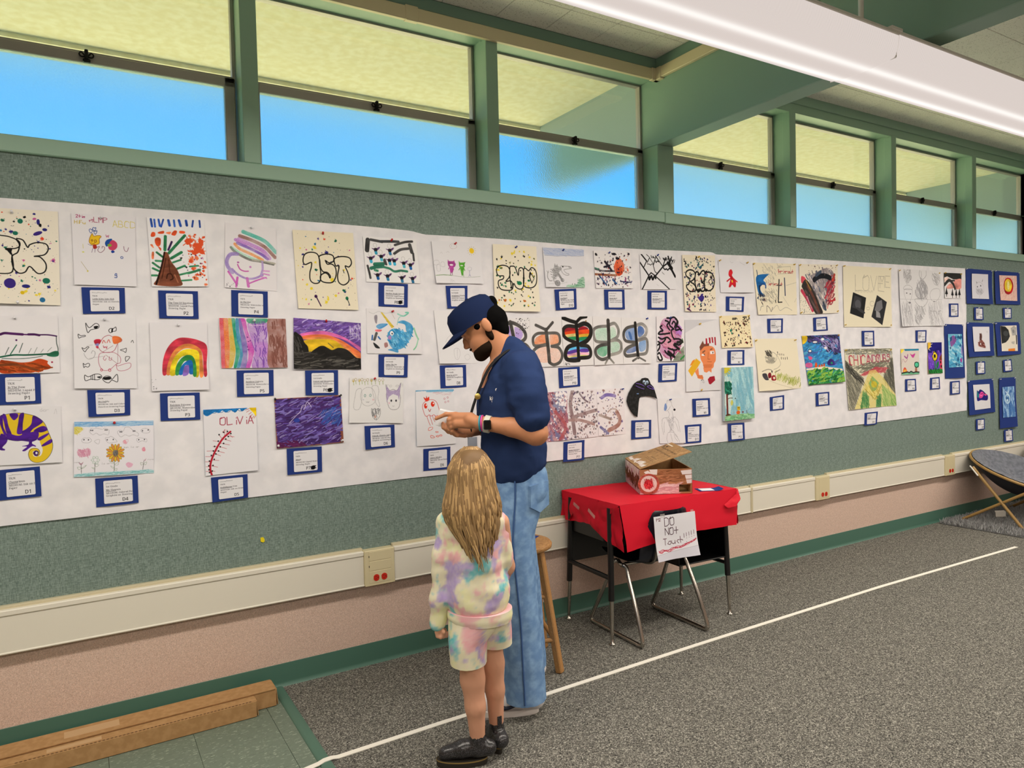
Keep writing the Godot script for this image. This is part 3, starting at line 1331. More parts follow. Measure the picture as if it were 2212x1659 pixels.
func short_label(l: String) -> String:
	var w := l.split(" ", false)
	var out := []
	for k in mini(6, w.size()):
		out.append(w[k])
	while out.size() and out[-1] in ["a", "of", "and", "with", "the", "in", "on", "under", "over", "by", "above", "at", "from"]:
		out.pop_back()
	return " ".join(out).trim_suffix(",")

func put_sheet(a: Array, at_z: float, parent: Node3D, origin: Vector2) -> MeshInstance3D:
	var pad := Pad.new(a[7], a[8], hex(a[6]), grain, hash(a[2]) & 0xffff)
	pad.run(a[11], strokes)
	var at := pack(pad)
	var mid := centre(a[3])
	var g := sheet_geo(a[3], mid, a[5], at[1])
	var o := part(a[0], g, sheet_mat(at[0]), parent)
	o.position = Vector3(mid.x - origin.x, mid.y - origin.y, at_z)
	return o

func make_exhibition() -> void:
	# backing paper, wrinkled
	var nz := FastNoiseLite.new()
	nz.seed = 77
	nz.frequency = 1.1
	nz.fractal_type = FastNoiseLite.FRACTAL_RIDGED
	nz.fractal_octaves = 3
	var rows := []
	var nx := 300
	var ny := 60
	var edge := func(e: Array, x: float) -> float:
		for i in range(2, e.size(), 2):
			if x <= e[i]:
				return lerpf(e[i - 1], e[i + 1], clampf((x - e[i - 2]) / (e[i] - e[i - 2]), 0, 1))
		return e[-1]
	for i in ny + 1:
		var row := PackedVector3Array()
		for j in nx + 1:
			var x := lerpf(ROLL_TOP[0], 6.915, float(j) / nx)
			var v := float(i) / ny
			var y := lerpf(edge.call(ROLL_BOTTOM, x), edge.call(ROLL_TOP, x), v)
			var w := 0.55 + 0.45 * (1.0 - v)
			var z := 0.0042 + w * 0.0052 * nz.get_noise_2d(x * 1.3 + y * 0.7, y * 2.2 - x * 0.5) + 0.0014 * sin(x * 2.1 + y * 3.0)
			row.append(Vector3(x + (0.006 * sin(v * 9.0) if j == nx else 0.0), y, clampf(z, 0.0008, 0.0085)))
		rows.append(row)
	var g := Geo.new()
	g.grid(rows)
	var roll := part("paper_roll", g, M.paper)
	tag(roll, "long crumpled white paper covering the tackboard behind the artworks", "backing paper")
	# drawings and paintings
	for a in ARTS:
		var q: Array = a[3]
		var mid := centre(q)
		var base: float = 0.0095 + a[4]
		if a[9] != null:
			var mq: Array = a[9][1]
			var mm := centre(mq)
			var t := thing("mounted_" + a[0], a[2], a[1], Vector3(mm.x, mm.y, 0.0), 0, "works mounted on navy card at the far end")
			var card := part("mount", sheet_geo(mq, mm, 0.012, Rect2(0, 0, 1, 1), 0.0016), M.navy, t)
			card.position.z = 0.0105
			var sh := put_sheet(a, 0.0, t, mm)
			sh.name = a[0]
			sh.position.z = 0.0165
			for pn in a[9][2]:
				push_pin(pn[1], pn[2], 0.012, pn[0], "%s push pin %s of the %s" % [pn[0], pin_place(pn[1], pn[2], mq), short_label(a[2])])
		else:
			var o := put_sheet(a, base, self, Vector2.ZERO)
			tag(o, a[2], a[1])
			for pn in a[10]:
				push_pin(pn[1], pn[2], base + 0.001, pn[0], "%s push pin %s of the %s" % [pn[0], pin_place(pn[1], pn[2], q), short_label(a[2])])
	# name cards
	for c in CARDS:
		var q: Array = c[1]
		var mid := centre(q)
		var t := thing("name_card", c[0], "name card", Vector3(mid.x, mid.y, 0.0), 0, "navy name cards beside the artworks")
		var card := part("card", sheet_geo(q, mid, 0.002, Rect2(0, 0, 1, 1), 0.0008, 4, 4), M.navy, t)
		card.position.z = 0.0092
		var iq := []
		for f in [Vector2(0.185, 0.105), Vector2(0.865, 0.105), Vector2(0.865, 0.91), Vector2(0.185, 0.91)]:
			var p := Vector2(q[0], q[1]).lerp(Vector2(q[2], q[3]), f.x).lerp(Vector2(q[6], q[7]).lerp(Vector2(q[4], q[5]), f.x), f.y)
			iq.append_array([p.x, p.y])
		var w := int(c[7] * 0.68)
		var h := int(c[8] * 0.8)
		var pad := Pad.new(w, h, hex("e4e4ea"), grain, hash(c[0]) & 0xffff)
		var ts := maxi(5, int(h * 0.105))
		# the maker's name is too blurred to read
		pad.start()
		var xx := w * 0.08
		while xx < w * 0.56:
			pad.seg(Vector2(xx, h * 0.13), Vector2(xx + w * 0.012, h * (0.10 + 0.05 * fmod(xx * 0.37, 1.0))), 0.6)
			xx += w * 0.03
		pad.ink(hex("55555cb0"), "")
		type_on(pad, c[3], Vector2(w * 0.08, h * 0.30), ts, hex("3c3c44"))
		type_on(pad, c[4], Vector2(w * 0.08, h * 0.45), ts, hex("26262c"))
		pad.start()
		pad.seg(Vector2(w * 0.08, h * 0.47), Vector2(w * minf(0.9, 0.1 + 0.032 * c[4].length()), h * 0.47), 0.5)
		pad.ink(hex("30303a"), "")
		var words: PackedStringArray = ("MEDIUM: " + c[5]).split(" ")
		var line := ""
		var ly := 0.58
		for k in words.size():
			if line.length() + words[k].length() > 27:
				type_on(pad, line, Vector2(w * 0.08, h * ly), ts, hex("3c3c44"))
				ly += 0.11
				line = ""
			line += words[k] + " "
		type_on(pad, line, Vector2(w * 0.08, h * ly), ts, hex("3c3c44"))
		if c[2]:
			type_on(pad, c[2], Vector2(w * (0.62 if c[6] == 0 else 0.5), h * 0.93), maxi(9, int(h * 0.2)), hex("101014"), "Droid Sans")
		if c[6]:
			pad.run("b 0c0c10 72,80 86,76 90,84 86,94 74,94;s 0c0c10 3 70,82 92,78;s 0c0c10 3 71,92 93,88", strokes)
		# rounded corners show the card through
		var nav := hex("243a80")
		var rad := h * 0.05
		for cy in [0, 1]:
			for cx in [0, 1]:
				for yy in int(rad):
					for x2 in int(rad):
						if Vector2(rad - x2, rad - yy).length() > rad:
							var px: int = x2 if cx == 0 else w - 1 - x2
							var py: int = yy if cy == 0 else h - 1 - yy
							var j := (py * w + px) * 3
							pad.px[j] = nav.r
							pad.px[j + 1] = nav.g
							pad.px[j + 2] = nav.b
		var at := pack(pad)
		var m2 := centre(iq)
		var lb := part("label_sheet", sheet_geo(iq, m2, 0.001, at[1], 0.0004, 4, 4), sheet_mat(at[0]), t)
		lb.position = Vector3(m2.x - mid.x, m2.y - mid.y, 0.0112)
		if c[9] != null:
			push_pin(c[9][0], c[9][1], 0.012, "clear", "clear push pin in the %s" % c[0])
	make_cutout()

func make_cutout() -> void:
	var poly := PackedVector2Array()
	var mid := Vector2.ZERO
	for k in range(0, CUTOUT.size(), 2):
		poly.append(Vector2(CUTOUT[k], CUTOUT[k + 1]))
		mid += poly[-1]
	mid /= poly.size()
	for k in poly.size():
		poly[k] -= mid
	var t := thing("paper_creature", "black cut-out paper creature with googly eyes and purple whiskers", "cutout", Vector3(mid.x, mid.y, 0.0))
	var m := mat("ffffff", 0.7, 0, 0.4)
	m.albedo_texture = noise_tex(71, 0.03, hex("0c0c0d"), hex("232425"), 256)
	tri_planar(m, 1.0 / 0.2)
	part("body", Geo.new().prism(poly, 0.011, 0.0145), m, t)
	var em := mat("a9c0da", 0.2)
	var names := ["eye", "eye", "nose", "bead", "bead"]
	for k in 5:
		var c := Vector2(CUT_EYES[k * 2], CUT_EYES[k * 2 + 1]) - mid
		var r: float = [0.0115, 0.0115, 0.007, 0.0045, 0.0045][k]
		var e := part(names[k], Geo.new().at(Transform3D(Basis(Vector3.RIGHT, PI / 2), Vector3(c.x, c.y, 0.0145))).lathe([Vector2(r, 0.0), Vector2(r, 0.0015), Vector2(r * 0.8, 0.003), Vector2(0.0, 0.0038)], 14), em if k != 3 and k != 4 else mat("5f7fb0", 0.3), t)
		if k < 2:
			part("pupil", Geo.new().at(Transform3D(Basis(Vector3.RIGHT, PI / 2), Vector3(c.x - 0.003, c.y - 0.004, 0.018))).lathe([Vector2(0.005, 0.0), Vector2(0.005, 0.0008), Vector2(0.0, 0.001)], 10), M.black, e)
	var wm := mat("6a52a8", 0.8)
	for k in 4:
		var pts := []
		for j in 3:
			pts.append(Vector3(CUT_WHISKERS[k * 6 + j * 2] - mid.x, CUT_WHISKERS[k * 6 + j * 2 + 1] - mid.y, 0.0165))
		part("whisker", Geo.new().tube(smooth(pts, 4), 0.003, 6), wm, t)
	# the thick canvas
	var q: Array = CANVAS[0]
	var c2 := centre(q)
	var pad := Pad.new(CANVAS[1], CANVAS[2], hex("9cc8d4"), grain, 41)
	pad.run(CANVAS[3], strokes)
	var at := pack(pad)
	var cv := thing("canvas_painting", "thick canvas painting of a tree and small yellow figure under blue sky", "painting", Vector3(c2.x, c2.y, 0.0))
	var poly2 := PackedVector2Array()
	for k in range(0, 8, 2):
		poly2.append(Vector2(q[k], q[k + 1]) - c2)
	part("stretcher", Geo.new().prism(poly2, 0.009, 0.029), mat("b9ccd4", 0.85), cv)
	var fr := part("painted_face", sheet_geo(q, c2, 0.0, at[1], 0.001, 3, 3), sheet_mat(at[0]), cv)
	fr.position.z = 0.0302

var ARTS := [
	["splatter_poster", "poster", "cream paint-splattered poster with bubble letters, cut off by the left end of the wall", [-0.2791, 2.1412, -0.0425, 2.1450, -0.0479, 1.7696, -0.2865, 1.7741], 0.003, 0.006, "ece6d8", 210, 327, null, [["clear", -0.1948, 2.1276], ["clear", -0.1892, 1.7760]],
		"d 1f6f5c,2a2a78,3b2a80,111111,e0442a,e9d33a,c8609c,2a6f9e,15604a,2a2a78,3b2a80 110 0.3,2.7 1,4.1 97.8,96.9;d 111111 150 0.1,0.6 1,4.1 97.8,96.9;d e9d33a 8 0.9,3.4 -1.1,78.5 97.8,96.9;e 1f6f5c 46.7,12.6 3.7,2.6;e 1f6f5c 39.7,25.5 3.7,2.1;e 2a2a78 71.5,12.4 2.3,3;e 2a6f9e 74.8,94.7 3.9,2.6;e 1f6f5c 80.9,74.3 5.3,3;e 2a2a78 52.6,80.9 5.7,1.9;e 3b2a80 30.9,78.4 8,5.3;e 3b2a80 70.5,24.5 6.9,1.9 -25;e 2a2a78 80.4,20.2 3.4,1.6;e d9b91e 47.6,87.8 3,1.9;o 141414 1.7 6.1,27.6 19.8,28.6 31.3,29.6 43.8,33.5 45.3,38.7 38.9,41.6 26.3,42.4 33.1,45.8 35,51.9 36,61.6 32.4,67.4 18.6,68.5 4.9,67.4 1.9,53.1;o 141414 1.8 41,31.6 49.8,32.4 56,39.7 59.2,36.9 69,34.3 81.6,35.3 84.6,40.8 78.9,46.8 65.1,48.9 73.1,49.5 80.9,56.5 79.2,64.5 69.1,66.8 58.4,59.9 51.9,65.9 43.3,67.3 36,61.7 34.7,50.2 42.3,45.5 45,37.4;p 141414 26.3,42.4 35.3,41.8 33,48.5"],
	["drawing", "drawing", "white crayon drawing of a yellow cat and balloon under colourful alphabet letters", [0.0032, 2.1439, 0.2315, 2.1445, 0.2274, 1.8545, 0.0036, 1.8554], 0, 0.006, "e4e3ea", 192, 243, null, [["clear", 0.1071, 2.1334]],
		"t a03060 0.8 2.8,1.9 4.8 w2tie;t c0a63a 0.8 4.5,9.7 5.8 HiFu;t 9a2f52 0.8 26.9,3.9 8.8 eLMP;t cfc04a 0.8 63.6,6.8 11.2 ABCD;o 22408f 0.8 28.9,26.5 26.4,22.5 28.7,20.6 30.1,22.3 31.8,20.6 31.9,22.8;o 22408f 0.8 34.3,23.8 31.8,20.2 33.7,18.2 35,19.3 36.9,18.2 36.6,20.7;o 22408f 0.8 35.7,27.9 33.5,23.9 35.4,22.6 36.5,23.7 38.3,22.4 38.2,24.8;b e9c02c 26.4,34.9 28.3,30.6 31.1,27.5 32.9,30.4 38.3,29.5 42.9,29.3 44.8,30.9 41.8,34.1 41.2,40 36.4,42.6 29.7,43 25.9,39.6;o 8a4a1c 0.7 26.4,34.9 28.3,30.6 31.1,26.9 33.2,30.4 38.3,29.5 42.9,29.3 44.8,30.9 41.8,34.1 41.6,40 36.4,42.6 29.7,43 25.9,39.6;r 5a2a10 0.7 30.3,36.8 1.2,1.2;r 5a2a10 0.7 35.6,37.4 1.6,1.7;c 5a2a10 0.5 28.8,40.1 31.8,41.5 34.5,39.8;b a83028 31.7,42.9 36.4,42.6 37.3,47.3 32.2,48.2;s 4a3060 0.5 30.8,48.2 29.3,53.6;s 4a3060 0.5 34.8,48.1 34.1,53.4;c 4a3060 0.5 23.8,42.1 27.7,43.7 31.1,42.9;c 6a3a50 0.7 37.6,46.1 41.6,44.8 38.8,49.6 40.6,52.5 44,53 48.8,49.2 49.6,45.6 46.3,44.3 45.5,46.9;b 1f4fa0 50.9,38.3 54.6,34.3 62,33 59.1,39.1 53.6,44.2 51,41.9;b c8446a 59.2,36.7 63.9,34.7 69.5,38.6 69.6,44.6 64.1,49 57.5,48.2 55.6,44.1;e 86a83a 57.7,42.2 3.5,2.1;s a03060 0.7 52.3,27.6 53.4,31.1 54.9,28.6 56.1,31.2 56.9,27.9;s c8c24a 0.5 15.8,42.5 16.2,48.4;e cfd04a 15.9,53.7 1.9,0.7;s 9a8a5a 0.5 12,67.3 21.7,79.9;e c8b93a 21.7,80.2 1.1,1.1;b 20409a 59.7,51 62.7,49.1 65.6,51.3 61.9,53.1;c 6a3050 0.7 80.5,42.8 81.4,48.2 85.4,49.8 88.2,44.2;r 20408f 0.9 76.8,58.9 1.9,1.5;c 20408f 1.1 64.3,87.9 67.4,88 67.9,85.4 64.8,84.9 65.8,82.5 67.6,82.4 67.5,84.8"],
	["painting", "painting", "painting of a brown cone-shaped tree with orange dabs under blue strokes", [0.2765, 2.1500, 0.5025, 2.1561, 0.5096, 1.8640, 0.2861, 1.8565], 0, 0.006, "ebebf0", 180, 235, null, [],
		"cm 2f58b8 3.8 6.8,2.7 8,13;cm 2f58b8 3.2 12.6,3.1 13.1,13.4;cm 2f58b8 3.5 19.9,2.8 21.3,11.9;cm 2448a0 2.9 28,2.5 23.4,13;cm 2f58b8 4.4 36.7,3.3 38.2,10.6;cm 3a66c4 3.5 46.2,2.9 46.9,11.5;cm 2f58b8 4.4 55,2.6 57.3,10.5;cm 2448a0 4.4 67.4,2.7 68.3,9.4;cm 2448a0 3.2 79.8,2.1 77.7,10.9;cm 2448a0 3.2 91.3,1.6 91.6,11;bm e0552e 4.6,26.4 7.3,21.4 12.3,21.9 11.9,26.7 6.6,28.1;bm e0552e 17.5,21.1 27.3,18.9 26.9,22.6 18.8,23.2;bm e97a50 30.7,21.3 39.6,19.7 37.1,23.5;bm e0552e 40.1,23.4 45.7,17.7 50.4,18.8 46.5,25;bm e0552e 55.2,18 63.9,18.3 63,21.4 54.9,21.3;bm e0552e 11.5,31 16.1,28.7 21.1,30.7 19.9,39.2 15,41.6 11.3,37.1;bm e97a50 2.6,39.7 6.4,39 8.1,44.4;bm e0552e 15.7,41.8 20.6,44.1 19.6,47.8;bm e97a50 4.6,50.5 8,50.4 6.7,59.5 3.4,59;d e0552e,e97a50 46 1.2,5 63.9,18.3 97.7,97.5;d e0552e 9 4.4,6.8 68,23.1 93.8,49.8;d 1c1c40,141414,a02a78 34 0.6,1.8 54,50.7 94,87.5;cm 2f7a52 5.3 29.5,26.8 27.1,46.4;cm 2f7a52 5 63.4,24.5 44.5,41.1 33.3,51.1;cm 2f7a52 5 55.5,49.4 37.1,58.4;cm 2f7a52 3.8 12.7,50.3 22.5,56.8;cm 3f8a62 3.8 10.1,62.5 20.4,62.9;cm 3f8a62 3.8 4.7,65.6 15.2,72.1;cm 2f7a52 3.8 4,73.4 13.3,77;cm 3f8a62 3.8 1.5,83.7 10.4,83.7;cm 3f8a62 3.5 39.5,64.5 53.1,60.6;cm 2f7a52 3.8 44.6,74.2 59.8,69.1;cm 3f8a62 3.5 48.3,82.8 67.9,78.9;cm 3f8a62 3.2 49.1,91.4 70,90.1;cm 3f8a62 4.4 64.9,80.2 86,75;cm 3f8a62 3.2 68.6,70.2 83.5,68.8;cm 3a2052 3.5 39.9,34.4 33,46.2;bm 7a4632 26.7,50 31.8,51.2 36.7,63.3 46,75.4 50.8,88.9 50,98.8 6.2,97.6 9.2,89.1 18.3,70.9 23,58.6;cm 4a2618 1.8 27.5,58.6 22.3,75.7 18.2,87.9;cm 4a2618 1.8 32.4,60.9 32.6,75.6 33.7,80.4;cm 3a1c10 2.1 26.4,87.8 29.1,81.7 35.1,81.7 37.5,87.8 32.8,90.2;cm 9a6248 2.1 40.9,82.8 45.9,93.9;cm 9a6248 2.1 13.5,90.3 11.5,96.4;cm 2a1610 2.9 26,50.1 19,70.9 7.8,96.4"],
	["painting", "painting", "watercolour of a smiling purple round face in a striped tall hat", [0.5903, 2.1530, 0.8115, 2.1425, 0.8056, 1.8525, 0.5775, 1.8624], 0, 0.006, "e6e4ea", 168, 221, null, [["clear", 0.7009, 2.1373]],
		"cw 63bdb0 7.8 35,11.4 53,15.6 77.5,22.7 98.6,38.1;cw 9c7874 7.1 28.4,18.5 53,23.5 77.4,31.9 96.8,46.3;cw c48fd6 8.4 26.8,23.8 49.7,30.3 72.5,37.6 85.4,48.5;cw c48fd6 6.5 20.3,25 39.9,31.1;cw 8a6ac0 5.8 23.6,29.9 46.4,35.8 69.2,43.2 82.1,50.1;cw eaa068 5.5 18.7,31.6 28.5,38.6 49.7,44.7 72.4,52.2;cw a8dcc4 4.8 12.2,37.3 26.9,43.9 46.4,50.2 65.9,54;cw 6f716c 4.8 11.4,37.4 20.4,44.4 46.4,53.5 69.1,55 93.4,57.8;cw b6b4a8 3.6 52.9,53.6 77.2,54.4 96.7,56.3;cw 9a84c8 7.1 23.7,46.8 10.7,48.4 4.3,57.3 5.2,66.2 14.2,75.9;cw a48ccc 4.2 14.1,70.8 23.9,77.9 40,83.3 56.1,82.3 72.2,75.9;cw b49cd4 4.2 71.6,54.9 72.3,66.7 69,76.1;e b060a8 25.1,59.6 2.3,1.2;e c888c8 48.4,65.1 2.3,1.6;c c45cae 2.3 24.1,62.9 28.7,69.8 36.7,72.4 44.5,71.9;cw c85cb8 3.6 6.9,75.1 14.3,83.7 22.4,93.5;cw c85cb8 4.2 23.9,83 21.6,97.4;cw c85cb8 5.5 42.4,83.2 44.8,95.4;cw c85cb8 2.9 46.4,90.7 62.5,84.5 78.6,79.4;cw d48cd0 2.9 73.9,69.2 85.2,69.1;cw d48cd0 2.9 73.8,73.8 85.1,75;cw d48cd0 2.6 68.9,78.8 80.2,80.7;d 3a3a44 20 0.3,1 1.5,90.9 27.2,98.4"],
	["splatter_poster", "poster", "cream paint-splattered poster with black bubble letters reading 1ST", [0.8861, 2.1423, 1.1797, 2.1479, 1.1932, 1.7719, 0.9012, 1.7748], 0.002, 0.006, "ebe3cc", 214, 269, null, [["red", 1.0303, 2.1333]],
		"d 1f6f5c,2a2a78,3b2a80,111111,e0442a,e9d33a,c8609c,2a6f9e,15604a,2a2a78,3b2a80 42 0.6,2.4 4.8,7.2 94.2,94.7;d e9d33a 12 1.1,2.8 5,5.1 91.4,94.8;d 6a6a5a 120 0.1,0.6 2.4,4.2 96.7,97.9;e 3b1c4a 30.2,83.8 2.5,2.1;s 3b1c4a 1.7 30.8,84.3 37.4,96;e 1f6f4c 81.7,85.2 2.5,2.4;s 1c2a2a 1.2 82.3,86.3 85.5,94;s 1c2a2a 1.1 78.6,48.5 79.7,52.3;o 181818 1.7 26.6,40.6 16.6,43.6 13.5,39.4 16.4,31.3 25,27.8 35.3,28.5 39.7,33.7 40.1,44.4 40.9,54 38.2,64.9 29.6,67.2 23.1,63.2 23.3,53.5 26,47;o 181818 1.8 40.5,32.1 52.6,28.9 62.8,30.7 63.6,37.2 57.1,40.1 51,38.7 52.8,41.8 59.8,41.6 65.7,45.7 66.2,55.4 60.5,64.2 50.7,65.8 41.1,63.7 40.3,57.3 47.6,53.3 53,55.3 55.4,59.5 56.3,56.8 51.8,52.6 45,51.8 41.3,46.5 40.7,38;o 181818 1.8 64.4,36.1 68.9,32.7 80.1,31.2 91,32.9 93.5,39.4 88.7,44.4 82.5,43.5 86.6,52.6 87.1,62.3 78.3,67.8 70.2,65 68.5,56.4 72.1,43.9 66.5,43.5;b 181818 49.1,36.6 53.2,38.1 50.2,39.8;b 181818 70.7,43.4 72.7,44.4 70.8,49.9"],
	["painting", "painting", "painting of rows of small purple, black and blue people with thick grey bars", [1.2294, 2.1364, 1.5147, 2.1418, 1.5316, 1.9146, 1.2406, 1.9118], 0, 0.006, "ebebee", 198, 156, null, [["red", 1.3785, 2.1248]],
		"cm 3a3a3c 7.9 8.8,8 6,30;cm 454547 4.5 14.2,6.9 34.6,10.4;cm 4c5054 4.5 32,9.8 53.4,8.5 65.4,8.5;cm 454547 4 58.1,16.1 77.3,8.6 91.5,6.4;cm 4a4a4c 4.5 55.4,35.2 68,25.8 82.9,22.6;cm 4a4a4c 6.4 86.2,14.4 89,30.2;cm 454547 3.7 91.4,33.3 91.5,48.4;bm 4a4a4c 33.8,49.7 37.9,47.9 40.3,61.2 35.1,59.8;cm 454547 3.7 4.6,64.3 6.7,78.3 8.1,90.7;cm 2f6f5c 5.8 10.6,69.5 18.7,66.8 32.1,64.7;cm 2f6f5c 6.6 17.8,60.6 32.5,59.2;cm 3a7f68 4 32,65.5 43.7,68.9 52.5,74.8 64.5,72.7 76.3,73.8;cm 3a8f6c 4 17,73.2 21.5,74.5;bm 6a4a7a 14.3,25.3 18.9,26.2 21.4,27.6 25.7,23.5 29.8,22 27.4,27.3 21.2,30.3;bm 241f28 18.9,25.7 24.5,25.4 23.7,33 19.4,33.2;bm 3aa0c4 19.5,32.4 23.8,32.2 24.4,37.9 20.4,38.8;r a8a8a8 0.4 21.2,18.7 3.2,4.7;bm 6a4a7a 40.2,25.5 44.8,26.3 47.3,27.8 51.6,23.6 55.7,22.1 53.3,27.4 47.1,30.4;bm 241f28 44.8,25.8 50.4,25.5 49.6,33.1 45.3,33.4;bm 2f78a8 45.4,32.6 49.6,32.4 50.3,38.2 46.2,39;r a8a8a8 0.4 47.2,18.8 3.2,4.7;bm 6a4a7a 3.9,44.6 8.5,45.5 11.1,46.9 15.3,42.8 19.4,41.3 17.1,46.6 10.9,49.6;bm 241f28 8.5,45 14.1,44.7 13.4,52.2 9.1,52.4;bm 3aa0c4 9.2,51.7 13.4,51.5 14.1,57.2 10.1,58;r a8a8a8 0.4 10.9,38 3.2,4.7;bm 6a4a7a 23.2,39.7 27.8,40.6 30.4,42 34.6,37.9 38.7,36.4 36.4,41.7 30.2,44.7;bm 241f28 27.8,40.1 33.4,39.8 32.6,47.4 28.4,47.6;bm 54b8d0 28.4,46.8 32.7,46.6 33.3,52.4 29.3,53.2;r a8a8a8 0.4 30.2,33.1 3.2,4.7;bm 6a4a7a 37.9,47.6 42.5,48.5 45,49.9 49.3,45.8 53.4,44.3 51,49.6 44.8,52.6;bm 241f28 42.5,48 48.1,47.7 47.3,55.3 43,55.5;bm 3aa0c4 43.1,54.7 47.4,54.5 48,60.3 44,61.2;r a8a8a8 0.4 44.9,41 3.2,4.7;bm 6a4a7a 46.5,48 51.1,48.8 53.6,50.3 57.9,46.1 62,44.7 59.6,50 53.4,53;bm 241f28 51.1,48.4 56.7,48.1 55.9,55.7 51.6,55.9;bm 3aa0c4 51.7,55.1 55.9,54.9 56.6,60.7 52.5,61.6;r a8a8a8 0.4 53.5,41.3 3.2,4.7;bm 6a4a7a 64,52.6 68.6,53.5 71.1,55 75.4,50.8 79.5,49.3 77.1,54.7 70.9,57.7;bm 241f28 68.6,53 74.2,52.8 73.4,60.4 69.1,60.6;bm 54b8d0 69.2,59.8 73.4,59.6 74.1,65.5 70,66.3;r a8a8a8 0.4 71,46 3.2,4.7;bm 6a4a7a 76.4,56 80.9,56.9 83.5,58.4 87.8,54.2 91.8,52.7 89.4,58.1 83.2,61.1;bm 241f28 81,56.4 86.5,56.2 85.7,63.9 81.4,64;bm 2060a8 81.5,63.2 85.7,63.1 86.3,68.9 82.3,69.7;r a8a8a8 0.4 83.4,49.3 3.2,4.7;bm 6a4a7a 13.8,80.8 18.4,81.7 20.9,83.2 25.1,79.1 29.2,77.7 26.8,82.9 20.7,85.8;bm 241f28 18.4,81.2 23.9,81 23.2,88.6 18.9,88.7;bm 2060a8 19,87.9 23.2,87.8 23.9,93.5 19.9,94.3;r a8a8a8 0.4 20.7,74.3 3.2,4.7;bm 6a4a7a 31.5,82.4 36,83.4 38.6,84.8 42.8,80.7 46.9,79.3 44.5,84.6 38.4,87.5;bm 241f28 36.1,82.9 41.6,82.7 40.8,90.2 36.6,90.4;bm 3a90c4 36.7,89.6 40.9,89.5 41.5,95.3 37.5,96;r a8a8a8 0.4 38.4,75.9 3.2,4.7;bm 6a4a7a 57.7,85.3 62.2,86.3 64.7,87.8 69,83.6 73.1,82.2 70.7,87.5 64.5,90.5;bm 241f28 62.2,85.8 67.8,85.6 67,93.2 62.7,93.4;bm 2f78a8 62.8,92.6 67,92.4 67.6,98.3 63.6,99.1;r a8a8a8 0.4 64.6,78.7 3.2,4.7;bm 6a4a7a 78,86.1 82.6,87.1 85.1,88.6 89.4,84.4 93.4,83 91,88.3 84.9,91.3;bm 241f28 82.6,86.6 88.2,86.4 87.3,94.1 83.1,94.2;bm 2f78a8 83.1,93.4 87.4,93.3 88,99.1 84,99.9;r a8a8a8 0.4 85,79.5 3.2,4.7"],
	["drawing", "drawing", "white drawing of small pink and green monster friends under a yellow sun", [1.5999, 2.1377, 1.8880, 2.1480, 1.9014, 1.9260, 1.6186, 1.9196], 0, 0.012, "e6e6ec", 189, 144, null, [["red", 1.7371, 2.1308]],
		"e f2cc30 80.9,20.8 5,6.5;s b0a060 0.4 87.6,20.6 90.1,20.5;s b0a060 0.4 86.4,24.8 88.5,26.1;s b0a060 0.4 83.7,28 84.8,30.3;s b0a060 0.4 80.3,29.1 80.1,31.9;s b0a060 0.4 77.2,28.2 75.7,30.6;s b0a060 0.4 74.9,25.2 72.5,26.6;s b0a060 0.4 74.3,21.1 71.8,21.2;s b0a060 0.4 75.5,16.9 73.4,15.6;s b0a060 0.4 78.2,13.7 77,11.4;s b0a060 0.4 81.5,12.6 81.7,9.8;s b0a060 0.4 84.7,13.5 86.2,11;s b0a060 0.4 87,16.5 89.3,15;ok b08a8a 0.4 36.1,10.1 40.9,5.7 46.7,6.7 50.7,12.2 45.9,16.6 38.5,16.5;sk 909090 0.4 39.9,9.2 40.1,11.7;sk 909090 0.4 45.1,8.1 45.2,11.2;ck a8a8ac 0.4 14.6,29.5 17.8,26.1 19.8,29.4;ck a8a8ac 0.4 28.1,26.6 31.3,23.9 33.6,26.9;ok 9a9aa4 0.4 0.1,50.2 3.5,45.9 10.1,46.6 11,53.3 5.5,56.9 0.4,55.3;ok 9a9aa4 0.4 6.2,56.8 5.7,70.4 11.7,70.2 12.2,56.7;ok 9a9aa4 0.4 14,53.2 17.3,48.9 22.3,51.3 21.6,59.8 14.9,60;bm b04a9c 29.7,43.5 31.9,46.8 40.5,46.6 42.5,44 43.3,49 45.1,54.1 42.4,60.1 36.3,61.5 31.2,60.4 28.7,54.5;bm b04a9c 32.8,59.5 40.2,59.3 37.6,73 32.4,73.1;e ece8ee 36.1,55.7 3.9,2.2;s b04a9c 1.5 32.8,59.5 29.3,65.6;s b04a9c 1.5 39.1,60.2 39.6,67;s 7a3a6a 1 33.2,72.3 32.1,79.6;s 7a3a6a 1 36.2,72.2 36,79.8;bm 58a83a 52.5,45.4 54.4,49.6 61.1,49.4 65.6,48.4 63.7,53.6 63.2,60.4 54.2,61.5 52,55.6;bm 58a83a 54.2,60.7 61.7,60.5 59.3,75.9 56.4,81.1 54.8,72.6;s 58a83a 1.3 53.4,62.4 51,67.2;s 58a83a 1.3 61.6,62.2 63.3,68.6;s 4a8a30 0.9 56.3,72.6 57.1,81.1;s 4a8a30 0.9 58.9,74.2 59.8,81.9;e eeeeee 57.5,56.8 3.3,1.4;ok 8888a0 0.4 69.7,63.7 72.9,59.8 77.7,61.8 76.4,67.3 70.8,68;s 7a7aa4 0.6 73,68.8 72.6,78.2;s 7a7aa4 0.6 72.6,78.2 70.5,82.5;s 7a7aa4 0.6 73.1,78.2 74.7,82.4;ck 5c8a4a 1.2 1.7,81.4 16.8,79.9 34.7,80.7;ck 8a9a8a 0.6 34.7,80.7 64.4,84.4 94.5,82.4;ck a8a8ac 0.4 31.1,88.4 31.2,96.1 33.9,90.1 34.9,96 37.5,92.6 39.4,96.8"],
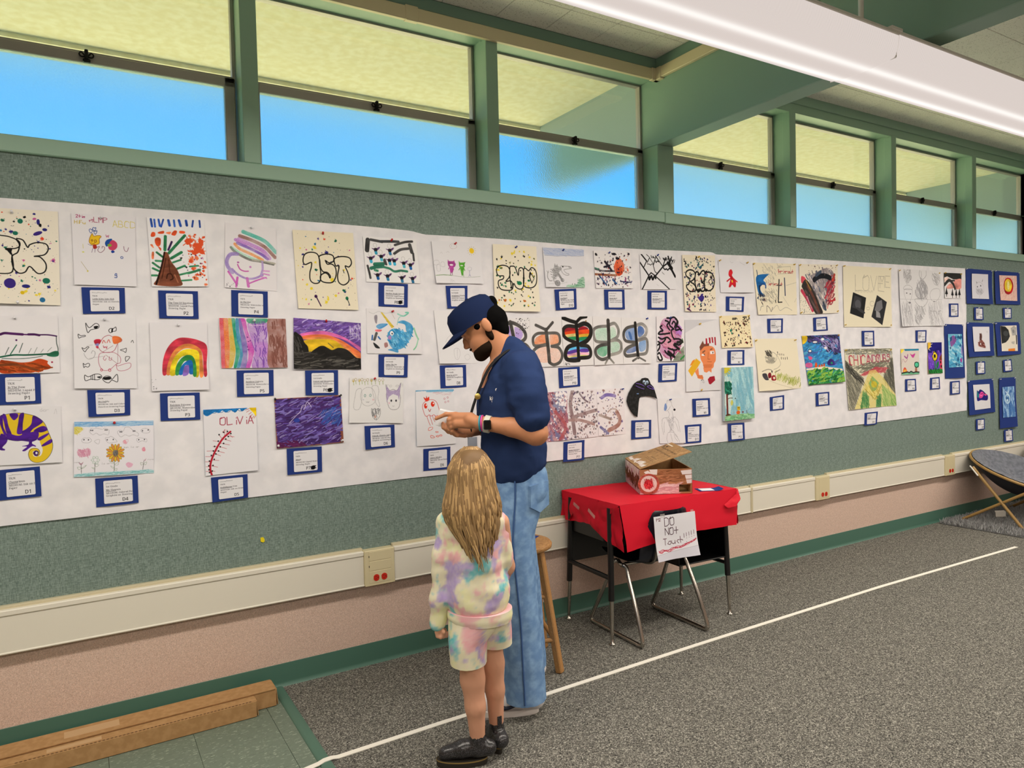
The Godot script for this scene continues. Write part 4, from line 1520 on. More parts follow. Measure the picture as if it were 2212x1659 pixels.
	["splatter_poster", "poster", "cream paint-spotted poster with black bubble letters reading 2ND", [1.9665, 2.1455, 2.2513, 2.1490, 2.2668, 1.7802, 1.9718, 1.7798], 0.003, 0.01, "efe8d4", 177, 228, null, [["blue", 2.1128, 2.1347]],
		"d 151515 46 0.9,2 5.4,6 95.3,96;d e9d33a 26 1.4,2.9 5.3,7.1 95.6,92.5;d 1f6f4c,2a5a3a,6a6a30 26 1.4,2.9 6.6,14.9 94.7,92.6;d c06a2a 3 1.7,2.7 4.7,76.9 88,92.6;e 1f7a54 56,57.1 5.5,3;e 1f6f4c 77.6,52.8 3.1,1.6;o 151515 2 21.7,47.2 10.7,46.9 6.8,40.8 9.7,34 21,31.2 32.9,33.3 36.7,41.1 33.6,49.1 26.4,55 36.6,54.2 40.6,59.2 38.3,67.2 25.5,68.6 13.8,66.6 9.4,59.9 11.1,54.2 19.8,51.8;o 151515 2 36.6,34.3 41.6,31.9 48.3,33.4 54.3,45.2 56.7,36 62,33.5 66.6,36.8 66.6,51.7 63.2,63.2 56.2,66.3 47.9,63.6 43.2,58 39.2,66 35.9,52.5;o 151515 2 67.8,35.7 72.2,34.4 78.8,37.6 86.1,32.8 94.3,36 96.9,46.3 93.4,58 83.6,63.4 70,63.1 64.9,58.6 66.1,47.2;p 151515 81.3,38.1 85.3,42 90.7,49.4 84,57.6 78.4,47.4;p e8e0cc 83.5,42.7 89.8,49.4 84.3,55 81.1,47.3"],
	["drawing", "drawing", "grey pencil drawing of a spiky open-mouthed dinosaur with a small green hill", [2.2975, 2.1476, 2.5898, 2.1524, 2.5924, 1.9280, 2.3121, 1.9218], 0, 0.009, "e3e3ea", 173, 134, null, [["blue", 2.4392, 2.1384]],
		"pk b4c0dc 0.5,0.3 100,0.4 99.9,16.8 69.9,18.4 32.7,21.2 3.1,20.3;hk 9fb0d8 0.8 40 8 22.5 0.9,0.9 100,1 99.6,15.9 3.2,19.7;ck a8a8b8 0.8 3.2,19.7 14.3,19.8 32.7,20.8 51.4,18.3 79.1,18.9 99.5,16.9;bk a4a5a8 19.4,54.3 28.4,46.3 38.6,47.9 42.1,53.5 31.9,65.4 21.5,81 26.9,84.7 34.4,88.4 32,95.2 25.3,95.8 21,88.6 17.9,77.2 19.6,65.7;hk 808084 0.8 60 30 7.5 19.7,50.5 40.4,49.7 31.9,65.4 21.3,82.9 17.9,77.2;ck 77787c 1.5 7.6,62.3 5.8,73.7 9.9,83.1 16.6,83;ck 77787c 0.9 5,58.6 8.5,63.2 9.4,58.4;ok 808084 1.1 40.6,45.9 48.1,45.2 64.9,46.9 65.7,50.7 53.4,53.1 47.6,55.3 52.9,62.8 59.4,64.6 58.3,68.1 48.9,67.2 41.7,59.3;s 6a6a6e 0.9 59.4,45.1 62,49.9;s 6a6a6e 0.9 62.2,45.4 66.2,51.1;e 202022 45.2,47.2 1.9,1.7;p 9a9a9e 23.6,48.4 26.1,38.7 28.4,46.3 31.6,40.4 33,48.1;cm a2a3a6 4.9 31.2,62.5 38,74.8 42.3,82.4;r 707074 0.9 42.4,81.5 4.1,3.9;r 707074 1.1 29.5,89.4 6,6.6;hk 8a8a8e 0.8 40 60 5.6 24.1,84.7 35.5,84.5 34.9,95.1 25.3,95.3;s 606064 0.8 14.7,54.4 20.1,58.1;s 606064 0.8 13.8,60.2 18.5,62.9;s 606064 0.8 13.9,66.9 17.7,68.7;s 606064 0.8 15.3,73.5 18.1,74.4;bk 9ac8ac 53.9,98.7 57.1,92.8 78.2,91.5 86.4,77.6 97.9,72.3 99.5,99;hk 5f9a78 0.9 60 10 11.3 54.9,98.7 78.2,91.5 88.3,75.5 99.8,73.3 99.5,99;s 2a5a3a 1.1 67.8,89.7 67.6,92.6;s 2a5a3a 1.1 74.1,89.6 74,92.5;ck a8a8ac 0.6 7.3,91.7 20.8,90.5;ck a8a8ac 0.6 38.1,90.2 54.6,86.1"],
	["painting", "painting", "white splatter painting with one big orange blot and black and blue specks", [2.6628, 2.1523, 2.9501, 2.1649, 2.9628, 1.9356, 2.6740, 1.9275], 0, 0.006, "ebe9ec", 166, 130, null, [["blue", 2.7799, 2.1438]],
		"bw e0562e 55.1,33 64.2,18.8 74,24.7 80.3,38.7 76.1,56.9 63.2,67.1 55.4,61.1 51.3,45.1;bw c8401e 56.2,49.1 70.7,44.9 73.8,60.9 61.3,65.1;cw 8a4a2a 4.5 0.2,62.7 28.7,64.4 57.2,65.1;cw 3a3a40 3.7 -0.9,47.8 19.2,53.5 51.8,54.1;cw 2f6f58 2.9 0.3,45.8 11.2,49.7;d 2a2230,3a2440,151518 130 0.6,2.7 1.7,5.9 98.1,98;d 22407a,2a2a6a,8a3a6a 60 0.6,2.4 2,67.7 98.1,97;cm 2a2430 4.9 28.8,29.4 36.4,39.3 45.7,53.2;cm 262230 4.1 25.9,43.5 40.5,39.3;cm 2a2a50 2.4 66.5,81.1 82.7,83 95.9,83.3;cm 2f5a90 3.3 46.3,77.3 55.9,87.2;cm 2f5a90 2.9 14.1,69.6 29.1,91.4;e 1c1a22 63,20.8 5.3,3.2;e 1c1a22 53.5,9 5.7,3.2;rw d8a8a0 2 85.6,51.7 5.3,6.8;d e0562e 20 0.6,1.8 32.1,9.4 95.3,76.8"],
	["drawing", "drawing", "black marker drawing of overlapping snowy mountain peaks on white", [3.0240, 2.1516, 3.3246, 2.1631, 3.3298, 1.9410, 3.0331, 1.9316], 0, 0.006, "e6e6ec", 165, 121, null, [["blue", 3.1741, 2.1504]],
		"s 141416 3 4.9,0.7 18.9,19.5;s 141416 2 18.9,19.5 9.8,37.9;s 141416 3 0.5,24 22,60.1;s 141416 2.7 2.6,99.2 22,61.8;c 141416 4.3 22.7,63.4 23.2,71.7 29.5,61.7 32.4,71.7 38.7,61.6 40.9,68.3;s 141416 2.3 29.1,52.6 22,60.9;s 141416 2.3 29.1,52.6 41.2,61.6;s 141416 2.3 40.3,61.6 79.9,99.2;s 141416 3 42.1,59.9 63.9,34.5 78.5,24.1;s 141416 7.3 78.5,24.1 88.7,39.2;s 141416 5 85.4,37.5 97.9,62.7;c 141416 2.7 64.6,37.8 68.6,42.8 73.7,41.1 76.9,44.4 82.1,39.3 85.3,42.6;s 141416 1.7 27.6,10.1 20.4,23.6;s 141416 1.3 27.6,10.1 37.6,28.3;c 141416 1.3 20.2,27.7 26,28.5 29.2,30.9 32.7,27.5 36.8,29.1;s 141416 2 45.2,6.4 36.6,31.6;c 141416 1.7 36.6,31.6 40.1,48.2 44.9,53.2;s 141416 2 45.2,6.4 62.3,32.8;c 141416 2 43,18.1 45.3,23.1 48.8,18.9 52,21.3 53,17.9;s 141416 2.3 73.2,9.1 64,32.8;s 141416 3.7 80,5.6 87.1,37.5;s 141416 2.7 89.8,7 82.5,27.4;s 141416 2 92.9,15.4 89.1,27.3;h 1a1a1c 1.7 60 50 6.7 12.3,1.4 38.6,4.9 97.8,15.3 97.6,22.1 76.3,15.8 53.2,12.9 25.3,7.7;h 1a1a1c 1.5 40 -50 6.7 50.1,7.9 99.4,17 97.6,23.8 69.6,15.9;c 77777b 1 60,49.7 63.1,54.7 61.6,52.2 66.4,57.1;ck 9a9a9e 0.5 43.5,85.8 47.5,89.1"],
	["splatter_poster", "poster", "cream paint-splattered poster with black bubble letters reading 3RD", [3.3842, 2.1665, 3.6858, 2.1797, 3.6861, 1.8010, 3.3994, 1.8003], 0.003, 0.006, "ebe2ce", 160, 195, null, [["yellow", 3.5307, 2.1589]],
		"d 141414,24242c,2a2a58,1f5a5a 190 0.9,2.9 4.1,4.1 96.3,97.4;d 6a1c3a,8a2030,3b2a80 34 1.1,3.3 5.1,14.5 96.3,96.4;d 6a6a5a 90 0.4,0.7 4.3,2 98.2,97.4;bm 3a2a80 44.8,76.2 54.4,70.9 63.5,74 55.7,82.3;bm 4a1c50 5.1,95.3 11.8,93.7 20.8,99.8 13.3,98.3;bm 1f6070 42.7,18.2 51.6,20.2 64.5,13.8 53.3,23.3;o 141414 2.9 19.4,42.3 9.7,37.2 9.3,31 18.7,26.7 31.3,27.7 37.2,33.8 34,42.1 22.7,47.4 29.8,50.5 36.8,55.6 36.4,62.8 21.4,64.5 11.6,60 9.3,53.8 16.9,51.1;o 141414 3.3 38.2,32.8 42,29.6 47.4,31.1 49.9,34.7 58.4,28.4 65.7,28.3 67.1,36.6 63,46 57.4,48.1 63.7,51.2 65.1,61.5 56.6,63.7 51.3,59.6 45.5,64.8 40.2,59.7 35.5,47.3;o 141414 2.9 68.2,32.5 72,28.3 75.6,30.3 83.7,30.2 92.7,35.3 96.4,45.6 92,57.1 80.7,62.4 68.8,60.4 65.5,51.1;o 141414 1.5 78.6,45.8 85.2,41.6 86.3,35.4 88.7,45.7 92.3,47.7 86.7,49.9 84.8,53;b 141414 38.3,61.8 47.6,59.6 53,61.6 47.3,65.8;b 141414 66,60.5 73.5,59.3 74.3,62.4 68.6,64.6"],
	["drawing", "drawing", "small white sheet with a plain red crayon figure, pinned by yellow pins", [3.7215, 2.1502, 4.0285, 2.1543, 4.0664, 1.9419, 3.7394, 1.9323], 0, 0.014, "e3e3ea", 153, 109, null, [["yellow", 3.7311, 2.1463], ["yellow", 4.0027, 2.1451]],
		"bm c4202c 28.4,40.5 32.1,30.3 38.8,27.3 41.7,36.4 38,45.7 41.7,54.8 46.3,64 43.8,80.6 39.1,82.5 34.4,75.2 28.3,82.6 23.9,81.7 28.8,66.1 32.6,55.1 28.6,47.8;cm c4202c 2.9 32.6,55.1 20.8,64.5;cm c4202c 2.9 39.9,54.9 49.8,65.7;e e8c83a 35.7,64.2 2.2,4.8;ck b4b4bc 0.7 37.6,1.6 40.9,6 46.8,3.9;ck b4b4bc 0.7 67.7,1.8 72.9,6.2 83.5,11.3"],
	["painting", "painting", "cream sheet with a blue breaking wave, pencil rain and red words", [4.0639, 2.1520, 4.5271, 2.1647, 4.5333, 1.7942, 4.1059, 1.7884], 0, 0.008, "ebe3cc", 225, 178, null, [["yellow", 4.0706, 2.1413], ["yellow", 4.5047, 2.1592]],
		"bm 1f6ab0 6,25.8 33.3,21.6 28.4,26.1 20.6,33.5 24.7,37.8 25.4,40 14.4,40.9 10.9,48.2 13.7,56.8 19.7,61.1 15.7,64.1 8.4,62.7 4.5,48.3;cm 1c4f90 2.6 11.2,45.3 17.1,40.8 24.3,42.2 24.6,48;s 2f4a6a 1.5 7.2,15 7.8,25.8;cm 12305a 3.3 10.3,45.3 10,56.9 14.9,62.6;b e9e0ca 15.3,49.6 23.1,45.1 20.4,53.8;d 1a2a50,501c2a,141414 24 0.7,2.2 4.1,59.8 22.3,72.7;hk 7a7a70 0.5 170 60 4.8 14.6,3.2 72.7,1.5 54.3,15.3 43.2,44.8 25.5,39.2 21.9,19;hk 7a7a70 0.5 190 50 5.5 24.4,50.9 51.9,50.5 52.1,73.9 34.7,79.9 5.6,71.4;s a8262c 0.9 57.1,12.3 57.3,17.4;t a8262c 0.9 56.3,12 5.5 is-is-out;t a8262c 0.9 31.1,37 5.1 is-is-out;sk 8a8a80 0.5 54.8,7.9 86.6,5.6;sk 8a8a80 0.5 86.6,5.6 86.5,18.9;sk 8a8a80 0.5 86.5,18.9 55.7,20.8;s 3a3a3c 2.6 57.7,32.1 53.3,75.4;s 3a3a3c 1.1 50.6,43.2 63.3,42.7;s 2a3a5a 2.2 70.8,28.8 71.4,62;s 141414 1.5 53.8,75.7 62.9,75.3;ck 9a9a90 0.5 74.3,42.8 99.9,36.4;ck 9a9a90 0.5 65.7,65 79.8,82.6;ck 9a9a90 0.5 99,67.6 94.1,75.1;ck 3a3a3c 1.1 22,94.5 24.1,82.9 30.3,87.2 33.5,93.7 38,85.7;ck 6a6a68 0.9 6.1,91.6 9.8,84.4 15.6,82.9;ck 8a8a88 0.7 37.6,90.1 49.7,81.3 56.5,91.5 72.1,85.6 86.9,91.4;s 2a2a2a 1.6 11.7,75.7 14,80;s 2a2a2a 1.8 46.6,71.8 47.2,76.2"],
	["painting", "painting", "cream sheet with a thick slanting brown and black band and smoky grey smears", [4.5655, 2.1666, 5.0228, 2.1837, 5.0311, 1.8143, 4.5719, 1.7964], 0, 0.006, "e9e2d2", 210, 170, null, [["yellow", 4.5729, 2.1565], ["yellow", 5.0075, 2.1755], ["yellow", 4.5797, 1.8073], ["yellow", 5.0113, 1.8252]],
		"bw 8a8288 22.7,29.1 42.6,16.8 72.3,7.4 89.6,19.6 84.9,47.6 70.5,69 64,90.4 48.7,77.8 37.6,56.4;hm a09aa0,77707a,5a6478,b8aeb0,c8c0bc 2.7 150 60 13.7 16.9,26.1 42.6,16.8 78.2,7.3 89.3,28.9 80.7,56.8 60.1,90.3 45,68.6 33.8,50.3;hm b03a48,c87a78,8a3040 2.4 90 -50 9.8 67.6,35.1 89.6,21.2 88.2,69.3 75.7,93.8 64.5,72;bm d85060 5.2,24.6 13,26.1 16.7,32.1 10.6,38.1 4.8,36.6;cm c8405a 5.9 5.3,53 17.6,69.7 30.6,92.6;bm 34302f 14.8,30.6 26.3,39.6 39.4,60.9 50.5,84 55.9,98.7 38.2,99.6 25.2,77.4 8.3,50.1 5.6,42.6;cm 6a4038 5.1 20.3,44.1 33.4,65.4 46.2,96.1;cm 8a6a3a 2.7 16.7,33.6 27.9,51.7;cm 5a4a48 3.9 14.1,53.1 31.1,77.5 44.2,98.3;cm c07a90 3.1 17.7,65.2 28.7,89.5;cm 1a1e28 8.6 37.3,31.3 50.3,24.4 66,23.6 78.6,27.4;cm 3a4658 5.1 42.5,22.9 54.5,15.2;cm 3a4658 4.3 58.5,78 64,92;cm b03038 3.1 76.2,75.3 90,72.5;cm c8483a 5.1 86.3,32 90.6,21.1;d 5a5a58,7a8a80 50 0.4,1.2 0.1,61.9 26.5,100;d 6a5a58 40 0.4,1.2 15.6,2 97.4,21.1"],
	["collage", "collage", "cream sheet with pencilled words and two slanted dark grey squares", [5.0907, 2.1813, 5.7323, 2.1912, 5.7316, 1.7103, 5.0957, 1.7062], 0, 0.006, "eae3cb", 279, 207, null, [["yellow", 5.0998, 2.1766], ["yellow", 5.7127, 2.1805], ["yellow", 5.1062, 1.7218], ["yellow", 5.7143, 1.7205]],
		"tk b0aa98 0.9 23.7,14.4 18.9 LOVE;tk b0aa98 0.9 75.5,14.4 14.2 ME;sk bab4a0 0.6 23.7,14.4 25,33;tk aaa494 0.5 24.1,36.1 5 n.n.n.n.n.n;p 202124 19.6,43 46,51.4 39.9,85.5 12.3,77.4;p 3a3b40 22.4,47.9 36.5,52.5 34.6,72.5 17.3,67.7;e 55565c 29.2,62.6 6.3,7.5 20;e 3a3b40 34.6,72.5 9.5,2.8 20;p 2c2d31 68.9,46.5 89.8,57.9 78.6,96.9 56.3,82.9;p 77777c 68,58.2 79.1,54.2 80.5,68.2 72.5,74.6 63,72.2;p 9a9a9e 66.2,72.2 74.1,75.9 75.6,84.7 66.1,83.5;rk b0aa98 0.6 58.5,60.9 4.7,4;rk b0aa98 0.6 49.6,69.2 3.5,2.5"],
	["drawing", "drawing", "large folded white sheet of pale pencil people and an insect", [5.8354, 2.1907, 6.4722, 2.1991, 6.5121, 1.7253, 5.8650, 1.7140], 0, 0.018, "e2e2e6", 258, 194, null, [["yellow", 5.8460, 2.1741], ["yellow", 6.4497, 2.1791]],
		"hk b8b8bc 0.7 120 -70 8.7 11.6,2.2 27.6,1.5 28.3,14.4 18.9,25.4 11,10.7;ok 94949a 0.7 11.3,6.4 14.5,6.3 14.1,13.8 10.9,13.9;ok 94949a 0.7 18.9,1.9 26.8,2.6 24.4,7 18.6,6.2;ok 94949a 0.7 17.5,12.6 21.3,9.3 22.5,13.5 19.4,16.8;ok 94949a 0.7 24.1,11.3 29.1,13.3 26.6,18.7;ok 88888e 0.9 40.3,32.4 45.3,23.6 52.9,18.4 59.9,22 65.9,31.8 64.5,42.8 55.2,50.6 43.7,49.7 36.8,42.2;hk 9c9ca2 0.9 150 70 10.2 40.3,32.4 45.3,23.6 52.9,18.4 59.9,22 65.9,31.8 64.5,42.8 55.2,50.6 43.7,49.7 36.8,42.2;ck 88888e 0.7 49.6,0.6 47.6,9.4 54.4,16.7 63.6,9.8 64.2,1;ck 88888e 0.7 52.4,2.6 53,15.7;ok 94949a 0.6 78.3,8.2 93,6.5 96.7,16.4 90.3,25.6 81.8,22.5;hk a0a0a6 0.6 50 50 8.7 79.1,7.6 97.3,7.4 90.4,24.4 80.4,21.4;ok a0a0a6 0.6 10.3,35.2 12.8,29.8 23.1,28 30,34.8;e 66666c 16.5,41.7 1.6,1;e 66666c 24.9,43 1.6,1;ok a0a0a6 0.6 11,36.3 29.2,35.9 26.8,51 21.4,57.5 14.4,53.3;e 66666c 22.8,58.5 2.9,1.3;ok a0a0a6 0.6 71.8,41.6 79.6,33.6 94.2,33.3 94.8,45.6 84,55.8 74,52.6;e 77777c 80.4,55.8 1.7,1;sk a8a8ae 0.4 0.6,52.4 101.7,52.2;ok 94949a 0.7 36.2,51.9 63.9,51.6 60.4,61.5 51.4,65.9 41.5,61.6;hk 94949a 0.7 120 60 8.7 36.8,66 63,65.9 53.5,79 43.7,96.4 33.6,96.2;tk 88888e 0.9 10.6,67.2 8.7 Yn;tk 88888e 0.9 70.2,67 8.7 hn.r;hk b0b0b6 0.6 120 80 11.6 3.5,64 28.4,61.7 27.7,97.2 3,97.9;hk b0b0b6 0.6 120 80 11.6 66.1,62.6 98.5,56.8 98.7,98.3 66.8,97.8;ck 88888e 0.7 40.7,97.4 47.5,81.2 51.2,68.1"],
	["painting", "painting", "small painting of pink and black mountains above four dark pine trees", [6.5362, 2.1886, 6.8257, 2.1958, 6.8187, 1.9711, 6.5421, 1.9641], 0, 0.006, "e6e4e8", 112, 87, null, [["yellow", 6.5484, 2.1855], ["yellow", 6.8104, 2.1865]],
		"pm 2b2c2c -0,0 100,-0 99.4,24.4 52.5,25.3 17.3,13.9 0.2,19;bm d89088 52.5,32.5 70.3,24.9 98.7,24.4 99.3,58.5 63.2,61.3;bm e8c8c0 1.2,21.4 20.7,18.6 27.7,25.7 6,40.4;bm d89a90 12.8,54.6 31,42.4 45.3,44.6 52.4,59 16.3,61.8;cm 303132 9.3 1.5,46.4 27.6,29.3 48.9,42.2 61.4,61.3;s 303132 4.3 41.8,30.3 59.6,30;p 1e1f22 11,55.8 14.3,70.1 18.4,82.1 11.8,84 11.6,92.8 8.6,92.8 8.5,84 2.4,81.7 7.1,69;p 1e1f22 45.2,60.3 48.7,74.7 53,86.7 46.4,88.7 46.3,97.6 43.4,97.6 43.1,88.7 36.9,86.3 41.4,73.5;p 1e1f22 68.6,60.1 72.3,74.6 76.7,86.7 70.2,88.6 70.2,97.6 67.3,97.6 66.9,88.6 60.7,86.2 65,73.4;p 1e1f22 88.4,58.7 92.3,73.2 96.8,85.4 90.3,87.3 90.4,96.4 87.5,96.4 87,87.4 80.7,84.9 85,72.1"],
	["drawing", "drawing", "faint pencil horse head on white paper mounted on navy card", [6.9891, 2.2001, 7.2785, 2.2052, 7.2849, 1.9761, 6.9927, 1.9738], 0, 0.006, "dcdbe6", 108, 85, ["horse_mount", [6.8962, 2.2429, 7.3630, 2.2448, 7.3612, 1.9288, 6.9042, 1.9264], [["clear", 6.9038, 2.2361], ["clear", 7.3521, 2.2387]]], [],
		"pk 85858f 25.8,29.9 33.2,34.6 31.2,40.8 27.5,38.4;pk 85858f 60.4,31.3 67.5,18.8 67.3,26.2 63.4,32.5;ok b4b4be 1.5 25.5,44.6 44.5,33 66.9,43.5 70.1,68.1 54.7,80.8 32.3,78.9;e 606068 33.6,51.8 3,3;e 606068 53.6,47.6 3.4,3.2;hk a8a8b2 1.5 60 60 11.3 25.1,64.3 66.5,60.8 54.8,78.3 28.5,79;ck b0b0ba 1.5 47.2,83.4 43.2,95.8"],
	["drawing", "drawing", "yellow oval ringed in red on speckled pink, mounted on navy card", [7.4885, 2.2061, 7.8259, 2.2143, 7.8334, 1.9712, 7.5046, 1.9699], 0, 0.006, "e6bfb4", 122, 86, ["egg_mount", [7.4119, 2.2470, 7.8931, 2.2480, 7.9043, 1.9359, 7.4181, 1.9328], [["clear", 7.4225, 2.2418], ["clear", 7.8777, 2.2439]]], [],
		"hk d89a90,f0d8d0 1.8 200 -50 7.1 1,0.7 100,0.7 99.3,99.3 0.8,99;bm b81a22 47,9.3 66.2,14.9 77.8,36.6 71.6,63.5 49.7,75 28.6,67.1 22.7,40.4 30.8,18.3;bm e8c93a 48.6,13.4 64.1,22.3 70.6,41.6 61,61.3 43,64.2 29.1,54.9 28.4,32.9 36,19.3;ew f4e69a 49.3,39.7 7.1,17"],
	["painting", "painting", "tall blue watercolour with violet patches mounted on tall navy card", [6.5832, 1.6502, 6.8141, 1.6501, 6.8294, 1.3564, 6.5966, 1.3539], 0, 0.006, "7cc0dc", 88, 114, ["tall_mount", [6.5341, 1.7388, 6.8481, 1.7365, 6.8706, 1.2558, 6.5456, 1.2581], [["clear", 6.5442, 1.7236], ["clear", 6.8317, 1.7296]]], [],
		"hw 4aa0cc,a8d8ea,62b4d8 9.7 120 20 26.5 0,0 100.9,0 100,99.4 0.9,99.5;bw 8a4a94 15.8,13.7 36.4,4.6 60,13.9 45.7,28.6 23,37.6 14.7,30.2;bw a04aa0 77.3,79.2 86.7,72 94.2,77.7 87.8,86.9;d 1f5a86 12 4.4,9.7 5.6,2.7 93.7,96.5;cw 3a7aa8 3.5 5.7,94.1 45.8,87.8 93.7,96.5;bw 9a78c0 91.1,42.1 98.4,32.8 97.1,62.8 90.9,62.7"],
	["drawing", "drawing", "small brown bust drawn on white paper mounted on navy card", [6.9983, 1.7169, 7.2979, 1.7183, 7.3055, 1.4915, 7.0246, 1.4895], 0, 0.006, "e0e0e8", 111, 85, ["bust_mount", [6.9061, 1.7579, 7.3829, 1.7514, 7.3868, 1.4467, 6.9302, 1.4402], [["clear", 6.9138, 1.7478], ["clear", 7.3663, 1.7499]]], [],
		"bk 6a3f3a 41.1,31 48.8,27.4 54,33.6 50.9,53.5 39.5,53.3;hk 4a2a26 1.9 60 80 7.6 40.4,29.8 54.3,29.9 51.5,56 38.6,55.8;bk a86a60 28.9,68.1 43.2,55.9 58.4,56.1 74.1,83.8 56.6,84.7 30,78;hk 6a3430 2.3 60 30 15.1 28.7,70.5 43.1,57.1 60.1,58.6 72.2,83.8 31.9,78;e e0dce0 44.1,69.5 3.8,4.5;rk b8b8c0 1.5 85.2,21.3 3.8,3"],
	["collage", "collage", "black and grey abstract cut shapes on cream paper mounted on navy card", [7.5091, 1.7280, 7.8240, 1.7344, 7.8475, 1.4857, 7.5312, 1.4868], 0, 0.006, "e6e0d2", 114, 88, ["abstract_mount", [7.4172, 1.7620, 7.8914, 1.7658, 7.9273, 1.4559, 7.4591, 1.4426], [["clear", 7.4221, 1.7468], ["clear", 7.8760, 1.7583]]], [],
		"pm 2a2c2e 0.7,0.5 29.9,4.2 47.7,17.7 53.4,41.8 41.1,56 25.3,65.4 2.3,69.9;e 44474a 29.8,30.6 15.1,11;pk 9a9a9c 61.5,10.8 82.9,1.6 97.4,9 94.5,37.7 68.7,39.7;e 8a8a8c 77.5,23.1 6.8,7.2;p 2a2c2e 90.7,37.6 97.2,37.8 96.3,73.6 90.7,73.6;p e8862e 38.4,90.8 82,89 82.3,99.8 37.7,100;pk a8a8a4 59.4,63.5 82.2,61.5 77.5,73.4 62.6,70.8"],
	["drawing", "drawing", "bright pink, teal and navy shoe drawn on white paper, mounted on navy card", [7.0052, 1.1856, 7.3003, 1.1826, 7.3192, 0.9565, 7.0316, 0.9536], 0, 0.006, "dfdfe6", 106, 84, ["shoe_mount", [6.9285, 1.2258, 7.3742, 1.2318, 7.4182, 0.9135, 6.9368, 0.9102], [["clear", 6.9278, 1.2175], ["clear", 7.3575, 1.2208]]], [],
		"bm 1e1e78 20.1,24.8 28.5,27.6 40.4,20.7 56.8,26.5 74.6,39.9 85.4,48.1 83.5,63.2 72.6,66.3 42.4,63 17.7,63.4;bm 1c7a80 21,27.3 26.2,32.4 32.4,47.6 20.7,51.8;bm d84a9c 41.3,31.9 56.4,31.5 61.3,41.7 47,54.6 30.1,52.4;cm e05aa8 3.8 33.1,40.2 47.7,45.9;s a01c70 2.6 40.7,39.4 56,36.4;bm e0588c 63.3,39.3 82,42.9 70.3,47.2"],
	["painting", "painting", "narrow swirling blue watercolour with a pale oval, on tall navy card", [7.5434, 1.1433, 7.7731, 1.1450, 7.7902, 0.8475, 7.5537, 0.8500], 0, 0.006, "6e9cd0", 82, 105, ["swirl_mount", [7.4926, 1.2325, 7.8099, 1.2312, 7.8361, 0.7488, 7.5041, 0.7490], [["clear", 7.5070, 1.2193], ["clear", 7.7898, 1.2217]]], [],
		"hw 4a7ab8,9ac0e4,3f6cae 9.2 120 80 45.8 0.5,0 100,0.4 100,100 0.5,99.6;rw c8e4f4 8.1 40.5,39.5 19.3,14;ew 2f5a8a 39.1,37.5 8.1,3.2;ew d8ecf6 40.2,44.5 7.1,4.4;cw c8dcf0 6.1 26.6,15 39.1,21.4 49.8,15.8"],
	["painting", "painting", "white sheet with purple and green brush lines over an orange-brown mass", [-0.2661, 1.7241, -0.0594, 1.7277, -0.0593, 1.4996, -0.2680, 1.4997], 0, 0.006, "e5e4ea", 182, 198, null, [["clear", -0.2001, 1.7159]],
		"cm 4a2058 4.5 8.2,31.8 14.9,29.7 25.4,30.6 42.6,32.2;cm 3a1448 4 51.8,32.3 61,32.4 68.9,34;cm 4a2058 2.4 42.6,32.2 61,33.2 82.2,33.4 96.6,35.8;c 3a4a48 1.3 96.3,36.5 96.4,48.3 98.3,58.7 97.2,70.4;cm 1f5a44 2.9 6.9,70.8 26.8,67.6 46.5,68 75.6,67.1 96.7,66;bm 2a6a50 79.5,68.6 91.6,62.2 98.8,63.1 97.9,70.5 88.6,72;c 3a5a50 1.1 9.5,73.1 33.1,74.3 59.6,72.6 72.8,70;s 4a5a58 1.1 20.6,54.4 14.9,66.7;s 2f6a54 1.6 32.7,50.3 22.9,66.1;s 4a5a58 1.2 42.3,47.5 36.4,63.4;s 7a8484 0.8 55.5,56.5 50.6,65.9;s 7a8484 0.8 64.8,55.2 59.8,65.3;s 7a8484 0.8 74.6,58.3 70.4,64.1;s 7a8484 0.8 87.9,55.6 81,62.8;bm b8461e 6.7,77.3 14.6,76.8 25.1,78.5 38.2,80.9 54,79.8 67.4,75 80.4,78.9 80.2,83.3 85.9,90.8 77.2,94.3 65.3,94.7 56,98.8 32.3,99 6,97.6;hm 8a3c18,c85a26,a04a20 2.4 90 10 17.2 6.6,78.8 59.2,81.4 84,89.3 58.6,97.5 6,97.6;cm 7a4020 4.5 6.4,84.6 26.2,84.3 45.8,88.4 62.7,94.6;e 4a1c58 32.6,42 1.6,1.6;e a02a4a 87.7,81.3 1.6,1.5"],
	["drawing", "drawing", "red line drawing of a pig-like creature surrounded by small black fish", [-0.0064, 1.7257, 0.2195, 1.7214, 0.2135, 1.4245, -0.0119, 1.4335], 0, 0.006, "e4e4ea", 189, 245, null, [["clear", 0.1038, 1.7140]],
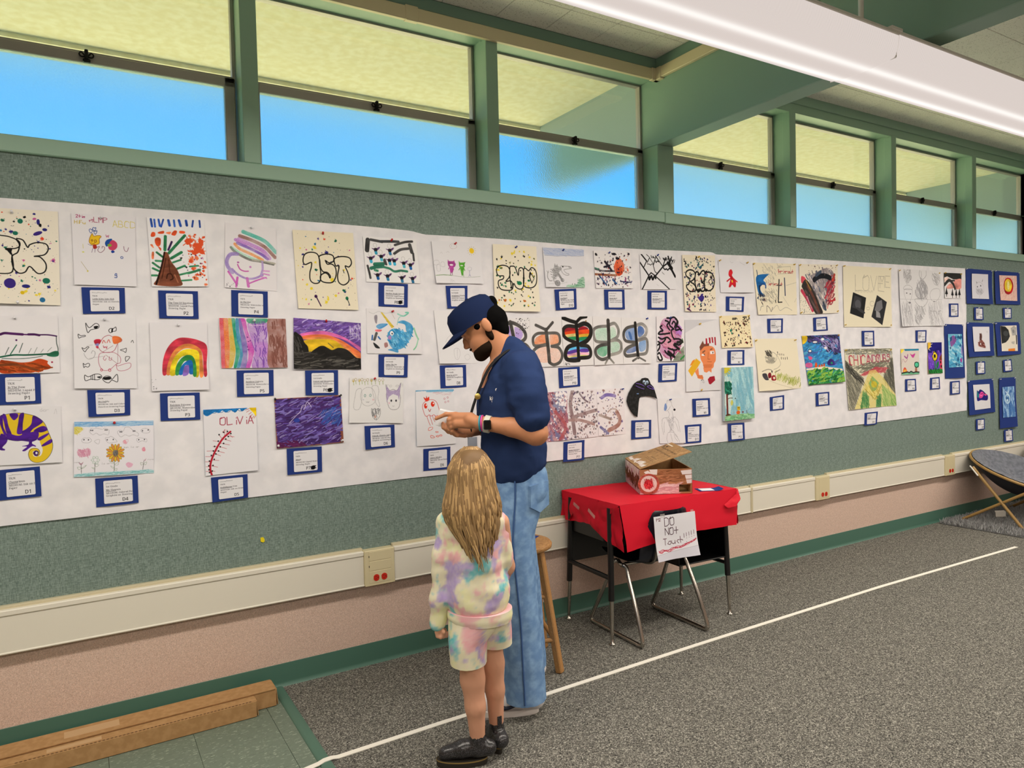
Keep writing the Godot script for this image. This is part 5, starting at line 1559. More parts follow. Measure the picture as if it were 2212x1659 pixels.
		"o 141416 0.9 19.5,8.9 25,15.2 34.5,9.2 39.8,10.8 39,15.5 27.6,18.1 22.4,21.9;bm 141416 32.4,13.3 39.1,12.6 37,15.8 33,15.9;o 141416 0.9 55.6,18.7 58.3,15.7 63,15.6 67,13.5 67.3,18.5 62.2,19.8 58.2,21.6;p 141416 60.3,15.7 63,15.6 61.5,21.2 59.5,21.2;o 141416 0.8 7.7,24.5 11.4,26.5 18.1,25.9 18,27.6 12,28.6 8.4,29.9;o 141416 0.8 13,43.4 17,44.5 22.4,41.6 23.7,42.7 20.3,45.7 17.3,48.9;o 141416 0.8 73.7,45.6 79.1,44.3 83.4,43.1 82.3,49 79,47.3;o 141416 0.8 82.2,55.2 88.9,55.5 82.7,61.8;o 141416 0.8 14.5,65 17.1,66.7 22.5,64.7 24.5,67.3 21.7,70.2 17.7,69.1 15.4,70.8;o 141416 0.9 16.5,81.3 22.1,83.6 31.5,80.1 39.5,80 43.2,83.6 36.7,87.7 26,87.1 17.3,88.9;s 141416 0.8 26.1,82.2 26,87.1;s 141416 0.8 28.8,81 28.7,87.7;s 141416 0.8 31.5,80.3 32,88.1;bm 141416 35.4,83.6 42.1,83 39.4,85.3;o 141416 0.9 44.5,85.9 50.2,82.4 56.9,83.5 59.5,87 67.6,79.9 68.1,90.5 59.4,88.2 54,92 47.3,90;bm 141416 45.5,84.7 55.5,83.5 56.8,87 47.4,87.7;c 141416 0.7 91.3,34.7 93.8,31.6 95.6,35.2;o a04458 0.8 41.9,35.4 47.4,28.3 55.5,25.2 62.1,27.4 75.4,30.2 75.3,33.7 69.9,36.2 64.4,45.7 56.3,49.3 44.3,48.3 38.4,41.3;bm d8703e 61.4,27.1 70.1,26.5 76,29.6 74.6,33.7 68.6,36.8 62.6,36.3;bm b82a40 31.9,33.2 36.6,31 42.6,31.9 40.5,37.8 33.8,37.9;bm 8a84c0 33.1,38.5 39.2,36.6 38.4,41.3;bm c83a50 34.4,41.4 38.4,40.7 37.7,44.3;c c85a50 1.1 45.2,36.5 47.3,32.4 49.9,35.9;c c85a50 1.1 52.5,35.8 55.3,31.4 57.2,35.4;c b03048 0.9 46.4,40.1 47.7,43 49.5,41.2 51.7,43.7 52.2,40.6;o a8506a 0.7 38.7,56.6 41.5,50.7 50.9,49.4 62.9,49.3 72.8,55.1 73.3,63.3 66.6,65.7 55.7,73.5 45,74.1 39.2,66;c a8506a 0.7 48.8,54.1 46.1,57.7 48.7,60.6 50.7,57.6;c a8506a 0.7 56.1,55.2 55.4,59.9 58.7,59.9 59.4,56.4;o a8506a 0.7 66.6,65.7 69.2,68.1 82.7,64.4 90,64.4 89.2,70.3 79.8,74.5 69.1,74;r b03048 0.8 43,73.9 1.6,1.6;r b03048 0.8 56,74.1 1.9,1.9;ck 77777c 0.7 16.1,51 17.4,54.5 22.6,59.1 30.7,56.7 33.5,49.6 29.6,47.3 27.5,50.8;ck 909096 0.5 24,57.9 46.8,54.7;s 8a5a66 0.5 69.9,37.4 69,65.7;s 8a5a66 0.5 50.2,52.9 68.6,65.1;s 8a5a66 0.5 46.3,48.3 61.8,39.8;ck 9a9aa0 0.5 17.6,45.1 21.7,40.4 29.8,39.1"],
	["painting", "painting", "bright watercolour rainbow arch on white paper", [0.2711, 1.7042, 0.4981, 1.7023, 0.4972, 1.4084, 0.2702, 1.4108], 0, 0.006, "e4e3ea", 180, 233, null, [["clear", 0.3824, 1.6903]],
		"bm c83a4e 19.4,75.7 21,54.9 29.8,36.5 45,24.2 62.6,22.2 85.8,26.5 98.6,35.3 96.8,61.8 96.9,78.1 91.1,77.4 89.5,44.1 73.9,32.8 56.3,32.8 41.3,41.5 30.4,58.7 26.7,75.2;bm e08a4a 26,75.8 29.6,58.6 39.9,41.5 56.3,32.2 73.9,32.2 88.1,41.6 90.2,61.7 90.3,78.7 83.7,79.2 83.4,49.1 72.1,39 56.1,39 42.5,48.9 34.5,63.6 32.6,75.9;bm e2cc2a 31.8,76.5 34.6,61.2 42.5,48.9 56,40.3 72.1,39 83.6,44.1 83.7,61.6 82.2,78.5 76.4,79.1 75.9,54.1 63,49 54.1,50.2 46.6,56.3 41.6,68.6 40.5,77.3;bm 3a944a 41.3,76.6 43.3,63.7 52.6,52.6 63,47.7 73.1,50.3 77.8,61.6 77.9,78.5 72,78.4 69.8,61.5 59.7,56.4 52.1,63.8 47.9,76.1;bm 1f6ab8 47.2,76.1 50.5,66.3 58.2,58.9 67.1,55.2 72.1,59 72.2,74 70.6,76.5 65.5,75.1 63.8,63.9 57.9,63.9 53.8,76.2;bm 8a6ac4 53.7,77.5 57.2,65.1 62.4,62.7 65.3,63.9 64.9,73.9 60.3,78.2;d 6a6a70 8 0.4,1 -1.4,82.7 9.6,97.5"],
	["painting", "painting", "wide watercolour of rainbow stripes ending in lilac and brown blocks", [0.5489, 1.7258, 0.8414, 1.7251, 0.8435, 1.4974, 0.5527, 1.5009], 0, 0.006, "e4e0e8", 222, 171, null, [["clear", 0.6983, 1.7150]],
		"bw d85a68 1,0.3 6.6,0.2 6.9,25.2 7.1,50.2 6.1,75.1 8.3,99.3 0.6,99.7 0.8,50.2;bw e47e48 6.6,0.2 12.9,1 13.4,33.5 13.7,58.5 12.1,83.5 10.8,99.3 5.7,98.8 6.5,50.2;bw d0b048 13.5,0.9 18.5,0.9 19.4,25.1 21.5,45.1 21.5,68.6 17.4,91.9 13.9,99.4 10.8,98.5 13.7,58.5;bw 2f9a78 18.5,0 23.5,2.5 23.8,25.1 27.7,55.2 28.4,68.6 25.3,83.7 21.5,99.5 17.8,98.6 21.9,68.6 20.7,41.8;bw 3a8ab4 24.1,2.4 28.5,2.4 28.9,25 31.7,50.2 32.9,68.6 28.9,90.4 26,99.6 22.2,98.7 28.4,68.6 24.4,41.8;bw 7a68b4 28.5,0.7 32.3,1.5 35.1,25 39.2,50.2 38.9,75.4 36.1,98.9 27.2,99.1 32,75.4 30.6,45.1;bw c85ab8 31.7,0.6 38.5,3.1 41.4,24.9 46.8,48.5 49.5,62 47,78.9 41.1,99.9 35.5,99.3 40.2,75.4 38.3,41.8;bw b48ace 42.7,8 69.7,7.7 70.4,41.7 69.6,99.5 45,99.4 49.3,68.7 44.7,38.4;bw c08ad4 50.6,50.2 68.2,50.2 69.2,75.7 53.4,75.5;bw 4aa07e 42.3,0.5 71.2,0.5 67.7,9.4 44.5,10.5;bw 9a6a62 73,0.5 99.4,0.4 100.5,45 99.6,99.1 70.3,98.6 71.6,41.7;hw 80524a 1.8 50 85 17.6 74.8,4.2 98.6,3.8 98.2,96.5 72.9,96.1;hw 7a4ab0 1.3 30 85 15.1 47,11.4 68.3,11.1 66.6,96 50.2,95.8;cw e4c8e8 1 45.7,10.5 46.8,14.7 66.9,13.6;d 7a3a90 5 0.8,1.5 38.5,35 44.6,75.5"],
	["painting", "painting", "painting of a purple sky and pink-orange sunset behind black hills", [0.8783, 1.7306, 1.2053, 1.7075, 1.1989, 1.4795, 0.8704, 1.4909], 0, 0.008, "6a4a94", 229, 168, null, [["red", 1.0337, 1.7140]],
		"hm 6a4ea4,8a70c0,5a3f92,b0a0d4,7a5ab0 1.7 260 -20 11.2 0.2,0.3 99.7,0.4 99.9,48.9 75.3,32.9 44.2,23.3 0.2,30.3;hm c8bce0 0.6 60 80 7.5 81.6,7.5 99,5.5 97.7,40 82.7,32.2;bm e070b4 6.8,33.1 19.3,27.1 44.2,22.5 69.1,29.8 87.7,42.6 99.1,52.6 99.1,60.7 81.5,43 62.8,33.9 38,29.8 13.1,35.9;bm e87a4a 11.2,36.1 25.5,31.3 47.9,29.9 69,38.6 87.7,53.3 98.8,63.5 98.8,77.9 87.6,69.4 75.2,50.5 50.4,38.3 25.5,39.2 13.1,40.9;bm f09a5a 13.1,40.9 31.7,35.4 52.9,36.4 72.8,47.1 88.9,65.8 98.8,77 92.6,78.2 75.2,57.6 50.4,41.7 25.5,41.7;bm e0b92c 13.7,45 25.5,40.9 42.9,38.8 60.3,41 72.8,54.2 87.6,73 85.1,78.4 23,70.4 18,57.3;cm 8a7a3a 1.5 50.4,46.9 57.8,55.1;bm 242322 0.1,32.8 8.1,32.2 12.4,37.6 15.5,47.4 20.5,55.5 22.8,67.1 30.5,60 37.9,53.6 44.2,52.8 50.4,57.2 56.6,60.3 65.3,55.5 75.2,56.7 82.7,62.5 92.6,74.6 99.8,77.9 99.8,99.6 0.1,99.5;hm 3e3c3a,5a5854,2e2c2a 1.7 110 -8 19.9 0.6,64.7 99.4,81.5 99.4,98.7 0.6,98.4;hm 4a4846 1.2 30 60 9.9 1.2,35.2 11.8,41 19.3,67.2 1.9,74.5"],
	["painting", "painting", "white sheet with a blue narwhal and sea creatures under a yellow horn", [1.2365, 1.7810, 1.5194, 1.7751, 1.5298, 1.5503, 1.2342, 1.5572], 0, 0.006, "e4e3e8", 193, 153, null, [["red", 1.3723, 1.7670]],
		"ck a4a8ac 0.5 4.6,7.7 12.6,11.3 22.1,6.1 28.8,7.4 35.5,9.5 47.7,6.5;p d8bf4a 26.1,7.5 29.5,8.1 50.5,39.3 45.8,42.6;hk a88a2a 0.5 60 10 4 26.8,7.9 29.5,8.5 50.5,39.3 46.4,42.3;bw 3a94cc 38.1,54.1 46.4,44.2 57,43.9 64.7,50.1 78,48.1 85.2,38.1 84.4,52.7 77,69.2 65.8,85.5 50,90.6 41.1,81.2 37.7,66.8;bw 3a94cc 57.6,29.4 68.5,24.1 82.8,31.7 86,42.9 81.8,52.8 72.7,48.2 70.7,33.7;hm 2f86c0,5aaedc,7cc4e8 1.6 130 60 7.9 38.1,54.1 57,43.9 78,49.7 85.1,39.7 79.8,65.8 65.8,85.5 50,89 39.9,79.6;e f0f0f4 45.4,53.9 3.4,5.1;e 1a2a3a 46,54.6 1.2,1.9;ew b484c4 41.1,63.6 3.2,4.8;bw 3a8ed0 17.3,38.8 25.4,33 38.8,33.3 30.5,41.5 22.4,45;bm d8707a 15.8,46.8 27.1,46.4 25,50.5 17,50.7;cm 55585a 4.5 17.6,54.6 13.3,69;bm 2a2c2e 11.2,75.4 17.6,80 22.7,87.8 14.9,86.4;cm 2f68b0 2.4 10.2,59.6 9.3,69.1;cm 2f68b0 2.6 20.7,62.5 23.8,67.2;cw 78c8b4 2.4 58.4,10.1 68.9,14.4 78.7,6.7 73.4,6.1;cw 8accc0 1.3 68.9,14.4 60.7,18 56.1,34.3;ck a8906a 0.5 47.6,10.5 52.5,21.5;bw 8a8490 14.5,16.7 19.9,14.9 18.8,32.4 15.5,29.4;cw 78c49a 2.9 87.7,41.3 90.9,55.8 94.3,65.5;cw 78c49a 2.1 94.3,65.5 89.5,81.9 83.9,90.1;bw a87a78 30.8,76.6 36.1,74.9 37.2,82.8 31.8,86.1;bw 3a8ec8 36.9,90.8 52.7,87.4 54.9,97 44.6,93.9;ck b0b0b4 0.4 4.2,98.4 13.3,98.7"],
	["drawing", "drawing", "white sheet with faint pencil ovals, half hidden behind the man", [1.6042, 1.7773, 1.8386, 1.7767, 1.8535, 1.4956, 1.6262, 1.4984], 0, 0.012, "e6e6ea", 152, 182, null, [],
		"ok b8b8be 0.9 40.3,75.8 45.3,71 53.8,72.6 55.9,82.2 49.3,91.7 41.9,90;ck b8b8be 0.9 49.4,72.6 47.3,90.1;ck c0c0c6 0.9 20.6,59.9 28.3,50.4 39.8,44.1;ok c0c0c6 0.9 67.4,87 76.6,82.2 82.5,88.7 73.3,93.4;ck c0c0c6 0.9 36.5,53.6 41.5,66.2"],
	["painting", "painting", "purple butterfly painting with speckles, half hidden behind the man", [1.9950, 1.7382, 2.1958, 1.7460, 2.2049, 1.4646, 2.0097, 1.4611], 0, 0.005, "e6e5e8", 125, 173, null, [],
		"bw b49ae0 15.4,24.3 29.5,15.6 35.6,20.8 49,51.2 33.3,42.8;bw b49ae0 48.9,19.1 68.3,23.5 75.7,33.8 66.4,43.6 54.6,45.3;bw c8b4e4 58.2,59.5 81.4,62.1 86.9,76.4 63.8,71.7;cm 5a5856 10 19.7,14.4 36.8,8.8 62.5,15.3 81.2,27.8 83.4,40 69.4,47.7 54.1,50.4;cm 5a5856 10 54.1,50.4 82.1,54.1 96.1,66.6 96.6,80.7;cm 4a4846 10.7 36.3,7.8 41.5,26.9 48.8,53.2;cm 5a5856 8.7 19.7,14.4 11.8,26.3;d 2a2a2e 60 0.7,2 54,1.1 97.3,32.3"],
	["painting", "painting", "peach and orange butterfly painting in the row of five", [2.1971, 1.7460, 2.4180, 1.7532, 2.4261, 1.4662, 2.2056, 1.4646], 0, 0.005, "e6e5e8", 134, 171, null, [],
		"bw e88a5a 13.3,44.7 24.9,37.9 45.6,35.2 45.8,53.5 14.1,54.8;bw f0a884 61.3,35.5 84.8,37 87.8,48.2 83.5,56.3 61.3,56.8;bw ecc4b4 11.2,73 26.3,61.2 48.7,57.6 49.5,90 11.8,86.1;bw ecc8ba 60.4,60.9 82.9,64.4 93.1,76.8 84.2,90.9 68.2,93.5 57.6,86.2;cm 605e5c 7.6 44.2,32.1 22.1,32.7 8.9,40.6 9.4,54.7 23.5,57.1 48.9,54.5;cm 605e5c 7.6 55.2,32.3 82,32.9 90.9,40.1 88.3,54.3 64.3,58.9;cm 605e5c 8.2 48.8,55.6 23.3,59.1 6.8,68.8 8.7,85;cm 605e5c 8.2 64.3,58.9 86.2,62.4 96.2,76.9 87.3,90.9 68,96.2 55.6,92.2;cm 4a4846 10.1 49.4,25.1 52.1,53.6 54.2,90.2;cm 5c5a58 7.6 47.9,25.1 18.7,15.5;cm 4e4c4a 7.6 52.7,24.2 70.9,11.3"],
	["painting", "painting", "rainbow-striped butterfly painting with thick black outline", [2.4195, 1.7532, 2.6442, 1.7595, 2.6503, 1.4675, 2.4276, 1.4662], 0, 0.005, "e6e5e8", 132, 169, null, [],
		"bm 9a2430 7.4,25.2 24,21.3 43.7,21.6 43.3,27.7 6.9,31.3;bm 9a2430 56.8,21.8 73.2,20.6 84.3,26.3 53,28.9;bm d84a22 6.9,31.3 43.3,27.7 44.5,33.9 6.6,36.4;bm d84a22 53,28.9 85.9,26.9 87.1,35.6 52.5,37.1;bm e8d88a 9.8,36.8 45.4,34.5 45.7,40.1 16.1,41.6;bm d8a83a 52.5,37.1 87.1,35.6 85,41.7 52.1,42.8;bm 2a8a58 16,42.2 46.3,40.7 46.9,47.2 28.8,46.9;bm 2a8a58 52.1,42.8 83.4,42.1 74.7,48.7 52.3,49.4;bm 4aa0d8 53.3,49.8 73.1,49.3 57.9,54.6;bm 5ab0e0 21.4,59 46.3,56.4 45.7,65.6 15.8,68.1;bm 5a9ad4 54.3,59.6 74,61 80.2,66.3 54.5,66.2;bm 5a3a98 15.7,70.2 46.6,66.1 46.9,71.8 13.6,76.2;bm 5a3a98 55.5,66.2 81.9,66.7 81.5,72.5 56.1,72.4;bm e4a8c0 13.5,77.3 46.8,72.8 46.6,76.9 15,80.3;bm e4d88a 15,80.3 46.5,77.9 46.2,82 19.8,82.5;bm e8b0c4 56.7,73 83,74.6 79.5,78.6 56.4,78.1;bm d8d88a 56.4,78.1 79.5,79 76,81.6 56.2,81.8;bm 3a4a9c 19.7,83.5 46.2,82.4 46,86.1;bm 3a4a9c 56.2,81.8 76,81.6 65.9,84.5;cm 2a2827 9.2 43.7,20.6 17.6,19.2 4,26.1 6.3,40.4 25.4,48.9 44.8,53.3;cm 262423 11.8 53.7,18.7 73.6,14.9 91.1,22.3 91.9,37.7 78,49.8 57.9,55.6;cm 2a2827 11.2 44.6,56.4 18,61 7.2,73.1 9.7,85.3 29.2,88.8 49.1,88.2;cm 2a2827 9.9 57.7,58.7 80.6,61.2 89.7,72.6 84.2,82.8 56,84.3;cm 1c1b1a 9.9 45.9,12.4 47.7,49.3 48.5,87.2;cm 1e1d1c 9.9 45.9,12.4 24.9,8.1 1.8,1.7;cm 1e1d1c 8.5 47.6,11.4 61.2,3.4 79.4,1;e a07a5a 77.8,9.8 2.6,1.6;d 4a4a4c 12 0.7,1.6 2.5,93.3 18.6,99.8"],
	["painting", "painting", "pale green butterfly painting with grey outline", [2.6457, 1.7595, 2.8649, 1.7548, 2.8761, 1.4685, 2.6518, 1.4663], 0, 0.005, "e6e5e8", 123, 165, null, [],
		"bw b8d8c8 8.7,29.4 19.6,24.1 44.3,22.8 45.9,50 14.4,49 8,39.7;bw c0dccc 61.9,22.5 75.9,23.4 80.3,35.1 74.2,45.7 59.3,48.9;bw 6aae8c 13.3,66.5 27.7,60.4 45.1,60.5 44.7,77.2 29.6,82.9 12.6,76.8;bw b4d4c2 59.6,54.2 80.7,52.1 90.6,60.7 82.6,73.5 61.4,76.4;cm 7a7876 8.4 48.1,19.6 16.2,22.1 1.6,29.5 4.1,45.9 14.2,52.1 45.7,53.1;cm 8a8886 9.1 58.9,16.2 76.7,13.8 88,26.4 83.3,41.5 59.9,50;cm 5a5856 9.1 45.4,57.3 20.7,60.4 6.2,68.5 8.9,80.9 25.8,88.4 46.8,85.7;cm 908e8a 9.1 59.9,50 84.5,48.9 96,58.6 89.6,73.6 57.7,79.5;cm 3a3836 11.2 53.1,7.9 53.2,45.8 51.1,84.7;cm 807e7a 5.6 46.7,87.8 37.3,97.6;cm 807e7a 5.6 55.4,87.9 66.9,96.6"],
	["painting", "painting", "blue butterfly painting at the right end of the row of five", [2.8664, 1.7548, 3.0869, 1.7548, 3.1028, 1.4679, 2.8777, 1.4679], 0, 0.005, "e6e5e8", 122, 159, null, [["blue", 3.0723, 1.7487]],
		"bw 7a98cc 14,30.5 29.7,19.7 48.3,18.5 49.3,47.9 26.9,51.1 13.1,41.3;bw 4a6cb0 59.2,20.7 74,19.5 82.4,28.3 76.1,37.1 59.1,41.4;bw 6a80b4 12.5,69.4 33.2,63.1 50,59.9 48.9,71.9 17.3,77;bw 7aa0d4 59.7,54.5 82.3,49.2 85.2,56.9 80.2,70 61.6,73.1;cm 565452 8.8 44.6,18.5 18.4,23 6.3,34.8 12.3,49.9 45.1,53.4;cm 9a9896 9.6 57.7,16.3 74.6,14 90.2,23.9 83.2,39.3 60.4,46.9;cm 5a5856 9.6 46.5,57.7 18.4,65.1 6.6,73.6 13.2,82.3 46.3,80.6;cm 7c7a78 8.8 60.2,49.1 86.2,45.9 90.5,59.1 83.3,76.6 61,79.7;cm 262423 9.6 49.6,12 51.1,47.9 53.8,86.1;cm 6a6866 5.9 53.1,86.1 34.2,93.4;cm 6a6866 5.1 56.8,86.1 77.9,94.1;b 4a70b0 23.1,31.6 30.5,31.6 36.6,45.7 29.1,46.8"],
	["painting", "painting", "pink and violet wash crossed by thick black branching lines", [3.1560, 1.7654, 3.3928, 1.7683, 3.3952, 1.4769, 3.1578, 1.4785], 0, 0.006, "e8e4ea", 127, 155, null, [["blue", 3.2706, 1.7558]],
		"bw c48ab4 19.6,9.7 62.9,4.1 86.8,24.7 88.9,50.9 78.8,73.2 47.2,95.3 10.9,80.1 8.9,50.4;bw b07ad0 68.6,17.2 89.9,24.7 89.2,41.5 67.8,37.7;bw d89ab0 28.1,32 64.7,39.5 60.5,69.4 23.7,65.4;cw b0608a 4.3 85.3,65.8 72.5,76.9 47.2,95.3;pm 8a9484 66,86.2 97.6,65.9 98.8,99.6 53.3,99.5;cm 3a8a4a 4.9 84.2,95.7 98.3,88.4;cm 5a9a50 3.7 92,50.9 94.8,58.4;h b05a80 1.8 60 30 18.5 13.4,13.4 86.8,22.8 84.7,80.8 16.6,91.3;c 18171a 4.6 38.3,4.1 50.5,6 47,19 62,28.3;c 18171a 4.6 50.5,6 63,2.2 75,9.7 71.5,20.9 80.6,24.7 89.6,32.2;c 18171a 4.6 62,28.3 52.7,32 55.3,43.2 61.2,50.7;c 18171a 4.6 19.2,20.8 12.9,24.5 21.9,31.9 12.6,33.8 6.2,39.3 24.7,39.4 46.3,37.6;c 18171a 4.6 32,9.7 44.1,13.4 37.7,20.8 46.6,30.2;c 18171a 4.6 56.3,17.1 62.7,11.6 68.6,17.2 65.2,24.6;c 18171a 4.6 6,46.7 18.1,50.5 36.7,46.9 48.8,54.4 39.4,58;c 18171a 4.6 4.1,56 14.7,59.7 24.1,56.1 30.4,50.5;c 18171a 4.6 61.2,50.7 79.7,50.8 91.8,56.5 79.2,63.9 63.9,60.1;c 18171a 4.6 60.8,61.9 72.8,69.5 66.5,75 48.1,73 38.9,71;c 18171a 4.6 54.2,73 60.1,80.5 50.6,87.9 35.4,84 26.4,76.5;c 18171a 4.6 29.3,80.3 44.4,87.8 47.2,97.2;c 18171a 4.6 1.5,83.7 7.8,81 16.5,95 7.2,96.7 1.9,89.3;c 18171a 4.6 2.3,63.3 8.5,61.5 8.2,69 1.8,76.3;c 18171a 4.6 69,6 78,13.4 68.1,30.2 86.6,28.4;cm 2a2828 8 73.2,58.3 91.8,56.5;cm 1c1a1c 7.4 38.6,78.5 59.8,89.9;cm 1c1a1c 6.8 60.7,63.8 78.8,73.2"],
	["collage", "collage", "torn-paper face in orange with red stripes and a yellow strip on white", [3.4035, 1.7455, 3.7139, 1.7514, 3.7280, 1.2738, 3.4027, 1.2751], 0, 0.004, "e1e1e6", 162, 246, null, [["yellow", 3.5373, 1.7184], ["yellow", 3.5417, 1.2793]],
		"p cfcfd6 0.1,18.6 46,5.6 98.8,-0 1.2,0.2;p d8d8de 39.5,85.8 99.9,84.8 99.5,99.6 36.5,98.6;b e88a58 41.4,46 44.3,39 61.6,36.9 78.7,38.3 86.9,44.3 87.3,57.3 82.1,61.9 79.3,67.8 67,69.9 52.6,67.3 49.2,61.3 43.4,55.4;p e88a58 50.1,67.2 74.6,65.4 74,74.8 66.8,72.3 59.4,74.5 52.2,73.2;p 7a4a3a 40.6,38.3 50.9,29.7 54.3,34.4 69.2,33.4 69,37 54.1,37.9 42.8,43.6;p a81c2c 59.2,26.6 63.4,26.6 64.2,35.1 59.2,35.2;p a81c2c 68.4,25.7 73.4,25.4 74.1,33.5 69.7,33.4;p a81c2c 76.6,25 80.8,25.1 82,33 78.1,32.9;p a81c2c 85,25.1 89,24.9 89.9,36.6 86.2,36.2;p 8a5a42 47.6,45.5 56.3,42.7 57.5,44.4 50,47.3;p 8a5a42 71.1,41.7 78.6,40.4 78.5,42.4 71.5,43.5;p f0eef0 46.2,48.4 56,48 55.9,50.9 46.1,50.7;p 6a4434 51.2,47.9 56,48 55.4,50.9;p f0eef0 71,44.6 83.2,44.2 84.2,48.4 71.9,48.8;p 6a4434 77,45.9 81.9,45.4 79.3,48.7;s b8653c 1.5 65.9,46.3 64.2,55.7 70.3,55.8;s b8653c 1.2 62.7,59.2 74.9,59.5;p d87a4a 49.1,63.1 62.5,62.8 77.1,63 74.4,67.7 52.5,67.9;p e8902c 18.9,57.3 26.3,55.1 23.6,62.1 11.4,64.2;p e6b22c 30.1,54 43.2,59.5 16.9,79.2 6.7,70.8;p e88a58 25.6,72.6 35.6,67 37.5,77.5 49.5,80.1 49.2,84.2 34.9,82.2;p d87a4a 32.7,77.4 47.2,77.7 49.3,82.5 32.5,81.5;p a01c30 62.5,84 68.8,80.6 82.1,79.7 84.2,85.6 70.6,91.2 65.8,90.5;d 3a3a3e 10 0.5,1 42,83.5 51.4,88.4"],
	["splatter_drawing", "drawing", "small pale yellow sheet of dark paint dots with a handwritten title", [3.7224, 1.7740, 4.0213, 1.7877, 4.0468, 1.5605, 3.7420, 1.5579], 0, 0.01, "efe2bc", 153, 111, null, [["yellow", 3.7300, 1.7665], ["yellow", 4.0078, 1.7756]],
		"d 1c1812,3a2018,5a1c18 120 0.8,2.5 8.3,17.4 94.9,95.5;e 1f7a60 34.2,46.5 3.3,4.1;e 1f7a60 36.8,54.9 2.5,3.1;e 1c2a5a 57.7,62.1 2.2,3.6;e 6a1418 78.7,84.7 3.3,2.8;t 1c1812 1.7 35.7,4.2 6.6 boon;t 1c1812 1.4 76.4,5.9 7.2 SPLAT;t 1c1812 1.1 77.6,16.3 5.5 rrr;t 1c1812 1.1 78.3,24.1 5 inc"],
	["drawing", "drawing", "cream sheet with a pencilled head, black and red figures and green grass", [4.0729, 1.6191, 4.5259, 1.6201, 4.5736, 1.2514, 4.1072, 1.2482], 0, 0.014, "ece4cc", 215, 177, null, [["yellow", 4.0834, 1.6047], ["yellow", 4.5059, 1.6074]],
		"ok 77746a 0.7 21.3,40 24,29.9 35.2,25.8 45.5,30.4 46.4,39.2 36.6,47.7 24.2,46.6;hk 3a3834 0.9 70 40 4.3 22.8,24.1 35.4,24.3 36.1,34.6 23.6,34.3;hk 9a968a 0.7 80 10 8.9 23.5,35.7 43.1,36.2 38.5,46.3 24.2,45.9;ck 8a867a 0.7 47.3,30.5 54.4,48.3 46.3,56.8 37.2,59.4;s 2a2824 1.4 49.9,26.1 50.4,28.3;s 2a2824 1.2 50.5,30.5 50.6,31;s 2a2824 1.1 54.9,29.9 55,32.4;s 2a2824 1.1 59.9,30 59.8,32.5;s 2a2824 1.1 64.3,30.9 64.2,33.1;s 2a2824 1.1 57.7,36.6 57.5,40.3;s 2a2824 1.1 62.3,37.5 62.4,40.4;s 2a2824 1.1 67.1,37.6 66.8,41;s 2a2824 1.1 72,37 72,40.7;bm 45434a 10.6,67.1 18.6,66.7 21.5,73.3 22.7,79.2 15.7,78.8 10.9,72.8;bm 7a1c24 23,67.6 28.5,65.6 29.5,73.7 23.1,75.6;bm 1c1a20 30.7,62.1 33.3,62.2 32,66.5;bm 8a2028 30.5,72.3 37.8,71.1 39.5,80 29.7,80.2;e ece4cc 35.5,76.1 2.5,2.6;ck 4a4844 0.9 10.1,62.7 23,58.9 31.7,60.7;hk a4ae4a,7a8a30,c4c878 1.1 220 -60 10.7 38.4,65.3 58.9,73.6 100.8,80.1 98.6,92.1 71.7,86.1 42.5,77.2;ck 4a4a30 1.1 38.4,65.3 51.3,60.7;ck b0a890 0.5 24.4,80.7 46.6,89.2 79.3,98.4"],
	["painting", "painting", "bright painting of a swirling night sky, pumpkins and a green field", [4.5804, 1.6377, 5.0314, 1.6502, 5.0892, 1.2819, 4.6567, 1.2689], 0, 0.014, "3a8ac4", 201, 168, null, [["yellow", 5.0179, 1.6425]],
		"hm 2a2e48,4a3f80,3a3860,6a5a9c 2.9 200 20 12.3 12.3,0.7 99.9,0.5 98.7,42 62.7,36.9 43.5,17.4 10,12.9;hm 3a94d0,2f7cbc,5ab0dc,4a6ab4 2.9 260 -15 12.3 -1.6,15.5 43.5,17.4 72.3,40.6 98.7,42 98.3,67.3 -1.6,62.6;hm 8a90c0,b0a0d0 1.6 60 40 8.2 47.1,8.2 95.4,7 94,32.2 52.8,34.9;bm e2c02c 0.3,0.6 14.1,1.6 11.3,11.4 1.2,17.1 -1.6,12.4;e e8e8f0 33,13.8 7,2.8;r 2a2a50 1.2 33,13.8 7,2.8;e f0f0f4 54,8.8 4.1,2.8;e eceef2 17.2,31.1 4.1,2.5;r 2a3050 1.2 17.2,31.1 4.5,3.1;e e8e8f0 59.2,27.1 4.1,2.8;b d85a90 10.7,42 18.8,42.4 21,47.1 13.5,49;bm e068a4 -0.4,58.9 4.2,54.6 16.4,55.3 18.5,60.8 14.8,63.9 2.4,63.6;bm d8541f 24.9,59.6 28.9,54.5 31.7,60 29,65.7 24.5,65.1;bm d8541f 33.6,63.2 37.3,59.6 39.3,63.6 36.1,66.5;bm d8541f 40.3,62.9 43.6,58.9 45.6,63.2 42.4,66;bm d8541f 46.7,61.7 49.8,58 51.4,62 48.6,65.4;bm 3a2a78 58.7,61.7 61,54 68.9,49.8 76.5,53.4 78.4,61.3 72.9,63.8;e 1f8a6a 70,58.5 2.9,2.5;p e8e0cc -1.1,65.7 47.9,64.1 97.6,72.1 97.1,76 47,69.5 -1.2,69;hm 2f8a48,1f6a34,58a860,8ab84a 2.9 260 -15 12.3 -1.4,70.2 46.9,70.3 97.5,77.6 99.4,100 0.5,99.6;s 1f5a2c 1.6 0.6,99.3 100,100"],
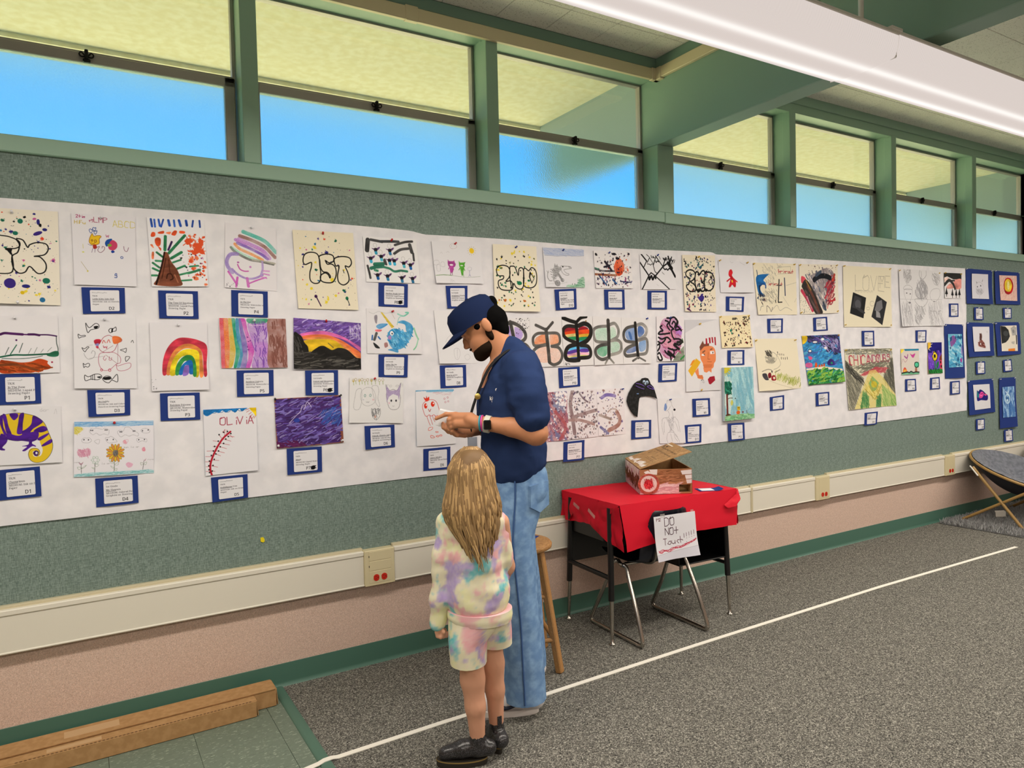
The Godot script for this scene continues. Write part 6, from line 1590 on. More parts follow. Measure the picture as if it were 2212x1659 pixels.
	["drawing", "drawing", "coloured pencil drawing of a yellow diamond field under grey stands and red lettering", [5.0979, 1.5362, 5.7368, 1.5352, 5.7913, 1.0604, 5.1386, 1.0592], 0, 0.01, "dcd8c0", 272, 204, null, [["yellow", 5.1108, 1.5231], ["yellow", 5.7149, 1.5199]],
		"hk 77776a,9a9a88 0.9 140 5 14.1 0.7,0.6 99.9,0.7 98.8,9.8 0.1,8.6;ck 4a4a40 0.8 3,1.9 18.8,2.7 19.9,8.4 43.6,8.2 44.2,1.8;ck 4a4a40 0.8 50.3,4.5 74.1,2.9 97.5,6.5;hk b0b4c8 0.9 60 80 7.9 0.8,9.3 98,10.5 96.3,21 1.7,18.6;t b84a5a 1.4 7.8,11.3 11.6 CHICA;t a8506a 1.3 48.1,11.4 9.7 NDY;t a84a60 1.3 63.9,10.8 9.1 CUBS;s b84a5a 1.6 8.4,13.8 10.6,26.2;hk 6e6e60 0.9 160 -10 18.9 16.7,28.9 88.4,20.7 84.3,31.1 39.4,39.7;pk 606056 -0.8,19.7 35.5,49.7 30.7,59.5 0.5,33.4;hk 3c3c38 1.1 120 40 14.1 -0.8,19.7 35.5,49.7 30.7,59.5 0.5,33.4;pk 8a8878 0.3,35.8 31.4,60.8 11,99.6 1.6,99.5;hk 6a6a5e 0.9 160 60 12.6 0.3,35.8 31.4,60.8 11,99.6 1.6,99.5;pk 6a6a5c 98.3,15.7 74.6,52.7 100.5,80.3 101.2,36.9;hk 55554c 1.1 160 75 14.1 98.3,15.7 74.6,52.7 100.5,80.3 101.2,36.9;pk c85a62 26.5,44.3 60.6,31.6 85.7,33.7 80.3,41.3 50.3,41.4 37.3,46;hk b84a56 1.1 80 -5 9.4 28,44.3 60.6,32.2 85.7,33.7 80.3,41.3;pk e0d078 47.5,37.5 60.2,36 77.8,51.6 100.4,81.6 99.5,100 11,99.6 29.1,69.5;pk e4d67a 35.6,67.4 53.1,45.4 72.2,61.7 56,86.4;pk 5a9a5a 23.7,98 32.1,70.9 43.9,80.5 40.8,99.3;hk 3a7a48 0.9 60 80 9.4 23.7,98 32.1,70.9 43.9,80.5 40.8,99.3;pk 5a9a5a 57.5,87.8 66.2,76.8 70.8,78.4 67.4,100.1 56.5,99.2;hk 3a7a48 0.9 50 80 9.4 57.5,87.8 69.2,78.3 67.4,100.1 56.5,99.2;pk a4c478 73.8,61.7 100.1,84.2 99.6,99.3 70.6,99;hk 7aa85a 0.9 60 60 12.6 73.6,64.3 100,85.5 98.8,99.2 70.6,99;pk 6aa868 44.1,58.9 53,46.6 66.2,58.8 60.5,70 50.8,73.3;ek e2c42c 55.8,60.8 6.3,5.6;hk b8a03a 0.9 60 50 9.4 35.6,67.4 53,46.6 72.2,61.7 56,86.4;sk 8a7a2a 0.9 35.6,67.4 56,86.4;sk 8a7a2a 0.9 56,86.4 72.2,61.7"],
	["drawing", "drawing", "small sheet with two pink heart-shaped birds, a campfire and a green tree", [5.8654, 1.5270, 6.1327, 1.5265, 6.1406, 1.3103, 5.8708, 1.3106], 0, 0.006, "dcd4cc", 108, 88, null, [],
		"pm 1f7ea0 17.7,0.9 100,-0 99.1,7.2 22.5,8.1;pm e8d04a -0,0.7 20,0.9 12.2,10.8 0.5,17.7;c a04a98 4.1 19.2,28.6 31.8,35.9 37.3,23;b c8489c 49.4,18.4 61.1,23.4 76.6,18.4 76.3,24.9 64.1,35.4;ck b0788a 1.7 2.4,55.4 9.7,39 21.2,51.1 35.1,39.6;bm 4ab08c 71.9,54.7 82.1,52.1 97.3,54.1 94.9,72.1 74.6,72.7;r 1a1c1c 2.4 83.4,62.7 12.2,10;p a8705a 75.2,74 85.4,74.3 87.4,92.3 72.2,91.8;bm e88a3a 8.1,88.5 11.9,76.8 17.8,71.1 27,79.6 28.4,90.3;bm e84a4a 9.4,79.1 17.8,71.1 25.4,77.2 18.6,77;bm f0d05a 13.2,89.1 17.5,79.4 23.3,89.5;pm 6aae8a 1.2,93 36.8,89 97.6,91.5 99,99.2 1,98.9;c 1a1c1c 3.4 2.2,93 30.1,89.2 40.1,91.9 50.4,87.5 63.8,92.3 77.4,90.8 99.3,92"],
	["painting", "painting", "bright painting of a yellow flower on purple beside a red house", [6.2707, 1.5784, 6.4890, 1.5791, 6.4963, 1.3081, 6.2746, 1.3092], 0, 0.006, "4a2fa0", 86, 107, null, [],
		"pm 1e1a78 0.9,0 100,0 98.5,34 1.2,32.9;pm e8bc3a -0,-0 23.1,0.2 20.4,13.5 2.4,23.1;s f0e8d0 2.6 20.6,7.6 31.8,4.8;s f0e8d0 2.6 15.9,15.4 25.7,13.9;s f0e8d0 2.6 6.8,22.2 15.6,25.2;pm 6a3fc0 1.2,33.9 99.3,35 97.9,87.5 2.6,87.7;hm 7a52cc,5a30b0 6.2 70 80 26.5 2,34.9 81.6,35.8 79.6,85.2 2.7,83.8;bm e8d02c 37.5,32.3 44.3,28.5 53,31.5 59.5,36.5 68.1,41.6 65.6,49.4 58.6,59.2 43.1,60.5 36.8,51 29.1,45 39.5,39.2;r 181418 2.6 49.4,45.3 18.5,14.2;b 181418 43.9,39.3 54,39.4 55.5,47.3 47.9,49.6 42.3,45.2;cm 1f7a3a 7.1 49.7,61 53.1,86.7;bm 1f7a3a 62.7,67.1 76.1,61.4 73.4,75.2 59.8,84.8;p 7a3420 83.3,47.7 99.3,36 99.2,57.8 80.7,57.5;p d83a5a 81.5,58.5 99.2,57.8 98.8,87.5 83.9,87.2;p 181418 85.9,60.6 92.9,60.7 92.6,67.6 85.6,67.5;p 181418 88.8,73.5 96.8,73.6 96.4,81.5 88.5,81.4;pm 1f7a34 1.2,90.6 31.1,87.3 99.3,86.5 99.6,99.8 0.9,99.4;hm 2f9a44,145a24 4.4 60 60 17.7 2.5,90.7 97,87.5 98.7,99.4 2.2,99.1"],
	["drawing", "drawing", "purple and yellow striped lizard with a curled tail, cut off at the left", [-0.3133, 1.3785, -0.0615, 1.3642, -0.0650, 1.1374, -0.3157, 1.1447], 0, 0.006, "e2e2e8", 216, 201, null, [["clear", -0.2135, 1.3576]],
		"b e0c02c 4.3,39.9 14.6,20.6 27.7,15.1 45.1,12.4 57,14.6 67.7,19.1 76.2,28.7 80.8,42 85.4,55.4 87.5,68.8 84.9,81.9 78.1,93.3 67.1,98 58.5,94.1 55.2,83.1 57.3,74.5 64.4,72.7 69.7,76.7 70.1,84 66.2,88.1 61.9,86.4 60.9,81.2 65.3,79.3 64.7,83.6 68,80.9 65.9,77.2 61,79.1 62.5,85 70.6,86.9 74.1,76.9 72.1,68 68,56.2 60.3,58.8 47.3,59.7 31.1,56.2 13.8,52.8;bm 4a1f8a 23.4,15.1 27.7,15.8 30.5,33.5 34.5,49.2 28.1,46.2 25.2,29.2;bm 4a1f8a 32.6,13.7 41.9,13.1 43.4,18.1 38.3,24.5 34.6,20.9;bm 4a1f8a 45.1,15.3 50,11.7 51,16 49.1,29.6 47.6,46.8 41.1,46.6 43.1,29.5;bm 4a1f8a 62.3,17.6 67.7,19.1 75.1,27.2 70.7,32.9 61.8,40 56.2,48.5 48.6,51.1 47.6,43.9 53.2,39.8 59.9,31.3;bm 4a1f8a 62.8,43.7 69.5,37.3 77.1,35.3 81.1,42 72.6,46.1;bm 4a1f8a 68,56.2 81.2,47.9 81.7,50.8 71.2,60;bm 4a1f8a 73.2,68.1 85.3,58.3 86.5,64.3 75.3,70.4;bm 4a1f8a 18.9,23.5 23.4,15.8 24,34.8 28,47.6 24.7,48.9;bm 4a1f8a 28.6,46.2 42.1,50.9 53,47 68.2,44.5 68,56.2 60.3,61.7 47.3,59.7 39.7,59.4 28.9,56.1;bm 4a1f8a 56.1,55.7 61.5,57.4 60.2,64.6 64.5,68.4 65,70.6 60.1,69.6 51.2,77.1 47.4,76.2 53.6,70 47.1,69 55.8,65.8;bm 4a1f8a 20.4,47.4 28.4,53.3 27.7,61.7 22,69.9 25.2,72.9 24.1,74.9 17.6,71.1;r 2a2a2e 0.4 43,12.4 0.2,0.3;c 2a2a2e 0.5 21.2,16.5 34.3,13 46.2,12.4 59.1,15.4 68.8,20.1 77.2,30.2 82.8,47.9 87.6,67.3 84.8,83.4 75.9,95.3 64.9,97.9 57.4,92.6 55.3,81.6 60,74 67.6,74.4 70.2,82.5 65.7,87.3;bm 3a1a6a 61.5,80.6 64.8,77.1 68.6,79.5 67.4,85.3 64.1,86.5 62.5,84.2;e e2e2e8 65.8,81.5 1.5,2.3;c 2a2a2e 0.4 26.7,56 39.7,59.7 52.7,58.5 61.4,58.8 67.9,59.1;ck b0b0b8 0.4 90.5,14.1 92.9,5.2 94.3,14.1;tk a8a8b0 0.4 70.7,3.8 5.4 dar"],
	["drawing", "drawing", "pencil drawing of a big sunflower, smiling clouds and pink hearts", [-0.0178, 1.2971, 0.2712, 1.2846, 0.2651, 1.0596, -0.0276, 1.0723], 0, 0.006, "e6e5ee", 239, 186, null, [["red", 0.1246, 1.2840]],
		"pk 8ab8e0 0.2,0.5 100,0.3 100.2,9.1 64.9,8.8 22.7,9.8 0.4,9.1;hk 6aa4dc,a8cdea 0.8 120 0 15.7 0.5,0.8 100,1.1 99.9,8.6 0.6,8.4;bk d8cc58 0.4,9.9 8,9.8 10.6,14.7 5.9,20.7 0.6,22.3;hk c8b83a 0.4 40 40 4.2 0.6,9.9 11.1,11.7 5.9,23.7 0.6,22;ok 8a8a92 0.4 18.7,18.1 20.6,12.8 24.3,13.7 27,12.2 34.3,14.8 37.5,12.9 42.6,16.6 41.7,25.1 36.5,23.3 31.2,25.4 27,21.4 22.8,24.3;ok 8a8a92 0.4 53.3,20.9 56.5,17.1 60.7,18.8 62.8,12.6 68.1,12 72.8,17.7 79.6,23.4 79.1,28.9 73.3,26.3 68,28.5 62.8,25.9 57.5,29.6;ok 8a8a92 0.4 83.3,18.1 87,15 91.3,15.2 94.9,18.5 93.3,23.2 86,22.9;ok 8a8a92 0.4 9.6,33 12.3,29.3 15.4,30.2 18.6,29.5 21.2,35 17.5,38.7 10.7,37.6;ok 8a8a92 0.4 38,31.1 42.8,29.8 44.9,28 49.1,31.6 52.8,38 48,39.3 41.7,39.8;ok 8a8a92 0.4 77.7,34.4 81.7,32.2 84.9,33.1 90.6,35 90.1,40.5 84.8,37.9 79.6,40.5;e 4a4a52 20.4,16.3 0.7,1.4;e 4a4a52 22.5,16.4 0.7,1.4;e 4a4a52 38,16 0.7,1.4;e 4a4a52 40.1,16.1 0.7,1.4;e 4a4a52 56.7,20.2 0.7,1.4;e 4a4a52 58.6,20.3 0.7,1.4;e 4a4a52 73.5,19.3 0.7,1.4;e 4a4a52 75.4,19.3 0.7,1.4;e 4a4a52 85.4,19.2 0.7,1.4;e 4a4a52 92.8,17.9 0.7,1.4;e 4a4a52 12.1,32.8 0.7,1.4;e 4a4a52 17.5,33.3 0.7,1.4;e 4a4a52 40.5,34.3 0.7,1.4;e 4a4a52 48,33.9 0.7,1.4;e 4a4a52 80.4,35.8 0.7,1.4;e 4a4a52 87.8,35.6 0.7,1.4;bk d8a0b8 3.8,55.5 6,49.5 10.8,51.3 16.5,48.6 20.2,51.8 19.7,61 12.4,63.9 6.1,62.5;hk c87a9c 0.5 40 70 6.3 3.9,51 19.7,50.2 18.7,62.4 6.1,62.5;ok 8a8a92 0.4 24.9,36.7 27.5,33.7 31.2,33.9 29.6,41.5;ok c87a9c 0.4 60.1,38.3 62.8,35.3 67,35.5 64.8,42.4 61.7,42.3;bk e0889c 60.7,36.8 63.8,36.1 64.8,41.7 61.7,41.5;bk e07a94 84.6,52.1 87.9,49.9 88.9,57.1 85.3,57.2;bk e0a0c0 63.7,80.7 66.9,77 72.6,80.6 71,85.9 66.8,86.9;b e0b83a 50.7,58.9 58.6,61.5 61.5,59.5 58.6,57.1;o 6a5a2a 0.3 50.7,58.9 58.6,61.5 61.5,59.5 58.6,57.1;b d8944a 50.7,58.9 58.4,66.5 61.9,66.4 59.6,62.5;o 6a5a2a 0.3 50.7,58.9 58.4,66.5 61.9,66.4 59.6,62.5;b e0b83a 50.7,58.9 55.3,69.1 58.3,70.7 57.4,66.1;o 6a5a2a 0.3 50.7,58.9 55.3,69.1 58.3,70.7 57.4,66.1;b d8944a 50.7,58.9 52.7,72.2 55.2,75.8 55.5,70.7;o 6a5a2a 0.3 50.7,58.9 52.7,72.2 55.2,75.8 55.5,70.7;b e0b83a 50.7,58.9 49.2,70.6 50.6,74.9 52.1,70.8;o 6a5a2a 0.3 50.7,58.9 49.2,70.6 50.6,74.9 52.1,70.8;b d8944a 50.7,58.9 45.8,70.1 46,75.2 48.5,71.9;o 6a5a2a 0.3 50.7,58.9 45.8,70.1 46,75.2 48.5,71.9;b e0b83a 50.7,58.9 43.9,65.3 43,69.7 46,68.5;o 6a5a2a 0.3 50.7,58.9 43.9,65.3 43,69.7 46,68.5;b d8944a 50.7,58.9 41.7,61.4 39.4,65 42.9,65.5;o 6a5a2a 0.3 50.7,58.9 41.7,61.4 39.4,65 42.9,65.5;b e0b83a 50.7,58.9 42.7,56.2 39.8,58.2 42.7,60.6;o 6a5a2a 0.3 50.7,58.9 42.7,56.2 39.8,58.2 42.7,60.6;b d8944a 50.7,58.9 42.9,51.3 39.4,51.4 41.7,55.3;o 6a5a2a 0.3 50.7,58.9 42.9,51.3 39.4,51.4 41.7,55.3;b e0b83a 50.7,58.9 46,48.7 43,47.1 43.9,51.7;o 6a5a2a 0.3 50.7,58.9 46,48.7 43,47.1 43.9,51.7;b d8944a 50.7,58.9 48.6,45.5 46,42 45.8,47.1;o 6a5a2a 0.3 50.7,58.9 48.6,45.5 46,42 45.8,47.1;b e0b83a 50.7,58.9 52.1,47.1 50.7,42.8 49.2,47;o 6a5a2a 0.3 50.7,58.9 52.1,47.1 50.7,42.8 49.2,47;b d8944a 50.7,58.9 55.5,47.6 55.3,42.4 52.8,45.7;o 6a5a2a 0.3 50.7,58.9 55.5,47.6 55.3,42.4 52.8,45.7;b e0b83a 50.7,58.9 57.4,52.4 58.3,47.9 55.3,49.1;o 6a5a2a 0.3 50.7,58.9 57.4,52.4 58.3,47.9 55.3,49.1;b d8944a 50.7,58.9 59.6,56.2 61.9,52.6 58.4,52.1;o 6a5a2a 0.3 50.7,58.9 59.6,56.2 61.9,52.6 58.4,52.1;e 8a8684 50.7,58.9 3.4,5.3;hk 5a5856 0.4 40 80 4.2 48,54.8 53.8,55.1 53.8,64.5 48,64.1;ck 4a5a4a 0.7 49.1,72 49.3,84.4 48.9,94.5;ok 6a8a6a 0.4 48.5,76.6 43.8,73.2 42.8,72.3 45.9,78;ok 6a8a6a 0.4 49.6,79.8 54.3,77 53.3,81.6;ok 6a8a6a 0.4 49.1,85.9 44.9,82.6 47,86.6;ok 6a8a6a 0.4 49.3,89.1 52.7,87.8 51.7,91.6;ok 6a8a6a 0.4 9.1,83.2 4.6,82.1 6.2,86.8;ok 6a8a6a 0.4 9.3,84.7 15.1,79 12.5,83.4;ok 6a8a6a 0.4 25.5,78.2 30.2,79.2 27.1,82.9;ok 6a8a6a 0.4 25.2,87.4 21.7,84 24,84.2;ok 6a8a6a 0.4 86.5,80.7 82.6,78.9 83.6,83.7;ok 6a8a6a 0.4 86.9,81.5 90.4,77.8 89.3,83.3;ck 4a4a4a 0.7 8.8,77.1 9.2,94.6;ck 4a4a4a 0.7 25.5,76.6 25.2,94.3;ck 4a4a4a 0.7 87,75.2 85.4,91.7;bk 9a6a80 6.1,73.1 8.8,75.6 11.4,72.7 9.8,77.9 7.2,77.3;bk 9a6a80 84.9,71.9 87.3,74.4 89.9,71.4 88.3,75.8;ok 6a9a7a 0.4 27.9,70.6 29.6,68.6 31.3,70.9 29.6,72.9;ok 6a9a7a 0.4 26.1,75.3 27.8,73.3 29.5,75.5 27.8,77.6;ok 6a9a7a 0.4 22.6,75.1 24.3,73 25.9,75.3 24.3,77.3;ok 6a9a7a 0.4 20.8,70.2 22.5,68.2 24.1,70.4 22.5,72.5;ok 6a9a7a 0.4 22.6,65.6 24.2,63.5 25.9,65.8 24.2,67.8;ok 6a9a7a 0.4 26.1,65.8 27.8,63.7 29.5,66 27.8,68;tk 9a9aa0 0.4 60.6,46.9 2.7 sunflower;tk 9a9aa0 0.4 31.1,75.5 2.7 flower;tk 9a9aa0 0.4 92,71.6 2.5 rose;tk 9a9aa0 0.4 0.9,72 1.9 rose;pk a8d4dc 0.5,94.7 22.9,92.6 49.1,92.9 96.1,92.5 100,94.4 100,99.7 0.2,99.6;hk 6ab4b8 0.5 120 -8 6.3 0.5,95.5 49.1,93.7 100,93.6 100,99.2 0.5,99.3"],
	["drawing", "drawing", "white drawing with the name olivia, a blue cloud edge and a red branch", [0.4700, 1.3197, 0.6953, 1.3179, 0.6937, 1.0298, 0.4701, 1.0259], 0, 0.006, "e5e5ec", 170, 222, null, [],
		"bm 1f78c0 0.1,0.3 76.6,-0.1 77.3,2.9 71.7,5.3 67.1,1.2 59,6.7 51.2,2.5 41.6,6 35.4,2.6 29,6.2 21.1,4.6 13.1,8.1 6.6,10.1 0.8,7;r 145a9c 0.8 6.9,4.7 5.4,2.9;r 145a9c 0.8 19.6,3.3 5.4,2.9;r 145a9c 0.8 32.3,2.7 5.4,2.9;r 145a9c 0.8 44.9,2.7 5.4,2.9;r 145a9c 0.8 57.6,2.1 5.4,2.9;r 145a9c 0.8 70.2,1.9 5.4,2.9;bm f0cc1c 87.4,-0.5 100,0 99.2,13.7 94.5,8.9 88.3,3.3;s b0483a 0.8 78.9,3.6 86,1.6;s b0483a 0.8 80.8,7 86.7,4.3;s b0483a 0.8 84.9,10.4 90.2,7.6;s b0483a 0.8 86.8,14.5 92,11.1;s b0483a 0.8 90.5,17.7 95.1,13.5;s b0483a 0.8 95,17.1 97.9,13.7;t a03048 1.4 30.2,13.3 15.2 OLiViA;c b01c30 3.5 49.1,35.8 35.2,45.1 25.2,56.1 16.7,68.3 10.5,80.6 9.2,90.6 11.7,99.8;s b02a38 0.6 33.5,46.3 27.5,39.5;s b02a38 0.6 37.6,43.3 38.9,31.8;s b02a38 0.6 41.7,40.3 42.9,32.6;s b02a38 0.6 44.2,37.9 52.7,44.9;s b02a38 0.6 40.1,41.5 55.9,44.4;s b02a38 0.6 35.1,46.4 49.3,50.5;s b02a38 0.6 30.1,52.5 46.6,56.2;s b02a38 0.6 25.9,57.4 15.6,56.7;s b02a38 0.6 27.5,57.5 40.8,61.6;s b02a38 0.6 20.9,63.5 4.2,62.9;s b02a38 0.6 21.6,63.5 36.6,67.8;s b02a38 0.6 17.5,67.1 29.2,71.8;s b02a38 0.6 14.1,71.9 1.4,70.7;s b02a38 0.6 13.1,76.9 25.8,78.6;s b02a38 0.6 10.6,79.3 0.2,78.5;s b02a38 0.6 9.5,84.9 22.9,88.6;s b02a38 0.6 9.4,86.2 1.5,86.2;s b02a38 0.6 9.1,92.5 17.8,94.6;s b02a38 0.6 8.8,93.8 1.1,93.1;s b02a38 0.6 38.9,32.4 34,36;s b02a38 0.6 16,47.8 27,49.8;e 161616 27.8,39.3 1.4,1.2;e 161616 36.4,36.2 1.4,1.2;e 161616 43.5,35.3 1.4,1.2;e 161616 49.7,38.9 1.4,1.2;e 161616 44.8,43.1 1.4,1.2;e 161616 39.9,46.7 1.4,1.2;e 161616 25.8,49.1 1.4,1.2;e 161616 35.6,53.2 1.4,1.2;e 161616 18.8,56.7 1.4,1.2;e 161616 29.1,57.9 1.4,1.2;e 161616 16.1,63.4 1.4,1.2;e 161616 25.6,64.1 1.4,1.2;e 161616 20.6,68.3 1.4,1.2;e 161616 12.1,69.9 1.4,1.2;e 161616 17.1,76.2 1.4,1.2;e 161616 8.2,78.1 1.4,1.2;e 161616 14.3,85.3 1.4,1.2;e 161616 6.6,85.1 1.4,1.2;e 161616 12.6,93.5 1.4,1.2;e 161616 6.8,91.1 1.4,1.2;e 161616 7.4,95.3 1.4,1.2"],
	["painting", "painting", "dark purple and blue swirled painting on brown paper with black pins", [0.7776, 1.3532, 1.0934, 1.3565, 1.1006, 1.1248, 0.7812, 1.1209], 0, 0.003, "8a5040", 228, 168, null, [["black", 0.7815, 1.3516], ["black", 1.0887, 1.3524], ["clear", 0.7893, 1.1315], ["clear", 1.0904, 1.1334]],
		"p 4a3478 2.1,1.8 97.4,2.4 97.3,32.5 100.5,45.2 98.7,57.4 95.5,74.7 95.3,92.3 93.2,98.2 2,97.7 1.6,74.1 1.4,30.4;hm 4a3070,5a4494,3a2458,6a58a8,7a6cb8,4a2868 2 420 -12 13.8 2.3,2.2 97.1,3.3 97.1,32.5 94.7,92.2 93,97.3 2.2,96.9 1.7,72.5;hm 3a4a9c,4060b0 1.8 70 -40 11.3 65.8,36.4 96.5,21.8 95.5,60.6 71.1,57.9;hm a89cd0 0.8 60 -30 10 4.3,3.7 96,5.9 93.3,95.6 3.3,96.2;cm c0b4dc 1 20,50.8 30.6,36.5 37.2,28.6 40.2,17.7 45.2,17.3 42.4,25.6 48,10.6 53.8,21.5;bm 2f3f98 26.5,44.6 32.9,41.8 35.2,48.9 28.8,50;hm 5a2050 1.5 60 20 11.3 2.3,87.7 26.1,87.2 50.6,100.5 2,97.7"],
	["drawing", "drawing", "pencil drawing of a floppy-eared face, a purple-eared face and a row of flowers", [1.1406, 1.4412, 1.4227, 1.4251, 1.4122, 1.1995, 1.1298, 1.2193], 0, 0.006, "e2e2e4", 195, 154, null, [["red", 1.2690, 1.4311]],
		"rk a08a5a 0.7 6.9,6.9 2.1,2.9;sk 8aa05a 1 7,9.8 7.6,16.7;rk a08a5a 0.7 11,4.8 2.1,2.9;sk 8aa05a 1 11.1,7.6 11.7,14.5;rk a08a5a 0.7 17.5,6 2.1,2.9;sk 8aa05a 1 17.6,8.9 18.2,15.8;rk a08a5a 0.7 22.3,4.4 2.1,2.9;sk 8aa05a 1 22.4,7.3 23,14.2;rk a08a5a 0.7 27.5,6.3 2.1,2.9;sk 8aa05a 1 27.5,9.2 28.1,16.1;rk a08a5a 0.7 32.6,4.7 2.1,2.9;sk 8aa05a 1 32.6,7.6 33.2,14.6;rk a08a5a 0.7 39.8,5.3 2.1,2.9;sk 8aa05a 1 39.8,8.2 40.4,15.2;rk a08a5a 0.7 46.6,3.7 2.1,2.9;sk 8aa05a 1 46.7,6.6 47.3,13.6;rk a08a5a 0.7 54.3,4.9 2.1,2.9;sk 8aa05a 1 54.4,7.8 55,14.8;rk a08a5a 0.7 60.7,3.9 2.1,2.9;sk 8aa05a 1 60.7,6.8 61.3,13.8;bk c8ac4a 5.9,6.3 8,6.3 8,10.3 6,10;bk d0b85a 16.9,5.2 19.2,5.1 18.6,8.8 16.9,8.9;bk d0b85a 38.6,4.1 41.1,4.1 40.9,7.8 38.8,7.8;ok 9a9aa0 0.7 20.6,44.3 22.1,30 31.4,21.6 41.8,24.4 47.9,39.7 46.4,54.1 35.4,62.1 25.1,58.5;ok 9a9aa0 0.7 22.1,30 19.5,23.9 12.7,28.2 10.3,42.5 8,62.9 10.7,71 18.4,68.9 22.4,52.4;ok 9a9aa0 0.7 40.9,23.4 43.4,17.2 51.1,18 53.5,29.2 52.3,45.7 55.9,60.1 53.4,63.2 47.2,52;rk 5a8a84 0.9 28.3,39.7 1.5,2.9;rk 5a8a84 0.9 38.2,38.8 1.5,2.9;ck 77777c 0.7 30.5,53.3 32.2,54.7 33.2,53.3 35,54.7 36.1,52.8;ek d8a8b4 43.4,48.4 1.7,2.1;ek c0c0d0 25.6,48.7 1.4,1.6;ok 77747c 0.9 67.6,39.2 68.4,31 66.4,14.5 72.6,26.7 80.3,24.5 88,26.3 95,9.5 92.3,30.4 94.7,42.8 91.9,63.7 83.4,70 73.1,65;pk 9a84b8 68,41.3 67.3,16.5 74.3,27.7 88,26.3 94.6,10.6 92,49.1 89.9,38.8 80.4,34.8 72.8,41.2 68.7,53.7;e 2a2a30 77.2,49.8 1.5,2.5;e 2a2a30 86.2,49.6 1.5,2.5;ek d8a8bc 73.3,55.3 1.7,2.1;ck 88888e 0.7 79.5,61.4 81.2,62.6 82.9,61.3;tk b4b4b8 0.7 67.3,10.3 6.8 rofant;ok 5a5a5c 0.7 40.6,68.5 44.1,70.6 46.6,67.4 49.2,70.5 52.6,67.4 55.2,70.4 56.9,68.3 56.5,82.8 49.5,93.1 42.5,85;hk 6a6a6e 0.9 70 80 5.1 41,69.6 56.4,69.4 55.8,82.8 49.5,92.3 42.9,84.9;ek d89a8a 47.7,85.9 1.7,2.9"],
	["drawing", "drawing", "white drawing of a red crowned jellyfish beside the man's hands", [1.4885, 1.3626, 1.7083, 1.3603, 1.7117, 1.0702, 1.4863, 1.0730], 0, 0.006, "e5e5ea", 144, 190, null, [],
		"ck 3a90c4 3.3 1.2,1 25.3,0.6 49.3,1.8 73.5,0.6 98.7,1.7;pk 6ab0d8 26.5,-0.5 97.6,0.6 97.3,5 27.6,4;bm d83a28 20,12.5 25.9,15.2 27.3,10.3 29.6,14.5 34,12.1 33.7,18.4 25.8,20.2;o c84a48 1 22.5,44.9 17,29.8 22.1,21.7 39.1,17.5 53.2,22.6 59.7,39.6 57.1,45.3 49.8,47.6 45.1,44.9 37.9,47.1 33.2,44.5 28.4,46.8;e d8321c 25,28.4 4,4.7;e d8321c 43.1,25.7 4.8,4.7;e f4ecec 26.7,27.1 1.7,1.5;e f4ecec 44.8,24.4 1.7,1.5;c a8403c 1.2 31.7,34.4 34.6,38.7 37.9,34.6;c c04a48 1 27.2,46.7 30.4,55.1 34.9,63.6;c c04a48 1 34.4,46.2 37.6,53.8 40.9,62.2;c c04a48 1 41.5,46.4 43.6,52.3 47,57.5;c c04a48 1 47.5,46.6 50.8,52.6;ok d83a28 1.2 29.8,71.7 32.3,67.7 40.7,67.2 39.4,70.5 33.3,72.7;ok d83a28 1.2 36.4,86.1 35.4,81.9 41.2,83 44.7,85.7;ok d83a28 1.2 48.3,83.4 53.1,82.8 56.6,83.8 53,85.3;ok d83a28 1.2 57.8,82.2 61.4,81.5 63.7,83.3 60.1,84;ok d83a28 1.2 47.4,75.8 51,75.2 54.5,76.5 50.9,77.3;r b05a70 0.7 73.9,16.9 1.9,1.5;r b05a70 0.7 82.4,14.8 1.9,1.5;r b05a70 0.7 76,23 1.9,1.5;r b05a70 0.7 83.5,21.9 1.7,1.3;hk d8c0c8 1 40 -5 9.5 44.4,4 92.5,4.4 92.2,10.3 49,9.2"],
	["splatter_painting", "painting", "left sheet of a splattered pink and brown painting, partly behind the man", [2.2452, 1.3163, 2.4460, 1.3205, 2.4529, 1.0339, 2.2547, 1.0319], 0, 0.004, "e2d8e0", 119, 169, null, [],
		"bw b07a88 13.8,2.2 94.6,1.8 94.6,51.3 84.2,95.9 9.1,97.5;hw a86a7a,7a78a0,c49aa0 7.8 140 60 31.7 6.9,1.9 98.1,2 96.5,98.8 5.4,99.3;hw 8a90b0 6.3 50 80 28.2 38.5,1.3 94.6,1.8 92,38.8 50.4,28.4;d 8a5a68,e8e4ea,6a4a60 200 1.1,4.2 7,-0.1 94.6,100.7;d f0ecf0 60 1.8,4.9 59.5,2.3 97.8,30.8;cw b05a60 10.6 56.5,41 89.6,71.6 66.2,98.9"],
	["splatter_painting", "painting", "middle sheet of a splattered pink and brown painting", [2.4468, 1.3217, 2.6634, 1.3235, 2.6713, 1.0365, 2.4537, 1.0339], 0, 0.004, "e6e2e8", 124, 166, null, [],
		"cw 8a7478 11.6 18.4,1.1 9.8,27.5 14.6,56.6 19.3,87.9;cw a08a8c 9.6 18.2,54.8 59.7,48.6 97.7,44.3;d 6a6470,8a7074,9a8a8c 170 1,4.4 1.3,0.5 97.2,101.3;cw 7a6a74 4.8 41.9,8.2 54.9,19.2 68.1,26;cw a88a88 8.2 4.1,60.2 38.2,62.1 85.4,73.1;d 5a4a68 20 1.4,3.4 21.6,5.3 81.2,35"],
	["splatter_painting", "painting", "right sheet of a splattered painting with a brown ring and violet arc", [2.6641, 1.3223, 2.8757, 1.3199, 2.8847, 1.0348, 2.6721, 1.0395], 0, 0.004, "e8e4ea", 119, 160, null, [["blue", 2.8626, 1.3137]],
